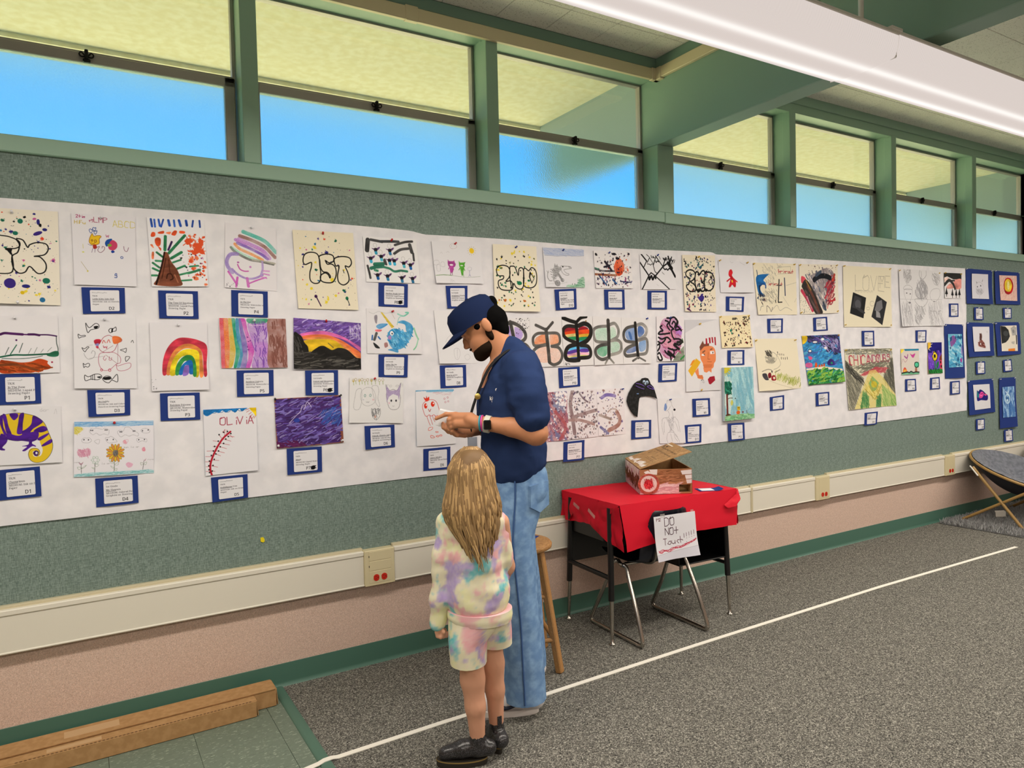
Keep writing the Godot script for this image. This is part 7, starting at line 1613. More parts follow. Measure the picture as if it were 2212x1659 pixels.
		"d 6a6470,6a5a94,9a7a7a 110 1.1,3.7 2.1,1.8 94.5,99.8;cw 7a6ab0 9.6 17.4,19.3 36.3,13.3 65.6,16.2;cw 9a6a60 12.5 70.4,51.1 80.3,66.6 72,79.4 38.1,89;cw 9a8a84 7.4 7.3,55.6 47.2,65.5;cw 5a5a90 8.1 9.1,81.4 33.9,95.3;cw b09a94 3.7 37.3,50 52.5,44 70.7,46.7 55.2,57.1"],
	["drawing", "drawing", "fine pencil drawing of a standing robot figure with a blue ear", [3.1509, 1.2431, 3.3771, 1.2379, 3.3854, 0.9410, 3.1634, 0.9533], 0, 0.008, "e5e5ea", 121, 156, null, [["blue", 3.2585, 1.2300]],
		"bk 4a74c0 23.7,26.4 26.2,15.3 31.3,11.7 35.4,21 30.1,27.4;e 15161c 63.6,26.2 4.2,2.4;ck 8a8a92 1 34.4,13.6 36.6,6.2 43.2,4.5;ck 8a8a92 1 46.4,4.6 52.5,10.2 55.1,17.7 64.4,24.3;ck 8a8a92 1 35.7,17.3 30,28.3 41.6,24.8 48.7,17.6;ck 8a8a92 1 38.1,28.5 44,36 38.5,43.3;ck 8a8a92 1 54.3,28.8 56.7,39.9 58.9,54.8;ck 8a8a92 1 28.8,43.1 36.5,48.8 46.2,49 56.4,43.6 66.3,42;ck 8a8a92 1 33.8,41.4 45.8,54.6 59.8,41.8;ck 8a8a92 1 39.1,56.3 44.7,69.3 40.9,74.8;ck 8a8a92 1 52.2,56.5 47.8,71.3;ck 8a8a92 1 13.7,48.4 20.6,43.9 33.7,43.2;ck 8a8a92 1 15.3,48.4 12.6,61.3 16.2,76.2 17.5,80;ck 8a8a92 1 23.1,52.3 20.6,63.3 21.1,76.3;ck 8a8a92 1 66.2,43.8 75.4,51.4 77.9,62.6 80.3,75.6;ck 8a8a92 1 62.4,51.2 69.7,62.4 73.8,73.6;ck 8a8a92 1 41.2,71.1 51.1,71.3 57.3,75.1;ck 8a8a92 1 34.2,76.6 44.2,74.9 57.2,77 69.6,86.5;ck 8a8a92 1 32.5,78.4 28.3,89.4 32.4,98.7;ck 8a8a92 1 43.9,78.6 49.2,95.4;ck 8a8a92 1 60.2,80.7 72.5,92.1 75.4,97.7;ck 8a8a92 1 57.1,78.8 59.6,88.1 69,95.7;hk a8a8b0 1 60 60 9.8 33.7,43.2 59.7,43.7 57.7,69.6 41.4,69.3"],
]
var CARDS := [
	["navy name card marked D2 under the cat and alphabet drawing", [0.0271, 1.8453, 0.1831, 1.8481, 0.1820, 1.7412, 0.0290, 1.7366], "D2", "TK/K", "Little Kitty Eats Fish", "Ink on Drawing Paper", 0, 153, 107, null],
	["navy name card marked P2 under the brown tree painting", [0.3089, 1.8415, 0.4664, 1.8420, 0.4656, 1.7207, 0.3095, 1.7216], "P2", "TK/K", "The Tree Of Emotions", "Liquid Paint on Drawing Paper", 0, 149, 114, null],
	["navy name card marked P4 under the striped hat watercolour", [0.6053, 1.8523, 0.7648, 1.8504, 0.7619, 1.7301, 0.6030, 1.7339], "P4", "TK/K", "In The Hat", "Watercolor on Drawing Paper", 0, 144, 107, null],
	["navy name card marked P8 with a blot, under the small purple people painting", [1.3047, 1.9103, 1.4628, 1.9088, 1.4572, 1.7899, 1.3010, 1.7930], "P8", "1st Grade", "Random People Painted", "Liquid Paint and Graphite on Drawing Paper", 1, 128, 95, null],
	["navy name card partly behind the cap, under the monster friends drawing", [1.6774, 1.9078, 1.8067, 1.9123, 1.8018, 1.7907, 1.6831, 1.7885], "", "1st Grade", "Imaginary Friends", "Colored Pencil and Graphite on Drawing Paper", 0, 100, 93, null],
	["navy name card under the pencil dinosaur", [2.3741, 1.9102, 2.5291, 1.9209, 2.5303, 1.8001, 2.3805, 1.7901], "D10", "2nd Grade", "Roof Beast", "Ink, Graphite and Colored Pencil on Drawing Paper", 0, 109, 85, null],
	["unnumbered navy name card under the orange blot painting", [2.7382, 1.9218, 2.8968, 1.9268, 2.8968, 1.8051, 2.7404, 1.8024], "", "2nd Grade", "Distant Planet", "Watercolor and Graphite on Drawing Paper", 0, 107, 81, null],
	["unnumbered navy name card under the black marker mountains", [3.0856, 1.9262, 3.2507, 1.9305, 3.2480, 1.8105, 3.0838, 1.8084], "", "2nd Grade", "Mountains Ahead", "Liquid Paint on Drawing Paper", 0, 106, 76, null],
	["small navy name card under the red crayon figure", [3.7903, 1.9082, 3.9735, 1.9103, 3.9625, 1.8063, 3.7882, 1.8075], "D12", "3rd Grade", "Friendly", "Colored Pencil on Drawing Paper", 0, 110, 61, null],
	["small navy name card under the blue wave sheet", [4.2081, 1.7612, 4.3793, 1.7651, 4.3732, 1.6606, 4.2077, 1.6584], "M3", "3rd Grade", "Stormy Sea", "Watercolor and Ink on Drawing Paper", 0, 98, 59, null],
	["small navy name card under the smoky grey painting", [4.7242, 1.7745, 4.8893, 1.7838, 4.8959, 1.6791, 4.7243, 1.6720], "P13", "3rd Grade", "The Smoke", "Watercolor and Liquid Paint", 0, 90, 56, null],
	["small navy name card under the two slanted dark squares", [5.3266, 1.6770, 5.4922, 1.6791, 5.4936, 1.5549, 5.3289, 1.5552], "M4", "4th Grade", "Collage", "Mixed Media on Drawing Paper", 0, 85, 63, null],
	["small navy name card under the large pale pencil sheet", [6.0870, 1.6827, 6.2555, 1.6846, 6.2468, 1.5807, 6.0859, 1.5797], "D15", "5th Grade", "Untitled", "Graphite on Drawing Paper", 0, 80, 49, null],
	["small navy name card under the pine tree painting", [6.6145, 1.9215, 6.7725, 1.9249, 6.7736, 1.8052, 6.6154, 1.8017], "P15", "5th Grade", "Night Hills", "Liquid Paint on Drawing Paper", 0, 72, 55, null],
	["small navy name card under the mounted horse head", [7.0434, 1.8972, 7.2051, 1.8963, 7.2098, 1.7803, 7.0437, 1.7788], "D16", "6th Grade", "My Horse", "Graphite on Drawing Paper", 0, 70, 52, [7.1176, 1.8904]],
	["small navy name card under the red-ringed yellow oval", [7.5749, 1.9003, 7.7409, 1.9016, 7.7429, 1.7990, 7.5803, 1.7973], "D17", "6th Grade", "Sun", "Colored Pencil on Paper", 0, 70, 44, [7.6461, 1.8966]],
	["small navy name card under the mounted brown bust", [7.0702, 1.3970, 7.2374, 1.3976, 7.2400, 1.2806, 7.0726, 1.2788], "D18", "6th Grade", "Portrait", "Graphite on Drawing Paper", 0, 73, 52, [7.1438, 1.3898]],
	["small navy name card under the mounted grey abstract collage", [7.5701, 1.4025, 7.7352, 1.4094, 7.7564, 1.2910, 7.5813, 1.2853], "D19", "6th Grade", "Untitled", "Mixed Media", 0, 70, 50, [7.6463, 1.4016]],
	["small navy name card under the mounted bright shoe", [7.0686, 0.8655, 7.2262, 0.8642, 7.2289, 0.7622, 7.0690, 0.7620], "D20", "6th Grade", "My Shoe", "Marker on Paper", 0, 68, 45, [7.1380, 0.8501]],
	["small navy name card under the narrow swirling blue watercolour", [7.5868, 0.7290, 7.7565, 0.7290, 7.7657, 0.6113, 7.5922, 0.6119], "P17", "6th Grade", "Deep Water", "Watercolor", 0, 70, 49, [7.6646, 0.7250]],
	["navy name card marked P1 under the purple and orange sheet", [-0.2670, 1.4983, -0.1264, 1.4965, -0.1269, 1.3786, -0.2684, 1.3786], "P1", "TK/K", "In The Zone", "Liquid Paint on Drawing Paper", 0, 144, 123, null],
	["navy name card marked D3 under the creature with small fish", [0.0323, 1.4248, 0.1876, 1.4209, 0.1846, 1.3132, 0.0333, 1.3140], "D3", "TK/K", "My Daddy", "Ink and Colored Pencil on Drawing Paper", 0, 149, 107, null],
	["navy name card marked P3 under the rainbow arch", [0.3007, 1.3994, 0.4584, 1.3969, 0.4570, 1.2771, 0.2991, 1.2805], "P3", "TK/K", "Rainbow Princess", "Watercolor on Drawing Paper", 0, 148, 112, null],
	["navy name card marked P5 under the rainbow stripes", [0.6161, 1.4898, 0.7782, 1.4882, 0.7757, 1.3681, 0.6146, 1.3705], "P5", "TK/K", "Rainbow Unicorn", "Watercolor on Drawing Paper", 0, 145, 107, null],
	["navy name card marked P6 with a blot, under the black hills sunset", [0.9246, 1.4804, 1.0838, 1.4793, 1.0811, 1.3580, 0.9231, 1.3635], "P6", "1st Grade", "Sunset and Mountains", "Watercolor on Drawing Paper", 1, 137, 101, null],
	["navy name card marked P9 under the blue narwhal", [1.2933, 1.5517, 1.4520, 1.5469, 1.4449, 1.4323, 1.2898, 1.4387], "P9", "1st Grade", "Under The Sea", "Watercolor and Graphite on Drawing Paper", 0, 129, 92, null],
	["navy name card marked D8 left of the man, under the faint ovals", [1.6298, 1.4884, 1.7853, 1.4883, 1.7846, 1.3695, 1.6316, 1.3682], "D8", "1st Grade", "Bear In A Tree", "Graphite on Drawing Paper", 0, 118, 92, null],
	["navy name card marked P10 under the five butterflies", [2.3887, 1.4561, 2.5432, 1.4605, 2.5439, 1.3444, 2.3927, 1.3385], "P10", "2nd Grade", "Butterfly Friends", "Watercolor on Drawing Paper", 0, 106, 81, null],
	["unnumbered navy name card under the black branching lines", [3.1695, 1.4639, 3.3316, 1.4646, 3.3215, 1.3475, 3.1618, 1.3456], "", "2nd Grade", "Distant Tree", "Watercolor, Liquid Paint, Graphite on Drawing Paper", 0, 102, 75, null],
	["small navy name card marked M2 under the yellow dotted sheet", [3.7995, 1.5414, 3.9671, 1.5422, 3.9624, 1.4388, 3.7958, 1.4398], "M2", "3rd Grade", "Splat", "Ink on Drawing Paper", 0, 100, 61, null],
	["navy name card marked M1 under the torn-paper face", [3.4607, 1.2256, 3.6222, 1.2235, 3.6260, 1.1050, 3.4604, 1.1055], "M1", "2nd Grade", "The Thinker", "Paper on Drawing Paper", 0, 98, 73, null],
	["small navy name card under the sheet with grass and red figures", [4.2256, 1.2016, 4.3816, 1.2097, 4.3788, 1.1057, 4.2253, 1.1018], "D13", "4th Grade", "Meadow", "Ink and Colored Pencil", 0, 89, 57, null],
	["small navy name card under the night sky and pumpkins", [4.7432, 1.2089, 4.9067, 1.2116, 4.9051, 1.1096, 4.7442, 1.1083], "P14", "4th Grade", "Pumpkin Night", "Liquid Paint on Drawing Paper", 0, 87, 54, null],
	["small navy name card under the two pink birds", [5.9274, 1.2730, 6.0852, 1.2719, 6.0933, 1.1687, 5.9262, 1.1690], "P16", "5th Grade", "Campfire", "Liquid Paint and Ink", 0, 75, 50, null],
	["small navy name card under the yellow flower and red house", [6.3085, 1.2720, 6.4563, 1.2752, 6.4632, 1.1709, 6.3027, 1.1695], "P18", "5th Grade", "My Garden", "Liquid Paint", 0, 69, 48, null],
	["small navy name card under the tall blue and violet watercolour", [6.6285, 1.2295, 6.7906, 1.2321, 6.7917, 1.1130, 6.6295, 1.1109], "P19", "5th Grade", "Ocean", "Watercolor", 0, 73, 54, null],
	["navy name card marked D1 under the striped lizard", [-0.2772, 1.1252, -0.1415, 1.1275, -0.1398, 1.0080, -0.2790, 1.0062], "D1", "TK/K", "Chameleon", "Ink on Drawing Paper", 0, 140, 123, null],
	["navy name card marked D4 under the sunflower drawing", [0.0471, 1.0582, 0.2027, 1.0549, 0.2026, 0.9388, 0.0472, 0.9389], "D4", "1st Grade", "My Flowers", "Colored Pencil and Graphite on Drawing Paper", 0, 148, 114, null],
	["navy name card marked D5 at the lower paper edge under the red branch", [0.4917, 1.0158, 0.6471, 1.0156, 0.6460, 0.9081, 0.4941, 0.9038], "D5", "TK/K", "Bubblegum Tree", "Ink on Drawing Paper", 0, 137, 99, null],
	["navy name card marked P7 with a blot, under the dark purple swirls", [0.8265, 1.1160, 0.9919, 1.1142, 0.9900, 0.9918, 0.8263, 0.9925], "P7", "TK/K", "Music", "Liquid Paint on Drawing Paper", 1, 140, 105, null],
	["navy name card marked D6 under the floppy-eared face drawing", [1.2086, 1.1975, 1.3667, 1.1943, 1.3661, 1.0803, 1.2097, 1.0795], "D6", "1st Grade", "Friends, Flowers, and Suns", "Colored Pencil and Graphite on Drawing Paper", 0, 125, 94, null],
	["navy name card marked D9 just left of the child's hair", [1.5229, 1.0563, 1.6790, 1.0569, 1.6755, 0.9393, 1.5194, 0.9417], "D9", "TK/K", "Queen Jellyfish", "Ink on Drawing Paper", 0, 122, 90, null],
	["navy name card marked P11 under the splattered pink painting", [2.4150, 1.0219, 2.5675, 1.0236, 2.5607, 0.9053, 2.4084, 0.9057], "P11", "2nd Grade", "Splatter Paint Party", "Watercolor on Drawing Paper", 0, 106, 81, null],
	["unnumbered navy name card under the black cut-out creature", [2.9338, 1.1162, 3.0974, 1.1101, 3.0932, 0.9944, 2.9289, 0.9980], "", "2nd Grade", "Night Animal", "Liquid Paint and Black Paper", 0, 105, 76, null],
	["navy name card tucked beside the pencil robot sheet", [3.3835, 1.0564, 3.5402, 1.0543, 3.5352, 0.9327, 3.3808, 0.9345], "D11", "3rd Grade", "Robot", "Graphite and Colored Pencil on Drawing Paper", 0, 96, 75, null],
	["navy name card marked P12 under the thick canvas with a tree", [3.7916, 1.0406, 3.9561, 1.0368, 3.9587, 0.9167, 3.7932, 0.9186], "P12", "3rd Grade", "Big Sky", "Watercolor on Canvas", 0, 95, 71, null],
	["small navy name card on the lower paper edge under the yellow diamond field", [5.3542, 1.0230, 5.5359, 1.0247, 5.5179, 0.9218, 5.3478, 0.9222], "D14", "4th Grade", "Ballpark", "Colored Pencil", 0, 93, 52, null],
]
var ROLL_TOP := [-0.6741, 2.2008, -0.2308, 2.1835, 0.4284, 2.1877, 1.2722, 2.1869, 1.4447, 2.1842, 1.4894, 2.1830, 1.5646, 2.1695, 1.9022, 2.1763, 2.0784, 2.1792, 2.4302, 2.1763, 2.5502, 2.1740, 3.0998, 2.1844, 3.6672, 2.2011, 3.7065, 2.1878, 4.1849, 2.2026, 5.9754, 2.2288, 6.9031, 2.2441]
var ROLL_BOTTOM := [-0.7262, 0.8879, -0.2791, 0.9056, 0.3834, 0.9049, 1.2319, 0.9103, 1.4310, 0.9120, 1.6544, 0.9106, 2.2731, 0.9196, 3.0696, 0.9172, 3.9678, 0.9186, 5.9603, 0.9422, 6.5371, 0.9464, 6.9196, 0.9557]
var CUTOUT := [3.0225, 1.3753, 3.0503, 1.3786, 3.0725, 1.3736, 3.0847, 1.3574, 3.0926, 1.3386, 3.1154, 1.3192, 3.1255, 1.2975, 3.1355, 1.2705, 3.1461, 1.2402, 3.1244, 1.2508, 3.0894, 1.2588, 3.0476, 1.2628, 3.0094, 1.2603, 2.9975, 1.2504, 2.9914, 1.2245, 2.9863, 1.1829, 2.9789, 1.1346, 2.9553, 1.1454, 2.9255, 1.1758, 2.9061, 1.2080, 2.8954, 1.2397, 2.9007, 1.2628, 2.9148, 1.2906, 2.9357, 1.3183, 2.9602, 1.3460, 2.9843, 1.3582, 3.0119, 1.3636]
var CUT_EYES := [3.0379, 1.3527, 3.0621, 1.3487, 3.0480, 1.3386, 2.9790, 1.2800, 2.9872, 1.2797]
var CUT_WHISKERS := [2.9686, 1.3458, 3.0061, 1.3381, 3.0368, 1.3249, 2.9683, 1.3301, 3.0021, 1.3158, 3.0350, 1.3076, 3.0611, 1.3240, 3.0891, 1.3245, 3.1181, 1.3032, 3.0597, 1.3224, 3.0817, 1.3099, 3.1153, 1.3022]
var CANVAS := [[3.7415, 1.4244, 4.0273, 1.4243, 4.0374, 1.0640, 3.7420, 1.0612], 142, 181, "hw 8abccc,a8d4dc,7ab4c8 6.9 160 80 34.4 0,0 100,0.3 99.6,92.7 0.2,91.9;hw c8e0dc 5.7 40 80 25.8 0.7,24.7 23.9,25.4 21.9,80.5 0.5,81;bm d8cc3a 0.3,0 17.5,0.3 12.9,7.8 -0,10.6;s d8cc3a 2.3 15.9,3.1 22.4,2;s c8b82a 2 15.3,5.5 21.6,7.2;s c8b82a 2 11.4,8.1 18.5,12.3;s c8b82a 2 7,9.2 9.8,14;s c8b82a 2 2.9,10.4 3.3,15.4;bm 1f6f5a 0.5,34.1 7.9,27.3 16.6,27 23,34.8 21.7,45.8 14.4,50.2 4.3,49.5 0.2,43.4;hm 2f8a70,145a48 2.9 60 40 8.6 0.6,27.8 23.2,28.5 21.6,49.7 0,48.9;pm 6a3430 5.2,49.1 10.9,49.3 11.8,86.2 6,87.5;c 3a3a2a 1.4 11.2,58.7 17,57.4 27,57.8;ok d0c02a 1.4 24,61.7 28.1,66.6 23.7,71.1 20.1,67;bk d8c83a 24,62.4 27.6,66.5 23.7,70.8 20.7,67;s 2a2a2a 1.7 34.7,58.2 37.6,59.1;p d0b02a 40.7,74.3 51.2,74.8 50.9,82 41.3,81.5;s 2a2010 1.1 43.4,76.8 49.1,77.4;e d8642a 44.5,85.6 6.3,3.2;b d8642a 40.1,87.8 48.7,88.2 47.2,89.4 40.9,89.1;e 7a3a3a 60.1,85.6 3.2,1.4;s 4a3a2a 0.9 60.1,86.4 60,89.2;s 3a3a2a 1.4 73.6,83.1 74.5,89.6;r b0b0a8 0.9 27.4,85.2 1.7,1.3;bm 5a3a2a 2.3,89.7 10.3,86.2 21.6,89.9 13,91.3;bm 8abc8a 0.5,91.9 27.3,89.4 64.2,89.1 99.8,92.7 99.7,99.7 0.3,99.9;hm 6aa878,9accA0 3.4 60 0 22.9 1.1,92.7 64.2,90.3 99.8,93.5 99.5,99.2 0.9,99.4"]

# ---------------------------------------------------------------- furniture and things on the floor
func crumple(rows: Array, amount: float, freq: float, sd: int, keep_top := true) -> Array:
	var nz := FastNoiseLite.new()
	nz.seed = sd
	nz.frequency = freq
	nz.fractal_type = FastNoiseLite.FRACTAL_RIDGED
	nz.fractal_octaves = 2
	var out := []
	for i in rows.size():
		var r := PackedVector3Array()
		for p in rows[i]:
			var k := float(i) / (rows.size() - 1) if keep_top else 1.0
			r.append(p + Vector3(nz.get_noise_3d(p.x + 3, p.y, p.z), nz.get_noise_3d(p.x, p.y + 5, p.z) * 0.4, nz.get_noise_3d(p.x, p.y, p.z + 9)) * amount * k)
		out.append(r)
	return out

# rows between an upper and a lower edge, with a fold profile: v 0 at the top
func apron(top: Array, low: Array, n: int, out: Vector3, bulge: float) -> Array:
	var a := smooth(top, 6) if top.size() > 2 else PackedVector3Array()
	var rows := []
	var nu := 40
	var pick := func(e: Array, u: float) -> Vector3:
		var x := u * (e.size() - 1)
		var k := mini(int(x), e.size() - 2)
		return e[k].lerp(e[k + 1], x - k)
	for i in n + 1:
		var v := float(i) / n
		var r := PackedVector3Array()
		for j in nu + 1:
			var u := float(j) / nu
			r.append(pick.call(top, u).lerp(pick.call(low, u), v) + out * bulge * sin(v * PI * 0.5))
		rows.append(r)
	return rows

func make_desk() -> void:
	var yaw := deg_to_rad(-2.65)
	var d := thing("school_desk", "black school desk with open book box, under the red paper", "desk", Vector3(2.787, 0, 0.308), yaw)
	for q in [[-0.4275, 0.215], [-0.415, -0.222], [0.417, 0.215], [0.424, -0.204]]:
		var tx: float = -0.405 if q[0] < 0 else 0.408
		var tz: float = 0.185 if q[1] > 0 else -0.185
		var foot := Vector3(q[0], 0.0, q[1])
		var top := Vector3(tx, 0.715, tz)
		var mid := foot.lerp(top, 0.32)
		var lg := part("leg", Geo.new().tube(path([mid, top]), 0.016, 14), M.blackmetal, d)
		var g := Geo.new()
		g.tube(path([foot + Vector3(0, 0.012, 0), foot.lerp(top, 0.06), foot.lerp(top, 0.2), mid + Vector3(0, 0.01, 0)]), [0.0075, 0.009, 0.0115, 0.0125], 12)
		part("leg_tube", g, M.chrome, lg)
		part("glide", Geo.new().at(Transform3D(Basis(), foot)).lathe([Vector2(0, 0), Vector2(0.017, 0.001), Vector2(0.017, 0.006), Vector2(0.009, 0.013), Vector2(0.008, 0.03), Vector2(0, 0.03)], 14), M.chrome, lg)
	part("desk_top", Geo.new().slab(-0.398, 0.424, 0.715, 0.738, -0.272, 0.262, 0.008), M.blackmetal, d)
	var bb := Geo.new()
	bb.slab(0.05, 0.414, 0.335, 0.341, -0.19, 0.20)
	bb.slab(0.409, 0.415, 0.335, 0.712, -0.19, 0.20)
	bb.slab(0.05, 0.056, 0.335, 0.712, -0.19, 0.20)
	bb.slab(-0.40, 0.414, 0.345, 0.712, -0.196, -0.19)
	bb.slab(-0.40, 0.05, 0.52, 0.712, -0.19, 0.12, 0.004)
	bb.tube(path([Vector3(0.05, 0.338, 0.20), Vector3(0.404, 0.338, 0.20), Vector3(0.412, 0.346, 0.20), Vector3(0.412, 0.71, 0.20)]), 0.0045, 8)
	part("book_box", bb, M.blackmetal, d)
	part("crossbar", Geo.new().tube(path([Vector3(-0.413, 0.345, -0.20), Vector3(-0.416, 0.345, 0.20)]), 0.0125, 12), M.blackmetal, d)
	part("crossbar", Geo.new().tube(path([Vector3(0.413, 0.30, -0.19), Vector3(0.413, 0.30, 0.19)]), 0.011, 12), M.blackmetal, d)
	# red paper folded over the top
	var t := thing("red_table_paper", "red paper folded and taped over the top of the school desk", "table cover", Vector3(2.787, 0, 0.308), yaw)
	var x0 := -0.406
	var x1 := 0.432
	var z0 := -0.282
	var z1 := 0.272
	var y := 0.7425
	var rows := []
	for k in 13:
		var f := k / 12.0
		var r := PackedVector3Array()
		for j in 21:
			r.append(Vector3(lerpf(x0, x1, j / 20.0), y + 0.0012 * sin(j * 1.7 + k), lerpf(z1, z0, f)))
		rows.append(r)
	part("top_sheet", Geo.new().grid(rows), M.red_paper, t)
	# front apron: rolled edge, then down to an uneven lower edge
	var top := [Vector3(x0, y, z1), Vector3(-0.2, y, z1), Vector3(0.1, y, z1), Vector3(x1 - 0.006, y, z1)]
	var low := [Vector3(-0.382, 0.500, z1 + 0.012), Vector3(-0.268, 0.519, z1 + 0.022), Vector3(0.095, 0.547, z1 + 0.012), Vector3(0.405, 0.541, z1 + 0.004)]
	var fr := apron(top, low, 12, Vector3.BACK, 0.012)
	fr = crumple(fr, 0.004, 7.0, 3)
	var g := Geo.new()
	var both := func(geo: Geo, rr: Array) -> void:
		var rv := rr.duplicate()
		rv.reverse()
		geo.grid(rv)
		var off := []
		for r in rr:
			var q := PackedVector3Array()
			for p in r:
				q.append(p - Vector3(0, 0, 0.0012))
			off.append(q)
		geo.grid(off)
	both.call(g, fr)
	part("front_fall", g, M.red_paper, t)
	# left side: two gathered flaps
	var side_top := [Vector3(x0, y, z0), Vector3(x0, y, -0.05), Vector3(x0, y, z1)]
	var side_low := [Vector3(x0 - 0.01, 0.578, z0 + 0.06), Vector3(x0 - 0.014, 0.603, 0.02), Vector3(x0 - 0.01, 0.60, 0.10)]
	var sd := crumple(apron(side_top, side_low, 12, Vector3.LEFT, 0.012), 0.018, 5.0, 8)
	g = Geo.new()
	both.call(g, sd)
	part("side_fall", g, M.red_paper, t)
	var fold := crumple(apron([Vector3(x0 - 0.004, 0.735, z1), Vector3(x0 - 0.020, 0.69, 0.10), Vector3(x0 - 0.018, 0.655, 0.05)], [Vector3(-0.384, 0.500, z1 + 0.014), Vector3(x0 - 0.012, 0.545, 0.15), Vector3(x0 - 0.018, 0.600, 0.03)], 12, Vector3.LEFT, 0.014), 0.012, 6.0, 12, false)
	g = Geo.new()
	both.call(g, fold)
	part("corner_fold", g, M.red_paper, t)
	var fold2 := crumple(apron([Vector3(x0, y, z0), Vector3(x0 - 0.012, 0.70, z0 + 0.02), Vector3(x0 - 0.012, 0.665, -0.11)], [Vector3(-0.402, 0.466, z0 - 0.006), Vector3(-0.34, 0.466, z0 + 0.004), Vector3(x0 - 0.014, 0.60, -0.16)], 12, Vector3.LEFT, 0.016), 0.008, 6.0, 15, false)
	g = Geo.new()
	both.call(g, fold2)
	part("corner_fold", g, M.red_paper, t)
	var right := crumple(apron([Vector3(x1 - 0.004, y, z1 - 0.0), Vector3(x1 + 0.006, y, 0.1), Vector3(x1, y, z0)], [Vector3(0.408, 0.540, z1 + 0.004), Vector3(x1 + 0.004, 0.60, 0.1), Vector3(x1, 0.60, z0)], 10, Vector3.RIGHT, 0.006), 0.012, 6.0, 4)
	g = Geo.new()
	both.call(g, right)
	part("side_fall", g, M.red_paper, t)
	var ear := crumple(apron([Vector3(x1 - 0.004, y, z1), Vector3(x1 - 0.03, 0.715, z1 + 0.012), Vector3(0.31, 0.665, z1 + 0.012)], [Vector3(0.415, 0.69, z1 + 0.02), Vector3(0.385, 0.655, z1 + 0.026), Vector3(0.33, 0.645, z1 + 0.012)], 8, Vector3.BACK, 0.012), 0.006, 8.0, 6, false)
	g = Geo.new()
	both.call(g, ear)
	part("corner_fold", g, M.red_paper, t)
	for q in [[Vector3(-0.427, 0.682, -0.10), 0.06, 20.0], [Vector3(-0.436, 0.668, 0.06), 0.07, 28.0]]:
		part("clear_tape", Geo.new().at(Transform3D(Basis(Vector3.RIGHT, deg_to_rad(q[2])), q[0])).box(Vector3.ZERO, Vector3(0.0006, 0.019, q[1])), M.clear_tape, t)
	make_school_chair(yaw)
	make_art_box(yaw)
	# name card lying on the red paper
	var nc := thing("name_card", "navy name card lying flat on the red paper beside the cardboard box", "name card", Vector3(2.787, 0, 0.308) + Vector3(0.262, 0.7445, 0.205).rotated(Vector3.UP, yaw), deg_to_rad(-27))
	var cg := Geo.new()
	cg.slab(-0.056, 0.05, 0.0, 0.0008, -0.045, 0.045)
	cg.grid([path([Vector3(0.05, 0.0008, 0.045), Vector3(0.066, 0.003, 0.045), Vector3(0.084, 0.010, 0.04)]), path([Vector3(0.05, 0.0008, -0.045), Vector3(0.066, 0.003, -0.045), Vector3(0.084, 0.010, -0.04)])])
	part("card", cg, M.navy, nc)
	part("label_sheet", Geo.new().slab(-0.04, 0.034, 0.0008, 0.0014, -0.034, 0.034), mat("e8e8ec", 0.8), nc)

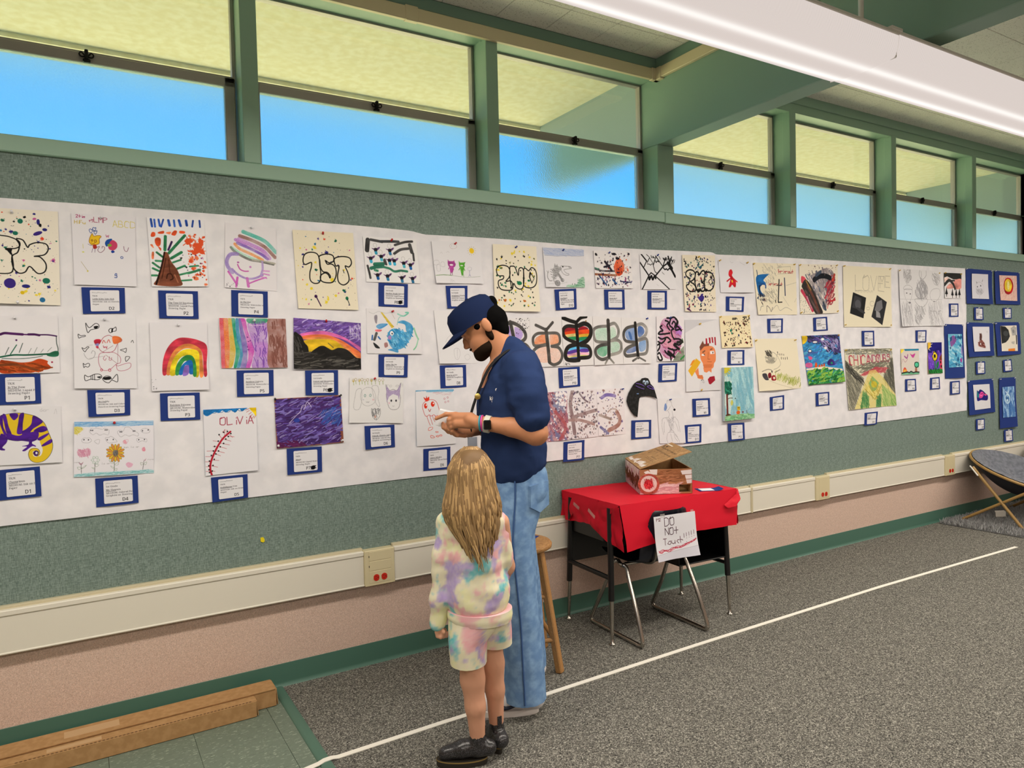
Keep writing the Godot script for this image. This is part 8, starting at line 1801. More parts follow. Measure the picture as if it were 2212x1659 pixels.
func make_school_chair(yaw: float) -> void:
	var c := thing("school_chair", "navy plastic school chair on chrome sled legs, pushed under the red desk", "chair", Vector3(2.787, 0, 0.308), yaw)
	# one-piece shell: seat then back, ribbed behind
	var prof := [[Vector2(-0.02, 0.425), 0.205], [Vector2(0.04, 0.412), 0.215], [Vector2(0.14, 0.404), 0.215], [Vector2(0.215, 0.402), 0.210], [Vector2(0.262, 0.412), 0.200], [Vector2(0.287, 0.445), 0.185], [Vector2(0.298, 0.49), 0.170], [Vector2(0.310, 0.55), 0.152], [Vector2(0.322, 0.61), 0.138], [Vector2(0.334, 0.66), 0.125], [Vector2(0.340, 0.688), 0.112], [Vector2(0.341, 0.697), 0.095]]
	var cx := -0.105
	var outer := []
	var inner := []
	for q in prof:
		var r := PackedVector3Array()
		var s := PackedVector3Array()
		for j in 25:
			var u := j / 12.0 - 1.0
			var rib := 0.0035 * (1.0 if absf(u) < 0.75 and int(floor((u + 1.0) * 7.0)) % 2 == 0 else 0.0)
			var wrap := -0.030 * pow(absf(u), 3.0) * (1.0 if q[0].y > 0.45 else 0.3)
			var lift := 0.022 * pow(absf(u), 4.0) * (1.0 if q[0].y < 0.43 else 0.0)
			r.append(Vector3(cx + u * q[1], q[0].y + lift, q[0].x + wrap + rib))
			s.append(Vector3(cx + u * q[1] * 0.99, q[0].y + lift + (0.006 if q[0].y < 0.43 else 0.0), q[0].x + wrap - 0.006))
		outer.append(r)
		inner.append(s)
	var g := Geo.new()
	g.grid(outer)
	var ri := inner.duplicate()
	ri.reverse()
	g.grid(ri)
	part("shell", g, M.shell, c)
	var steel = M.chrome
	for s in [-1.0, 1.0]:
		var x: float = -0.312 if s < 0 else 0.094
		var pts := [Vector3(x + 0.02 * -s, 0.398, 0.10), Vector3(x - 0.012 * -s, 0.398, 0.165), Vector3(x, 0.385, 0.195), Vector3(x + 0.006 * s, 0.33, 0.222), Vector3(x + 0.014 * s, 0.19, 0.29), Vector3(x + 0.02 * s, 0.06, 0.342), Vector3(x + 0.02 * s, 0.022, 0.346), Vector3(x + 0.02 * s, 0.012, 0.322), Vector3(x + 0.02 * s, 0.012, 0.28), Vector3(x + 0.02 * s, 0.012, 0.0), Vector3(x + 0.02 * s, 0.012, -0.08), Vector3(x + 0.02 * s, 0.020, -0.105), Vector3(x + 0.02 * s, 0.05, -0.102), Vector3(x + 0.014 * s, 0.19, -0.02), Vector3(x + 0.004 * s, 0.34, 0.055), Vector3(x, 0.39, 0.075), Vector3(x + 0.02 * -s, 0.398, 0.09)]
		part("sled_leg", Geo.new().tube(smooth(pts, 4), 0.0115, 12), steel, c)
	part("seat_bar", Geo.new().tube(path([Vector3(-0.30, 0.396, 0.165), Vector3(0.082, 0.396, 0.165)]), 0.010, 10), steel, c)
	for x in [-0.20, 0.0]:
		part("back_rod", Geo.new().tube(smooth([Vector3(x, 0.398, 0.17), Vector3(x, 0.405, 0.245), Vector3(x, 0.43, 0.292), Vector3(x + 0.004, 0.50, 0.312), Vector3(x + 0.01, 0.62, 0.336)], 4), 0.007, 8, true), mat("8a857c", 0.35, 0.9), c)
	# the warning sheet taped to its back
	var q := [-0.252, 0.678, 0.030, 0.676, 0.044, 0.441, -0.240, 0.443]
	var pad := Pad.new(300, 250, hex("e2e2ea"), grain, 5)
	pad.run("t 3a1c28 1.2 25,6 15 DO;t 3a1c28 1.2 25,29 13 NOt;t 4a1c28 1.1 19,52 12 Touch.;s 4a2030 0.9 69,47 69,56;s 4a2030 0.9 75,46 75,54;s 4a2030 0.9 81,45 81,53;s 4a2030 0.9 87,43 87,52;s 4a2030 0.9 93,42 93,51;e 4a2030 75,58 0.6,0.7;e 4a2030 81,57 0.6,0.7;e 4a2030 87,56 0.6,0.7;e 4a2030 93,55 0.6,0.7;t 6a3a44 0.9 6,5 5 P12;c c03048 1 5,80 20,77 35,78 50,73 65,74 80,68 97,62;c c03048 1 5,76 12,82 22,77 30,82 45,75 60,77 75,69 90,67 97,63;c b02840 1 6,78 16,75 26,80 40,74 52,77 70,70 85,69 97,61;c c03048 0.8 8,82 20,79 33,82 47,77 62,76 80,71;s b8b8c4 1 0,86 100,78;p d2d2de 0,87 100,79 100,100 0,100", strokes)
	var at := pack(pad)
	var mid := centre(q)
	var yb := Transform3D(Basis(Vector3.UP, yaw), Vector3(2.787, 0, 0.308))
	var sg := part("warning_sheet", sheet_geo(q, mid, 0.018, at[1], 0.0006, 9, 9), sheet_mat(at[0]))
	sg.transform = yb * Transform3D(Basis(Vector3.RIGHT, deg_to_rad(-2)), Vector3(mid.x, mid.y, 0.355))
	tag(sg, "white sheet with the handwritten words DO NOT Touch taped to the chair back", "sign")
	var tp := Geo.new()
	tp.box(Vector3(-0.088, 0.118, 0.003), Vector3(0.03, 0.02, 0.0006))
	part("clear_tape", Geo.new().box(Vector3(-0.088, 0.118, 0.003), Vector3(0.03, 0.02, 0.0006)), M.clear_tape, sg)
	part("clear_tape", Geo.new().box(Vector3(0.115, 0.112, 0.003), Vector3(0.02, 0.03, 0.0006)), M.clear_tape, sg)

func make_art_box(yaw: float) -> void:
	var base := Vector3(2.787, 0, 0.308) + Vector3(-0.136, 0.7445, 0.103).rotated(Vector3.UP, yaw)
	var b := thing("cardboard_box", "small cardboard box with propped-open lid, pink and white paint and a target disc", "box", base, yaw - deg_to_rad(27.5))
	var w := 0.292
	var dp := 0.45
	var h := 0.138
	var th := 0.004
	var m := mat("ffffff", 0.88, 0, 0.2)
	var fp := Pad.new(220, 110, hex("a8724f"), grain, 9)
	fp.run("hm a06a48,94603f,b47d5a 2 70 -4 30 35,5 100,5 100,60 35,60;c 7a4a30 0.6 36,22 60,20 90,26;c 7a4a30 0.6 36,40 60,36 95,42;c 7a4a30 0.6 40,52 65,48 90,50;pw d8aab0 0,66 75,62 76,100 0,100;hw e2bcc0,cf9aa2,ead0d2 2.5 80 -10 30 0,66 75,62 76,100 0,100;pw dcc0c0 0,30 12,40 14,70 0,72;p e8e2de 18,0 34,0 33,22 22,20;p eae4e0 8,10 16,4 24,18 15,26;p e6dcdc 78,8 100,4 100,22 81,24;p eadfe0 86,26 100,24 100,40 88,42;p e4d6d8 88,44 100,42 100,58 90,60", strokes)
	var fa := pack(fp)
	var lp := Pad.new(220, 100, hex("a07a58"), grain, 10)
	lp.run("hw d8b8bc,c9a0a8,e6d4d6 3 70 10 40 0,0 100,0 100,40 0,40;pw d8b4ba 0,66 100,60 100,100 0,100;hw dcc0c4,c8a0a8 3 60 6 40 0,66 100,60 100,100 0,100;h 6a3f28,7a4a30,583420 3 90 80 22 5,42 98,36 98,64 5,66;p e0d2d2 0,0 10,0 9,30 2,34;p e2d4d4 20,30 26,30 27,48 21,50;p ddd0d0 60,34 66,34 66,46 61,46", strokes)
	var la := pack(lp)
	# walls
	var fw := Geo.new()
	var fr: Rect2 = fa[1]
	var hole := [0.218, 0.283, 0.008, 0.050]
	var fuv := func(x: float, y: float) -> Vector2: return fr.position + Vector2(x / w, 1.0 - y / h) * fr.size
	for q in [[0.0, w, hole[3], h], [0.0, hole[0], 0.0, hole[3]], [hole[1], w, 0.0, hole[3]], [hole[0], hole[1], 0.0, hole[2]]]:
		var p0: Vector2 = fuv.call(q[0], q[3])
		var p1: Vector2 = fuv.call(q[1], q[2])
		fw.quad(Vector3(q[0], q[2], 0), Vector3(q[1], q[2], 0), Vector3(q[1], q[3], 0), Vector3(q[0], q[3], 0), Rect2(p0, p1 - p0))
	part("front_wall", fw, sheet_mat(fa[0]), b)
	var lw := Geo.new()
	lw.quad(Vector3(0, 0, -dp), Vector3(0, 0, 0), Vector3(0, h, 0), Vector3(0, h, -dp), la[1])
	part("side_wall", lw, sheet_mat(la[0]), b)
	var inn := Geo.new()
	for q in [[0.0, w, hole[3], h], [0.0, hole[0], 0.0, hole[3]], [hole[1], w, 0.0, hole[3]], [hole[0], hole[1], 0.0, hole[2]]]:
		inn.slab(q[0], q[1], q[2], q[3], -th, -0.0004)
	inn.slab(0.0004, th, 0, h, -dp, -th)
	inn.slab(w - th, w, 0, h, -dp, 0)
	inn.slab(th, w - th, 0, h, -dp, -dp + th)
	inn.slab(th, w - th, 0, 0.003, -dp + th, -th)
	inn.slab(hole[0] - 0.004, hole[0], 0.0, hole[3] + 0.004, -0.07, -th)
	inn.slab(hole[1] - 0.001, hole[1] + 0.003, 0.0, hole[3] + 0.004, -0.07, -th)
	part("carton", inn, M.card, b)
	# lid hinged at the left, printed
	var pad := Pad.new(360, 250, hex("a9855c"), grain, 13)
	pad.run("hm a07c54,b08c62 3 40 0 60 0,0 100,0 100,100 0,100;p e6dccb 70,0 74,0 73,26 69,26;c 7a5a3a 0.8 4,20 5,50 4,80;c 8a683e 1 95,0 96,100", strokes)
	# the print runs from the hinge side; type is laid on turned a quarter
	var tp := Pad.new(250, 360, hex("a9855c"), grain, 14)
	tp.run("hm a07c54,b08c62 3 40 90 60 0,0 100,0 100,100 0,100;p e6dccb 0,8 30,8 30,11 0,11;p 1c1814 15,19 19,13 23,19;p 1c1814 5,21 9,15 13,21;c 7a5a3a 1 20,93 50,94 90,93", strokes)
	type_on(tp, "EMERGENCY First Aid", Vector2(22, 96), 21, hex("1c1814"), "Droid Sans")
	type_on(tp, "Instant Cold Compresses", Vector2(12, 140), 19, hex("2a2018"), "Droid Sans")
	type_on(tp, "CASE QTY 24", Vector2(120, 220), 13, hex("2a2018"), "Droid Sans")
	type_on(tp, "KEEP DRY - DO NOT FREEZE", Vector2(100, 240), 8, hex("3a2c20"), "Droid Sans")
	type_on(tp, "STORE AT ROOM TEMPERATURE", Vector2(100, 252), 8, hex("3a2c20"), "Droid Sans")
	var ta := pack(tp)
	var phi := deg_to_rad(17.0)
	var lid := part("lid", Geo.new(), M.card, b) if false else null
	var ld := Geo.new()
	var ax := Vector3(cos(phi), sin(phi), 0)
	var up := Vector3(-sin(phi), cos(phi), 0)
	var o := Vector3(0, h + 0.002, 0)
	var ww := 0.305
	var rr: Rect2 = ta[1]
	# corners: type's right is towards the front (+z), its down is towards the hinge
	var A := o + Vector3(0, 0, 0.002)
	var B := o + ax * ww + Vector3(0, 0, 0.002)
	var C := o + ax * ww + Vector3(0, 0, -dp)
	var D := o + Vector3(0, 0, -dp)
	ld.quad(D + up * th, A + up * th, B + up * th, C + up * th, rr)
	part("lid", ld, sheet_mat(ta[0]), b)
	var lu := Geo.new()
	lu.quad(A, D, C, B)
	lu.quad(A, B, B + up * th, A + up * th)
	lu.quad(B, C, C + up * th, B + up * th)
	lu.quad(C, D, D + up * th, C + up * th)
	part("lid_board", lu, M.card, b)
	# target disc on the front left corner
	var dg := Geo.new()
	var dp_ := Pad.new(120, 120, hex("b4584a"), grain, 15)
	dp_.run("hm b8604f,a84a40 4 80 30 30 0,0 100,0 100,100 0,100;r e4d0cc 16 50,49 30,31;hw d8b0b0 3 30 60 20 25,25 75,25 75,75 25,75;e c42a34 49,51 20,21;hm a81c28,d8444a 3 40 70 24 32,35 66,35 66,68 32,68", strokes)
	var da := pack(dp_)
	var disc := PackedVector2Array()
	for k in 28:
		var a := TAU * k / 28
		disc.append(Vector2(0.048 + cos(a) * 0.060, 0.058 + sin(a) * 0.058))
	var dr: Rect2 = da[1]
	dg.prism(disc, 0.001, 0.006, Rect2(-0.012, 0.0, 0.12, 0.116))
	for k in dg.uv.size():
		dg.uv[k] = dr.position + dg.uv[k] * dr.size
	part("target_disc", dg, sheet_mat(da[0]), b)
	# torn masking-tape strips over the hinge and corners
	var r := RandomNumberGenerator.new()
	r.seed = 3
	for k in 11:
		var z := -0.03 - k * 0.037
		var ln := r.randf_range(0.03, 0.07)
		var sw := r.randf_range(0.024, 0.036)
		var s := Geo.new()
		s.grid([path([Vector3(-0.0015, h - ln * 0.8, z), Vector3(-0.002, h - 0.006, z), Vector3(0.006, h + 0.007, z), o + ax * ln + up * 0.006 + Vector3(0, 0, z + 0.004)]), path([Vector3(-0.0015, h - ln * 0.7, z - sw), Vector3(-0.002, h - 0.006, z - sw), Vector3(0.006, h + 0.007, z - sw), o + ax * ln * 0.8 + up * 0.006 + Vector3(0, 0, z - sw)])])
		part("paper_tape", s, mat(["ece4da", "e6d6d4", "efe8df"][k % 3], 0.8), b)

func make_stool() -> void:
	# round wooden stool mostly behind the man
	var c := Vector3(1.835, 0, 0.42)
	var t := thing("wooden_stool", "wooden stool with round seat, half hidden behind the man's jeans", "stool", c, deg_to_rad(-20))
	part("seat", Geo.new().lathe([Vector2(0, 0.578), Vector2(0.155, 0.578), Vector2(0.166, 0.585), Vector2(0.168, 0.600), Vector2(0.160, 0.610), Vector2(0.12, 0.613), Vector2(0, 0.612)], 36), M.wood, t)
	var feet := []
	for k in 4:
		var a := PI / 4 + k * PI / 2
		var top := Vector3(cos(a) * 0.125, 0.58, sin(a) * 0.125)
		var foot := Vector3(cos(a) * 0.225, 0.0, sin(a) * 0.225)
		feet.append([top, foot])
		var g := Geo.new()
		var y := (top - foot).normalized()
		var xx := Vector3(-sin(a), 0, cos(a))
		var zz := xx.cross(y)
		g.at(Transform3D(Basis(xx, y, zz), (top + foot) * 0.5)).box(Vector3.ZERO, Vector3(0.034, top.distance_to(foot), 0.034), 0.005)
		part("leg", g, M.wood, t)
	for k in 4:
		for h in [[0.33, 0.010], [0.155, 0.011]]:
			if h[0] > 0.2 and k % 2 == 0:
				h[0] = 0.36
			var f: float = h[0] / 0.58
			var a: Vector3 = feet[k][1].lerp(feet[k][0], f)
			var b: Vector3 = feet[(k + 1) % 4][1].lerp(feet[(k + 1) % 4][0], f)
			part("rung", Geo.new().tube(path([a, b]), h[1], 10), M.wood, t)
	var nc := thing("name_card", "navy name card lying on the wooden stool seat beside the man", "name card", Vector3(1.885, 0.613, 0.405), deg_to_rad(35))
	part("card", Geo.new().slab(-0.07, 0.07, 0.0, 0.0009, -0.05, 0.05), M.navy, nc)
	part("label_sheet", Geo.new().slab(-0.05, 0.045, 0.0009, 0.0015, -0.038, 0.038), mat("e8e8ec", 0.8), nc)

func make_lounge() -> void:
	var rm := mat("9a9c9f", 0.95)
	var rug := thing("shag_rug", "shaggy light grey rug under the lounge chairs by the far wall", "rug", Vector3(7.45, 0.0, 0.64))
	part("backing", Geo.new().slab(-1.08, 1.08, 0.0, 0.010, -0.60, 0.62, 0.003), mat("6a6b6c", 0.95), rug)
	var bm := ArrayMesh.new()
	var g := Geo.new()
	g.tri(Vector3(-0.0035, 0, 0), Vector3(0.0035, 0, 0), Vector3(0.006, 0.030, 0.008))
	g.tri(Vector3(0.0035, 0, 0), Vector3(-0.0035, 0, 0), Vector3(0.006, 0.030, 0.008))
	g.tri(Vector3(0, 0, -0.0035), Vector3(0, 0, 0.0035), Vector3(-0.008, 0.026, -0.006))
	bm = g.mesh()
	var mm := MultiMesh.new()
	mm.transform_format = MultiMesh.TRANSFORM_3D
	mm.mesh = bm
	mm.instance_count = 26000
	var r := RandomNumberGenerator.new()
	r.seed = 21
	for k in mm.instance_count:
		var b := Basis(Vector3.UP, r.randf() * TAU).rotated(Vector3(r.randf_range(-1, 1), 0, r.randf_range(-1, 1)).normalized(), r.randf() * 0.7).scaled(Vector3.ONE * r.randf_range(0.8, 1.4))
		mm.set_instance_transform(k, Transform3D(b, Vector3(r.randf_range(-1.08, 1.08), 0.009, r.randf_range(-0.60, 0.62))))
	var mi := MultiMeshInstance3D.new()
	mi.name = "pile"
	mi.multimesh = mm
	mi.material_override = mat("b4b5b6", 0.95)
	mi.set_meta("kind", "stuff")
	rug.add_child(mi, true)
	var plush := mat("ffffff", 0.95, 0, 0.2)
	plush.albedo_texture = noise_tex(90, 0.03, hex("62666f"), hex("7a7e88"), 256)
	tri_planar(plush, 1.0 / 0.3)
	plush.rim_enabled = true
	plush.rim = 0.4
	var bamboo := mat("a8864f", 0.45)
	var dark := mat("2a2d38", 0.9)
	for k in 2:
		var t := thing("lounge_chair", ["grey tufted folding lounge chair with crossed wooden legs on the shaggy rug", "second grey lounge chair, cut off by the right edge behind the first"][k], "chair", Vector3(7.03 + 0.98 * k, 0.0, 0.40 + 0.06 * k), deg_to_rad(0 if k == 0 else -12), "grey round lounge chairs")
		# dish facing up and into the room
		var tilt := Basis(Vector3.RIGHT, deg_to_rad(20))
		var ctr := Vector3(0, 0.435, 0.02)
		var rows := []
		var under := []
		var nz := FastNoiseLite.new()
		nz.seed = 5 + k
		nz.frequency = 9.0
		for i in 15:
			var f := i / 14.0
			var rad := 0.40 * sin(f * PI * 0.5 + 0.0) if false else 0.41 * f
			var row := PackedVector3Array()
			var ur := PackedVector3Array()
			for j in 48:
				var a := TAU * j / 48
				var dpt := -0.17 * (1.0 - f * f)
				var tuft := 0.0
				for q in 7:
					var ta := TAU * q / 6.0 + 0.4
					var tc := Vector2(cos(ta), sin(ta)) * 0.21 if q < 6 else Vector2.ZERO
					tuft += 0.035 * exp(-Vector2(cos(a) * rad - tc.x, sin(a) * rad - tc.y).length_squared() / 0.0035)
				var p := Vector3(cos(a) * rad, dpt - tuft + 0.045 * (1.0 if f < 0.93 else sqrt(maxf(0.0, 1.0 - pow((f - 0.93) / 0.075, 2.0)))) + 0.012 * sin(a * 6.0 + 1.0) * f * (1.0 - f) * 3.0 + 0.004 * nz.get_noise_2d(cos(a) * rad * 8.0, sin(a) * rad * 8.0), sin(a) * rad)
				row.append(ctr + tilt * p)
				ur.append(ctr + tilt * Vector3(cos(a) * rad * 1.01, dpt - 0.035 + 0.035 * f * f, sin(a) * rad * 1.01))
			rows.append(row)
			under.append(ur)
		rows[0] = rows[0].duplicate()
		var rv := rows.duplicate()
		part("cushion", Geo.new().grid(rv, true), plush, t)
		under.reverse()
		part("sling", Geo.new().grid(under, true), dark, t)
		var rim := []
		for j in 41:
			var a := TAU * j / 40
			rim.append(ctr + tilt * Vector3(cos(a) * 0.418, 0.0, sin(a) * 0.418))
		part("rim", Geo.new().tube(PackedVector3Array(rim), 0.012, 8, false), bamboo, t)
		for s in [-1.0, 1.0]:
			part("leg", Geo.new().tube(path([Vector3(s * 0.43, 0.014, -0.29), Vector3(s * 0.40, 0.335, 0.235)]), 0.0125, 10), bamboo, t)
			part("leg", Geo.new().tube(path([Vector3(s * 0.415, 0.014, 0.19), Vector3(s * 0.415, 0.49, -0.20)]), 0.0125, 10), bamboo, t)
			part("strap", Geo.new().tube(path([Vector3(s * 0.43, 0.50, -0.215), Vector3(s * 0.43, 0.42, -0.15)]), 0.006, 8), M.white_plastic, t)
			part("bracket", Geo.new().box(Vector3(s * 0.405, 0.33, 0.225), Vector3(0.02, 0.03, 0.03), 0.003), M.chrome, t)
	var tg := Geo.new()
	tg.slab(-0.045, 0.045, 0.035, 0.085, -0.002, 0.002, 0.001)
	tg.at(Transform3D(Basis(Vector3.RIGHT, -0.5), Vector3(0.01, 0.0, 0.01)))
	tg.slab(-0.04, 0.045, 0.035, 0.095, 0.0, 0.003, 0.001)
	var tag_ := part("care_sheets", tg, mat("e6e2d8", 0.8))
	tag_.position = Vector3(6.88, 0.0, 0.30)
	tag_.rotation.y = deg_to_rad(-30)
	tag(tag_, "white folded paper hanging under the grey lounge chair, above the shaggy rug", "paper")

func make_boxes() -> void:
	# long flat cardboard cartons along the wall
	var spec := [[-1.2, 0.565, 0.020, 0.085, 0.048, "long flat cardboard carton against the wall, behind the other two"], [-1.2, 0.702, 0.087, 0.200, 0.075, "longest flat cardboard carton, its end nearest the floor strip"], [-1.2, 0.607, 0.203, 0.262, 0.068, "long low cardboard carton in front, with a perforated top edge"]]
	var n := 0
	for q in spec:
		var t := thing("carton", q[5], "cardboard box", Vector3(q[0], 0.0, q[2]), deg_to_rad([0.0, 0.4, 0.6][n]), "long cartons along the wall")
		var w: float = q[1] - q[0]
		var d: float = q[3] - q[2]
		var h: float = q[4]
		part("body", Geo.new().slab(0, w, 0.0, h, 0, d, 0.0015), M.card, t)
		var f := Geo.new()
		f.slab(0.0, w - 0.002, h, h + 0.002, 0.004, d - 0.004)
		if n == 1:
			f.slab(0.0, w - 0.006, h, h + 0.003, d - 0.002, d + 0.003)
		part("flap", f, M.card, t)
		if n > 0:
			part("flap", Geo.new().at(Transform3D(Basis(Vector3.BACK, deg_to_rad(4)), Vector3(w, h - 0.004, 0))).slab(0.0, 0.003, -h + 0.006, 0.002, 0.004, d - 0.004), M.card, t)
		var tape := Geo.new()
		tape.slab(w * 0.58, w * 0.68, h + 0.002, h + 0.0026, d * 0.25, d * 0.75)
		part("paper_tape", tape, mat("c2a077", 0.5), t)
		if n == 2:
			var s := Geo.new()
			for k in 60:
				s.slab(w - 0.03 - k * 0.014, w - 0.022 - k * 0.014, h - 0.001, h + 0.0031, d - 0.004, d - 0.0015)
			part("perforation", s, M.card_dark, t)
		n += 1
	get_node("carton")

# ---------------------------------------------------------------- people
# prims: [a, b, ra, rb] tapered capsules, or [centre, basis, radii] ellipsoids; joined by a smooth minimum
func field(P: Array, p: Vector3, k: float) -> float:
	var d := 9.0
	for q in P:
		var e := 0.0
		if q.size() == 4:
			var ab: Vector3 = q[1] - q[0]
			var t := clampf((p - q[0]).dot(ab) / maxf(ab.length_squared(), 1e-9), 0.0, 1.0)
			e = (p - q[0] - ab * t).length() - lerpf(q[2], q[3], t)
		else:
			var l: Vector3 = (p - q[0]) * q[1]
			var r: Vector3 = q[2]
			var k0 := (l / r).length()
			e = k0 * (k0 - 1.0) / maxf((l / (r * r)).length(), 1e-6)
		var h := clampf(0.5 + 0.5 * (d - e) / k, 0.0, 1.0)
		d = lerpf(d, e, h) - k * h * (1.0 - h)
	return d

func skin_over(g: Geo, P: Array, h: float, k: float, tint: Callable, wrinkle := 0.0, sd := 1) -> void:
	var lo := Vector3.ONE * 9
	var hi := Vector3.ONE * -9
	for q in P:
		var m: float = maxf(q[2], q[3]) if q.size() == 4 else maxf(q[2].x, maxf(q[2].y, q[2].z))
		for e in ([q[0], q[1]] if q.size() == 4 else [q[0]]):
			lo = lo.min(e - Vector3.ONE * (m + h * 3))
			hi = hi.max(e + Vector3.ONE * (m + h * 3))
	var nz := FastNoiseLite.new()
	nz.seed = sd
	nz.frequency = 7.0
	var B := 5
	var n := Vector3i(((hi - lo) / (h * B)).ceil())
	var s := n * B + Vector3i.ONE
	var val := PackedFloat32Array()
	val.resize(s.x * s.y * s.z)
	val.fill(1.0)
	var act := []
	for bz in n.z:
		for by in n.y:
			for bx in n.x:
				var c := lo + (Vector3(bx, by, bz) + Vector3.ONE * 0.5) * h * B
				var d := field(P, c, k)
				var near := absf(d) < h * (B * 0.87 + 2.5) * 1.35 + wrinkle
				if near:
					act.append(Vector3i(bx, by, bz))
				elif d > 0:
					continue
				for z in B:
					for y in B:
						for x in B:
							var i := ((bz * B + z) * s.y + by * B + y) * s.x + bx * B + x
							if near:
								var p := lo + Vector3(bx * B + x, by * B + y, bz * B + z) * h
								val[i] = field(P, p, k) + (wrinkle * nz.get_noise_3d(p.x, p.y * 1.6, p.z) if wrinkle > 0 else 0.0)
							else:
								val[i] = -1.0
	var vid := {}
	var base := g.v.size()
	var st := [1, s.x, s.x * s.y]
	for b in act:
		for z in B:
			for y in B:
				for x in B:
					var cx: int = b.x * B + x
					var cy: int = b.y * B + y
					var cz: int = b.z * B + z
					if cx >= s.x - 1 or cy >= s.y - 1 or cz >= s.z - 1:
						continue
					var i := (cz * s.y + cy) * s.x + cx
					var neg := 0
					var v8 := [val[i], val[i + 1], val[i + st[1]], val[i + st[1] + 1], val[i + st[2]], val[i + st[2] + 1], val[i + st[2] + st[1]], val[i + st[2] + st[1] + 1]]
					for q in v8:
						neg += 1 if q < 0 else 0
					if neg == 0 or neg == 8:
						continue
					var sum := Vector3.ZERO
					var cnt := 0
					for a in 8:
						for bit in [1, 2, 4]:
							if a & bit == 0 and (v8[a] < 0) != (v8[a | bit] < 0):
								var t: float = v8[a] / (v8[a] - v8[a | bit])
								sum += Vector3(a & 1, (a >> 1) & 1, a >> 2) + Vector3(1 if bit == 1 else 0, 1 if bit == 2 else 0, 1 if bit == 4 else 0) * t
								cnt += 1
					var p := lo + (Vector3(cx, cy, cz) + sum / cnt) * h
					g.col = tint.call(p)
					vid[i] = g.put(p, Vector3.UP, Vector2.ZERO)
	var acc := {}
	for i in vid:
		for a in 3:
			if (val[i] < 0) == (val[i + st[a]] < 0):
				continue
			var u: int = st[(a + 1) % 3]
			var w: int = st[(a + 2) % 3]
			if not (vid.has(i - u) and vid.has(i - w) and vid.has(i - u - w)):
				continue
			var q := [vid[i], vid[i - u], vid[i - u - w], vid[i - w]]
			if val[i] > 0:
				q.reverse()
			# q counter-clockwise from outside
			g.ix.append_array(PackedInt32Array([q[0], q[2], q[1], q[0], q[3], q[2]]))
			var f: Vector3 = (g.v[q[2]] - g.v[q[0]]).cross(g.v[q[3]] - g.v[q[1]])
			for e in q:
				acc[e] = acc.get(e, Vector3.ZERO) + f
	for e in acc:
		g.n[e] = acc[e].normalized()
	g.col = Color.WHITE

func V(a: float, b: float, c: float) -> Vector3:
	return Vector3(a, b, c)

func flat_tint(s: String) -> Callable:
	var c := lin(s)
	return func(_p: Vector3) -> Color: return c

func chain(P: Array, pts: Array, r0: float, r1: float) -> void:
	for i in pts.size() - 1:
		var m: float = pts.size() - 1
		P.append([pts[i], pts[i + 1], lerpf(r0, r1, i / m), lerpf(r0, r1, (i + 1) / m)])

# loft of ellipses: rows [y, cx, cz, rx, rz]
func loft(tab: Array, step: float, sd: int, fold: float, tint = null) -> Geo:
	var rows := []
	var cols := []
	var nz := FastNoiseLite.new()
	nz.seed = sd
	nz.frequency = 5.0
	var n := int((tab[-1][0] - tab[0][0]) / step)
	for i in n + 1:
		var y: float = lerpf(tab[0][0], tab[-1][0], float(i) / n)
		var t := look(tab, y)
		var row := PackedVector3Array()
		var cc := PackedColorArray()
		for j in 48:
			var a := -TAU * j / 48
			var k := 1.0 + fold * nz.get_noise_3d(cos(a), y * 2.4, sin(a))
			var p := Vector3(t[1] + cos(a) * t[3] * k, y, t[2] + sin(a) * t[4] * k)
			row.append(p)
			if tint != null:
				cc.append(tint.call(p))
		rows.append(row)
		if tint != null:
			cols.append(cc)
	var g := Geo.new()
	g.grid(rows, true, Rect2(0, 0, 1, 1), cols)
	if tint != null:
		g.col = cols[0][0]
	g.fan(rows[0], Vector3.DOWN)
	g.fan(rows[-1], Vector3.UP)
	g.col = Color.WHITE
	return g

func shoe(called: String, at: Vector3, yaw: float, ln: float, wd: float, upper: Material, sole: Material, tall: float, parent: Node3D) -> Node3D:
	var o := Node3D.new()
	o.name = called
	parent.add_child(o, true)
	o.position = at
	o.rotation.y = yaw
	var ring := func(y: float, k: float) -> PackedVector3Array:
		var r := PackedVector3Array()
		for j in 36:
			var a := -TAU * j / 36
			var x := cos(a)
			var w := wd * (0.86 + 0.16 * -x)
			r.append(Vector3(-ln * 0.32 + x * ln * 0.5 * k, y, sin(a) * w * 0.5 * k))
		return r
	var g := Geo.new()
	g.grid([ring.call(0.0, 0.97), ring.call(0.004, 1.0), ring.call(0.024, 1.0), ring.call(0.026, 0.97)], true)
	g.fan(ring.call(0.026, 0.97), Vector3.UP)
	part("sole", g, sole, o)
	var P := [[V(-ln * 0.64, 0.045, 0), V(-ln * 0.30, 0.06, 0), wd * 0.36, wd * 0.40], [V(-ln * 0.30, 0.06, 0), V(0.04, 0.06, 0), wd * 0.40, wd * 0.40], [V(-0.0, 0.06, 0), V(0.0, tall, 0), wd * 0.40, wd * 0.40]]
	var u := Geo.new()
	skin_over(u, P, 0.007, 0.02, flat_tint("ffffff"))
	part("upper", u, upper, o)
	return o

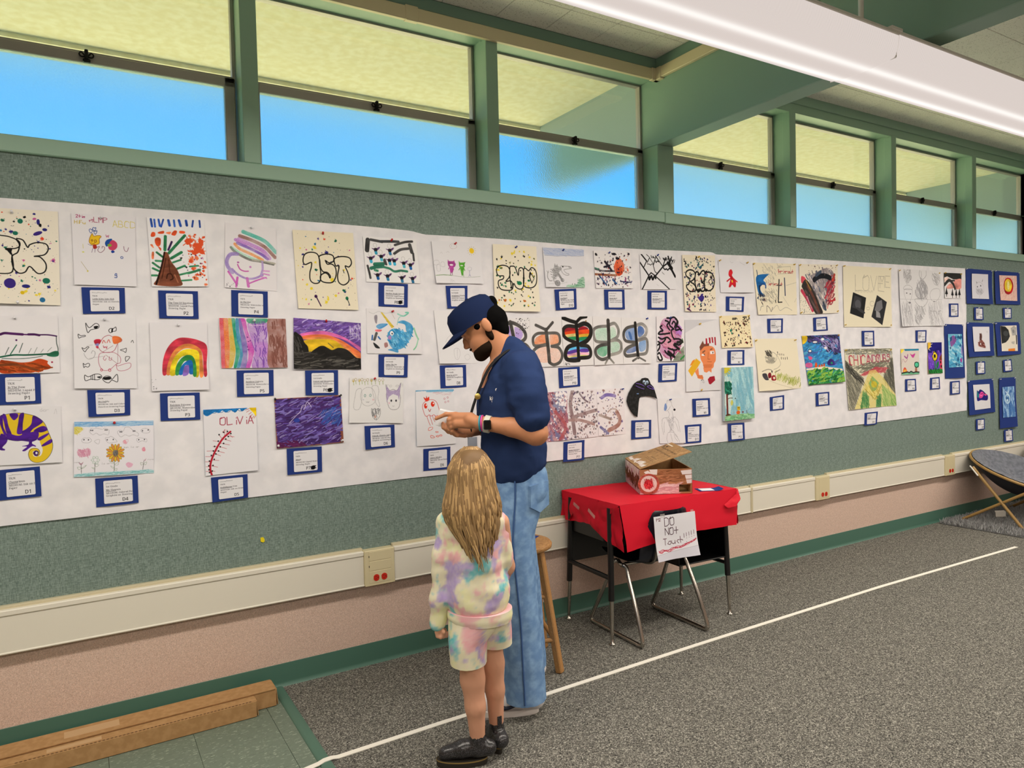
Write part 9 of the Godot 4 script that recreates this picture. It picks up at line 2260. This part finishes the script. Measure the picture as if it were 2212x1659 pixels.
func make_man() -> void:
	var yaw := deg_to_rad(-31.26)
	var skin := mat("ffffff", 0.5, 0, 0.4)
	skin.vertex_color_use_as_albedo = true
	var tone := flat_tint("c68a66")
	var g := Geo.new()
	# trunk, legs, neck and arms
	var P := [[V(-0.03, 1.0, 0), V(-0.02, 1.40, 0), 0.13, 0.14], [V(-0.02, 0.95, 0.09), V(-0.01, 0.12, 0.13), 0.08, 0.045], [V(-0.02, 0.95, -0.09), V(-0.01, 0.12, -0.15), 0.08, 0.045], [V(-0.015, 1.46, 0), V(-0.10, 1.62, 0), 0.062, 0.060]]
	chain(P, [V(0.02, 1.45, 0.19), V(0.075, 1.205, 0.24)], 0.055, 0.047)
	chain(P, [V(0.068, 1.20, 0.24), V(-0.03, 1.232, 0.235), V(-0.165, 1.25, 0.20)], 0.046, 0.028)
	chain(P, [V(0.02, 1.45, -0.19), V(0.05, 1.22, -0.22), V(-0.17, 1.20, -0.04)], 0.05, 0.028)
	skin_over(g, P, 0.012, 0.02, tone)
	# head, tilted down to the page
	var hb := Basis(Vector3.BACK, deg_to_rad(30))
	var ho := V(-0.135, 1.66, 0)
	var H := []
	for q in [[V(-0.012, 0.03, 0), V(0.098, 0.095, 0.076)], [V(-0.045, -0.045, 0), V(0.062, 0.075, 0.060)], [V(-0.070, -0.088, 0), V(0.032, 0.028, 0.032)], [V(-0.108, -0.022, 0), V(0.016, 0.024, 0.013)], [V(-0.119, -0.036, 0), V(0.012, 0.011, 0.015)], [V(-0.098, 0.014, 0), V(0.015, 0.012, 0.055)], [V(-0.097, -0.066, 0), V(0.012, 0.008, 0.024)], [V(-0.092, -0.004, 0.033), V(0.012, 0.009, 0.014)], [V(-0.092, -0.004, -0.033), V(0.012, 0.009, 0.014)], [V(0.008, -0.005, 0.078), V(0.019, 0.033, 0.010)], [V(0.008, -0.005, -0.078), V(0.019, 0.033, 0.010)]]:
		H.append([ho + hb * q[0], hb, q[1]])
	skin_over(g, H, 0.004, 0.009, tone)
	# hands: near one points over the page, far one cups it from below
	var N := [[V(-0.165, 1.25, 0.20), V(-0.20, 1.262, 0.185), 0.026, 0.027], [V(-0.20, 1.268, 0.17), V(-0.262, 1.272, 0.150), 0.024, 0.020], [V(-0.20, 1.245, 0.185), V(-0.258, 1.245, 0.165), 0.022, 0.018]]
	chain(N, [V(-0.262, 1.283, 0.150), V(-0.305, 1.284, 0.140), V(-0.348, 1.266, 0.132)], 0.0105, 0.0078)
	for f in 3:
		var y := 1.268 - f * 0.016
		chain(N, [V(-0.258, y, 0.158 + f * 0.005), V(-0.292 + f * 0.006, y - 0.006, 0.150), V(-0.296 + f * 0.008, y - 0.024, 0.140), V(-0.274, y - 0.028, 0.134)], 0.0098, 0.0078)
	chain(N, [V(-0.205, 1.262, 0.150), V(-0.245, 1.250, 0.122), V(-0.285, 1.244, 0.116)], 0.0125, 0.0085)
	skin_over(g, N, 0.0035, 0.006, tone)
	var F := [[V(-0.17, 1.20, -0.04), V(-0.215, 1.198, 0.03), 0.026, 0.026], [V(-0.215, 1.198, 0.03), V(-0.265, 1.200, 0.085), 0.026, 0.021]]
	for f in 4:
		var q := V(-0.27 + f * 0.014, 1.200 - f * 0.004, 0.075 + f * 0.012)
		chain(F, [q, q + V(-0.030, 0.006, 0.022), q + V(-0.050, 0.026, 0.034), q + V(-0.052, 0.042, 0.030)], 0.0098, 0.0078)
	chain(F, [V(-0.22, 1.21, 0.02), V(-0.262, 1.240, 0.03), V(-0.300, 1.256, 0.05)], 0.012, 0.0085)
	skin_over(g, F, 0.0035, 0.006, tone)
	var man := part("person", g, skin)
	man.position = Vector3(1.66, 0, 0.73)
	man.rotation.y = yaw
	tag(man, "bearded man in navy cap, navy T-shirt and jeans, standing and reading a folded sheet", "person")
	var cloth := func(col: String) -> StandardMaterial3D:
		var m := mat(col, 0.95, 0, 0.15)
		m.vertex_color_use_as_albedo = true
		return m
	# beard, moustache and hair
	var hair := cloth.call("ffffff")
	var bg := Geo.new()
	var BP := []
	for q in [[V(-0.046, -0.082, 0), V(0.060, 0.042, 0.0615)], [V(-0.078, -0.100, 0), V(0.033, 0.030, 0.036)], [V(-0.104, -0.057, 0), V(0.013, 0.008, 0.027)], [V(0.0, -0.04, 0), V(0.022, 0.055, 0.074)]]:
		BP.append([ho + hb * q[0], hb, q[1]])
	skin_over(bg, BP, 0.005, 0.01, flat_tint("2a201a"), 0.004, 4)
	part("beard", bg, hair, man)
	var hg := Geo.new()
	var HP := []
	for q in [[V(0.045, 0.005, 0), V(0.062, 0.070, 0.079)], [V(0.055, -0.035, 0), V(0.040, 0.050, 0.062)], [V(0.085, 0.075, 0), V(0.020, 0.025, 0.03)], [V(-0.03, 0.010, 0), V(0.030, 0.028, 0.079)]]:
		HP.append([ho + hb * q[0], hb, q[1]])
	skin_over(hg, HP, 0.005, 0.01, flat_tint("121110"), 0.006, 6)
	part("hair", hg, hair, man)
	# cap
	var navy := mat("1b2748", 0.9, 0, 0.2)
	var rows := []
	for q in [[0.024, -0.034, 0.108, 0.088], [0.06, -0.028, 0.116, 0.090], [0.095, -0.026, 0.112, 0.086], [0.118, -0.024, 0.098, 0.074], [0.131, -0.018, 0.072, 0.054], [0.138, -0.012, 0.036, 0.028], [0.140, -0.010, 0.002, 0.002]]:
		var r := PackedVector3Array()
		for j in 36:
			var a := -TAU * j / 36
			r.append(ho + hb * V(q[1] + cos(a) * q[2], q[0], sin(a) * q[3]))
		rows.append(r)
	var cap := part("cap", Geo.new().grid(rows, true), navy, man)
	var br := []
	var bu := []
	for i in 7:
		var f := i / 6.0
		var r := PackedVector3Array()
		var r2 := PackedVector3Array()
		for j in 17:
			var u := j / 8.0 - 1.0
			var edge := sqrt(maxf(0.0, 1.0 - u * u * 0.92))
			var p := V(-0.045 - 0.095 * edge - f * 0.075 * edge, 0.038 - 0.014 * u * u - 0.026 * f * edge, u * 0.086)
			r.append(ho + hb * p)
			r2.append(ho + hb * (p - V(0, 0.004, 0)))
		br.append(r)
		bu.append(r2)
	var bgm := Geo.new()
	bgm.grid(br)
	bu.reverse()
	bgm.grid(bu)
	part("brim", bgm, navy, cap)
	part("button", Geo.new().at(Transform3D(hb, ho + hb * V(-0.010, 0.138, 0))).lathe([Vector2(0.009, 0), Vector2(0.008, 0.005), Vector2(0, 0.007)], 10), navy, cap)
	# shirt
	var S := [[V(-0.022, 1.10, 0), Basis(), V(0.148, 0.20, 0.185)], [V(-0.025, 1.29, 0), Basis(), V(0.155, 0.19, 0.205)], [V(-0.005, 1.40, 0), Basis(), V(0.132, 0.15, 0.205)], [V(0.02, 1.47, 0.13), V(0.02, 1.47, -0.13), 0.078, 0.078], [V(-0.02, 1.50, 0), V(-0.03, 1.545, 0), 0.085, 0.070], [V(-0.025, 1.06, 0.05), V(-0.025, 1.06, -0.05), 0.125, 0.125]]
	chain(S, [V(0.02, 1.46, 0.185), V(0.045, 1.36, 0.225), V(0.058, 1.268, 0.238)], 0.076, 0.072)
	chain(S, [V(0.02, 1.46, -0.185), V(0.045, 1.36, -0.215), V(0.055, 1.268, -0.225)], 0.076, 0.072)
	var sg := Geo.new()
	skin_over(sg, S, 0.010, 0.035, flat_tint("2b3c63"), 0.012, 9)
	var shirt := part("shirt", sg, cloth.call("ffffff"), man)
	for q in [["&", 0.022, 1.375, 0.030], ["kindnes", 0.0, 1.347, 0.017], ["IS FREE", 0.0, 1.330, 0.014]]:
		var tm := TextMesh.new()
		tm.font = font_for("Droid Sans")
		tm.text = q[0]
		tm.font_size = 32
		tm.pixel_size = q[3] / 26.0
		tm.depth = 0.002
		var tn := part("lettering", tm, M.white_plastic, shirt)
		tn.position = V(-0.085, q[2], 0.176)
		tn.rotation.y = deg_to_rad(-24)
	# lanyard, badge
	var strap := Geo.new()
	strap.tube(smooth([V(0.0, 1.57, 0.03), V(-0.05, 1.54, 0.075), V(-0.115, 1.48, 0.10), V(-0.165, 1.38, 0.10), V(-0.205, 1.27, 0.06), V(-0.207, 1.20, 0.05)], 5), 0.011, 8, true, 0.35)
	part("lanyard", strap, mat("131316", 0.8), man)
	part("key_disc", Geo.new().at(Transform3D(Basis(Vector3.RIGHT, PI / 2), V(-0.170, 1.355, 0.118))).lathe([Vector2(0.0, 0.0), Vector2(0.013, 0), Vector2(0.013, 0.003), Vector2(0, 0.004)], 16), mat("b9a25a", 0.35, 0.8), man)
	part("badge", Geo.new().slab(-0.222, -0.180, 1.10, 1.175, 0.05, 0.053, 0.001), mat("b9c4d8", 0.5), man)
	# watch and bracelets
	var wt := part("watch_band", Geo.new().tube(path([V(-0.138, 1.246, 0.211), V(-0.116, 1.242, 0.216)]), 0.0365, 20), mat("cfd0c4", 0.5), man)
	part("watch_face", Geo.new().box(V(-0.127, 1.244, 0.252), V(0.032, 0.040, 0.010), 0.004), mat("0a0f12", 0.1), wt)
	for q in [[-0.148, "d84a9c"], [-0.156, "2f9ab0"]]:
		part("bracelet", Geo.new().tube(path([V(q[0] - 0.003, 1.248, 0.206), V(q[0] + 0.003, 1.248, 0.207)]), 0.034, 18), mat(q[1], 0.6), man)
	# jeans
	var dn := mat("ffffff", 0.95, 0, 0.15)
	dn.albedo_texture = noise_tex(33, 0.012, hex("6a8dba"), hex("86a9d0"), 512)
	tri_planar(dn, 1.0 / 0.35, false)
	var J := loft([[0.065, 0.0, 0.145, 0.092, 0.098], [0.20, 0.002, 0.14, 0.084, 0.09], [0.36, -0.008, 0.13, 0.082, 0.085], [0.55, -0.028, 0.115, 0.090, 0.092], [0.75, -0.034, 0.10, 0.094, 0.10], [0.86, -0.026, 0.085, 0.115, 0.10], [0.94, -0.008, 0.07, 0.134, 0.105], [1.0, -0.006, 0.05, 0.130, 0.115], [1.055, -0.012, 0.02, 0.124, 0.135]], 0.02, 3, 0.045)
	var jeans := part("jeans", J, dn, man)
	part("far_leg", loft([[0.075, 0.018, -0.155, 0.088, 0.095], [0.36, 0.012, -0.14, 0.082, 0.085], [0.75, -0.030, -0.10, 0.094, 0.10], [0.94, -0.006, -0.06, 0.128, 0.11], [1.05, -0.012, -0.02, 0.120, 0.13]], 0.02, 5, 0.045), dn, jeans)
	var seam := []
	for k in 22:
		var y := 0.075 + 0.045 * k
		var t := look([[0.065, 0.0, 0.245], [0.36, -0.008, 0.217], [0.75, -0.034, 0.203], [0.94, -0.02, 0.178], [1.05, -0.02, 0.158]], y)
		seam.append(V(t[1], y, t[2]))
	part("side_seam", Geo.new().tube(PackedVector3Array(seam), 0.004, 6), mat("37588c", 0.95), jeans)
	part("back_pocket", Geo.new().at(Transform3D(Basis(Vector3.UP, deg_to_rad(48)), V(0.078, 0.0, 0.128))).prism(PackedVector2Array([Vector2(-0.06, 0.975), Vector2(0.06, 0.985), Vector2(0.06, 0.88), Vector2(0.0, 0.855), Vector2(-0.06, 0.885)]), 0.0, 0.010), dn, jeans)
	part("belt", loft([[1.035, -0.014, 0.0, 0.128, 0.158], [1.068, -0.014, 0.0, 0.127, 0.157]], 0.01, 1, 0.0), M.black, man)
	var wh := mat("e6e4e6", 0.5)
	var s1 := shoe("shoe", V(0.005, 0.0, 0.150), 0.0, 0.30, 0.105, wh.duplicate(), mat("dcd6d2", 0.6), 0.085, man)
	part("side_mark", Geo.new().tube(smooth([V(-0.105, 0.062, 0.045), V(-0.10, 0.045, 0.047), V(-0.07, 0.045, 0.048), V(0.0, 0.068, 0.044), V(0.035, 0.082, 0.040)], 5), [0.003, 0.005, 0.007, 0.009, 0.010, 0.010, 0.010, 0.009, 0.008, 0.008, 0.007, 0.006, 0.005, 0.005, 0.004, 0.004, 0.003, 0.003, 0.002, 0.002, 0.001], 8), mat("141c34", 0.6), s1)
	shoe("shoe", V(0.025, 0.0, -0.160), 0.0, 0.30, 0.105, wh, mat("dcd6d2", 0.6), 0.085, man)
	# the folded sheet in his hands
	var pg := Geo.new()
	pg.at(Transform3D(Basis(Vector3.BACK, deg_to_rad(-14)), V(-0.30, 1.262, 0.10)))
	pg.slab(-0.045, 0.05, -0.040, 0.030, -0.004, 0.003, 0.001)
	pg.slab(-0.045, 0.05, 0.027, 0.031, -0.06, 0.0, 0.001)
	var sh := part("folded_sheet", pg, mat("e2e2e6", 0.8))
	sh.position = man.position
	sh.rotation = man.rotation
	tag(sh, "small folded white sheet held in both hands of the man in the cap", "paper")

func make_girl() -> void:
	var yaw := deg_to_rad(-31.26)
	var nz := FastNoiseLite.new()
	nz.seed = 12
	nz.frequency = 7.5
	var pal := [lin("ece6c8"), lin("6cc4cc"), lin("b8a4d8"), lin("ecb0b8"), lin("ebe9b8"), lin("f0ece0"), lin("e6bce0")]
	var dye := func(p: Vector3) -> Color:
		var a: float = nz.get_noise_3d(p.x, p.y, p.z)
		var b: float = nz.get_noise_3d(p.x + 9, p.y + 4, p.z)
		var c: float = nz.get_noise_3d(p.x * 6, p.y * 6, p.z * 6 + 3)
		var col: Color = pal[0]
		col = col.lerp(pal[1], smoothstep(0.14, 0.34, a + c * 0.08))
		col = col.lerp(pal[2], smoothstep(0.08, 0.30, b + c * 0.08))
		col = col.lerp(pal[3], smoothstep(0.12, 0.34, -a + c * 0.08))
		col = col.lerp(pal[4], smoothstep(0.16, 0.36, -b))
		return col.lerp(pal[5], clampf(0.12 + c * 0.35, 0, 0.5))
	var skin := mat("ffffff", 0.55, 0, 0.35)
	skin.vertex_color_use_as_albedo = true
	var tone := flat_tint("d6a084")
	var g := Geo.new()
	var P := [[V(0.01, 0.58, 0), V(0.01, 0.86, 0), 0.075, 0.08], [V(0.0, 0.90, 0), V(0.0, 1.0, 0), 0.038, 0.036], [V(0.005, 1.075, 0), Basis(), V(0.068, 0.098, 0.082)]]
	chain(P, [V(-0.015, 0.50, 0.02), V(-0.008, 0.32, 0.03), V(0.0, 0.22, 0.035), V(0.006, 0.10, 0.03)], 0.052, 0.029)
	chain(P, [V(0.05, 0.52, -0.06), V(0.066, 0.34, -0.06), V(0.072, 0.24, -0.055), V(0.074, 0.10, -0.055)], 0.050, 0.028)
	chain(P, [V(-0.09, 0.90, 0.0), V(-0.115, 0.70, 0.0), V(-0.135, 0.53, 0.0)], 0.034, 0.022)
	chain(P, [V(0.11, 0.90, 0.0), V(0.13, 0.72, -0.04), V(0.10, 0.62, -0.12)], 0.034, 0.022)
	skin_over(g, P, 0.010, 0.018, tone)
	var N := [[V(-0.135, 0.53, 0), V(-0.128, 0.500, 0.0), 0.020, 0.019]]
	for f in 4:
		var q := V(-0.140 + f * 0.010, 0.494, 0.012 - f * 0.006)
		chain(N, [q, q + V(0.004, -0.016, 0.0), q + V(0.016, -0.020, 0.002), q + V(0.018, -0.008, 0.0)], 0.0072, 0.0058)
	chain(N, [V(-0.122, 0.510, 0.012), V(-0.112, 0.494, 0.016), V(-0.114, 0.482, 0.012)], 0.0075, 0.006)
	skin_over(g, N, 0.003, 0.004, tone)
	var girl := part("person", g, skin)
	girl.position = Vector3(1.24, 0, 1.06)
	girl.rotation.y = yaw
	tag(girl, "child with long wavy blonde hair in pastel tie-dye sweatshirt and shorts, seen from behind", "person")
	var fleece := mat("ffffff", 0.98, 0, 0.1)
	fleece.vertex_color_use_as_albedo = true
	var S := [[V(0.018, 0.64, 0), Basis(), V(0.122, 0.13, 0.105)], [V(0.012, 0.76, 0), Basis(), V(0.112, 0.15, 0.10)], [V(0.0, 0.875, 0), Basis(), V(0.115, 0.085, 0.075)], [V(-0.07, 0.905, 0), V(0.075, 0.905, 0), 0.045, 0.045]]
	chain(S, [V(-0.085, 0.90, 0.0), V(-0.105, 0.78, 0.005), V(-0.125, 0.62, 0.005), V(-0.136, 0.525, 0.0)], 0.046, 0.031)
	chain(S, [V(0.09, 0.90, 0.0), V(0.115, 0.76, -0.02), V(0.105, 0.64, -0.10)], 0.044, 0.034)
	var sg := Geo.new()
	skin_over(sg, S, 0.008, 0.02, dye, 0.008, 5)
	var top := part("sweatshirt", sg, fleece, girl)
	part("waistband", loft([[0.535, 0.026, 0, 0.118, 0.102], [0.555, 0.024, 0, 0.124, 0.106], [0.578, 0.024, 0, 0.122, 0.105]], 0.006, 2, 0.01, dye), fleece, top)
	var sh := part("shorts", loft([[0.382, -0.022, 0.022, 0.068, 0.078], [0.46, -0.022, 0.018, 0.073, 0.086], [0.56, 0.018, 0.0, 0.112, 0.098]], 0.008, 8, 0.03, dye), fleece, girl)
	part("short_leg", loft([[0.420, 0.078, -0.055, 0.064, 0.068], [0.48, 0.072, -0.045, 0.070, 0.078], [0.56, 0.035, -0.01, 0.105, 0.094]], 0.008, 9, 0.03, dye), fleece, sh)
	# hair: a shell and many wavy locks over it
	var hm := mat("ffffff", 0.55, 0, 0.4)
	hm.vertex_color_use_as_albedo = true
	var hc := func(y: float, k: float) -> Color: return lin("866a48").lerp(lin("c9a673"), clampf((1.12 - y) * 2.2, 0, 1)).lerp(lin("5f4730"), k)
	var hs := Geo.new()
	skin_over(hs, [[V(0.005, 1.095, 0.0), Basis(), V(0.080, 0.096, 0.094)], [V(0.006, 1.0, 0.015), Basis(), V(0.092, 0.12, 0.088)], [V(0.02, 0.91, 0.04), Basis(), V(0.09, 0.10, 0.066)]], 0.008, 0.03, func(p: Vector3) -> Color: return hc.call(p.y, 0.45), 0.006, 3)
	var hair := part("hair", hs, hm, girl)
	var lk := Geo.new()
	var r := RandomNumberGenerator.new()
	r.seed = 8
	for k in 230:
		var a := r.randf_range(-0.25, PI + 0.25)
		var ca := cos(a)
		var sa := sin(a)
		var tip := r.randf_range(0.74, 0.90) + 0.06 * absf(ca)
		var ph := r.randf() * TAU
		var pts := []
		for s in 12:
			var f := s / 11.0
			var y := lerpf(1.188, tip, pow(f, 0.85))
			var rad := 0.083 * sqrt(clampf((1.194 - y) / 0.085, 0.0, 1.0)) + 0.022 * smoothstep(1.08, 0.95, y)
			var pull := smoothstep(0.95, 0.74, y)
			var x := 0.005 + ca * rad * (1.0 - 0.62 * pull) + 0.035 * pull + 0.007 * sin(f * 15.0 + ph) * f
			var z := 0.008 + sa * rad * 1.08 + 0.012 * pull + 0.006 * cos(f * 13.0 + ph) * f
			pts.append(V(x, y, z))
		lk.col = hc.call(0.98, r.randf() * 0.5) if r.randf() < 0.6 else hc.call(0.75, 0.0)
		lk.tube(PackedVector3Array(pts), [0.002, 0.004, 0.005, 0.0055, 0.0055, 0.0055, 0.005, 0.005, 0.0045, 0.004, 0.003, 0.001], 5, false)
	part("locks", lk, hm, hair)
	var boot := mat("ffffff", 0.3, 0, 0.6)
	boot.albedo_texture = tex(speckle(256, [hex("0b0b0d"), hex("1b1b1f"), hex("6c6c74"), hex("b0b0b8")], [0.6, 0.26, 0.1, 0.04], 14))
	tri_planar(boot, 1.0 / 0.25, false)
	var sole := mat("2a2620", 0.6)
	for q in [[V(0.006, 0, 0.03), 0.05], [V(0.074, 0, -0.055), -1.1]]:
		var b := shoe("boot", q[0], q[1], 0.19, 0.075, boot, sole, 0.105, girl)
		part("pull_tab", Geo.new().slab(0.028, 0.032, 0.10, 0.148, -0.009, 0.009, 0.001), boot, b)
		part("welt", Geo.new().at(Transform3D(Basis(), V(-0.19 * 0.32, 0.0, 0))).lathe([Vector2(0.0955, 0.022), Vector2(0.0965, 0.025), Vector2(0.0955, 0.027)], 30, 1.0, 0.40), mat("8a7440", 0.6), b)
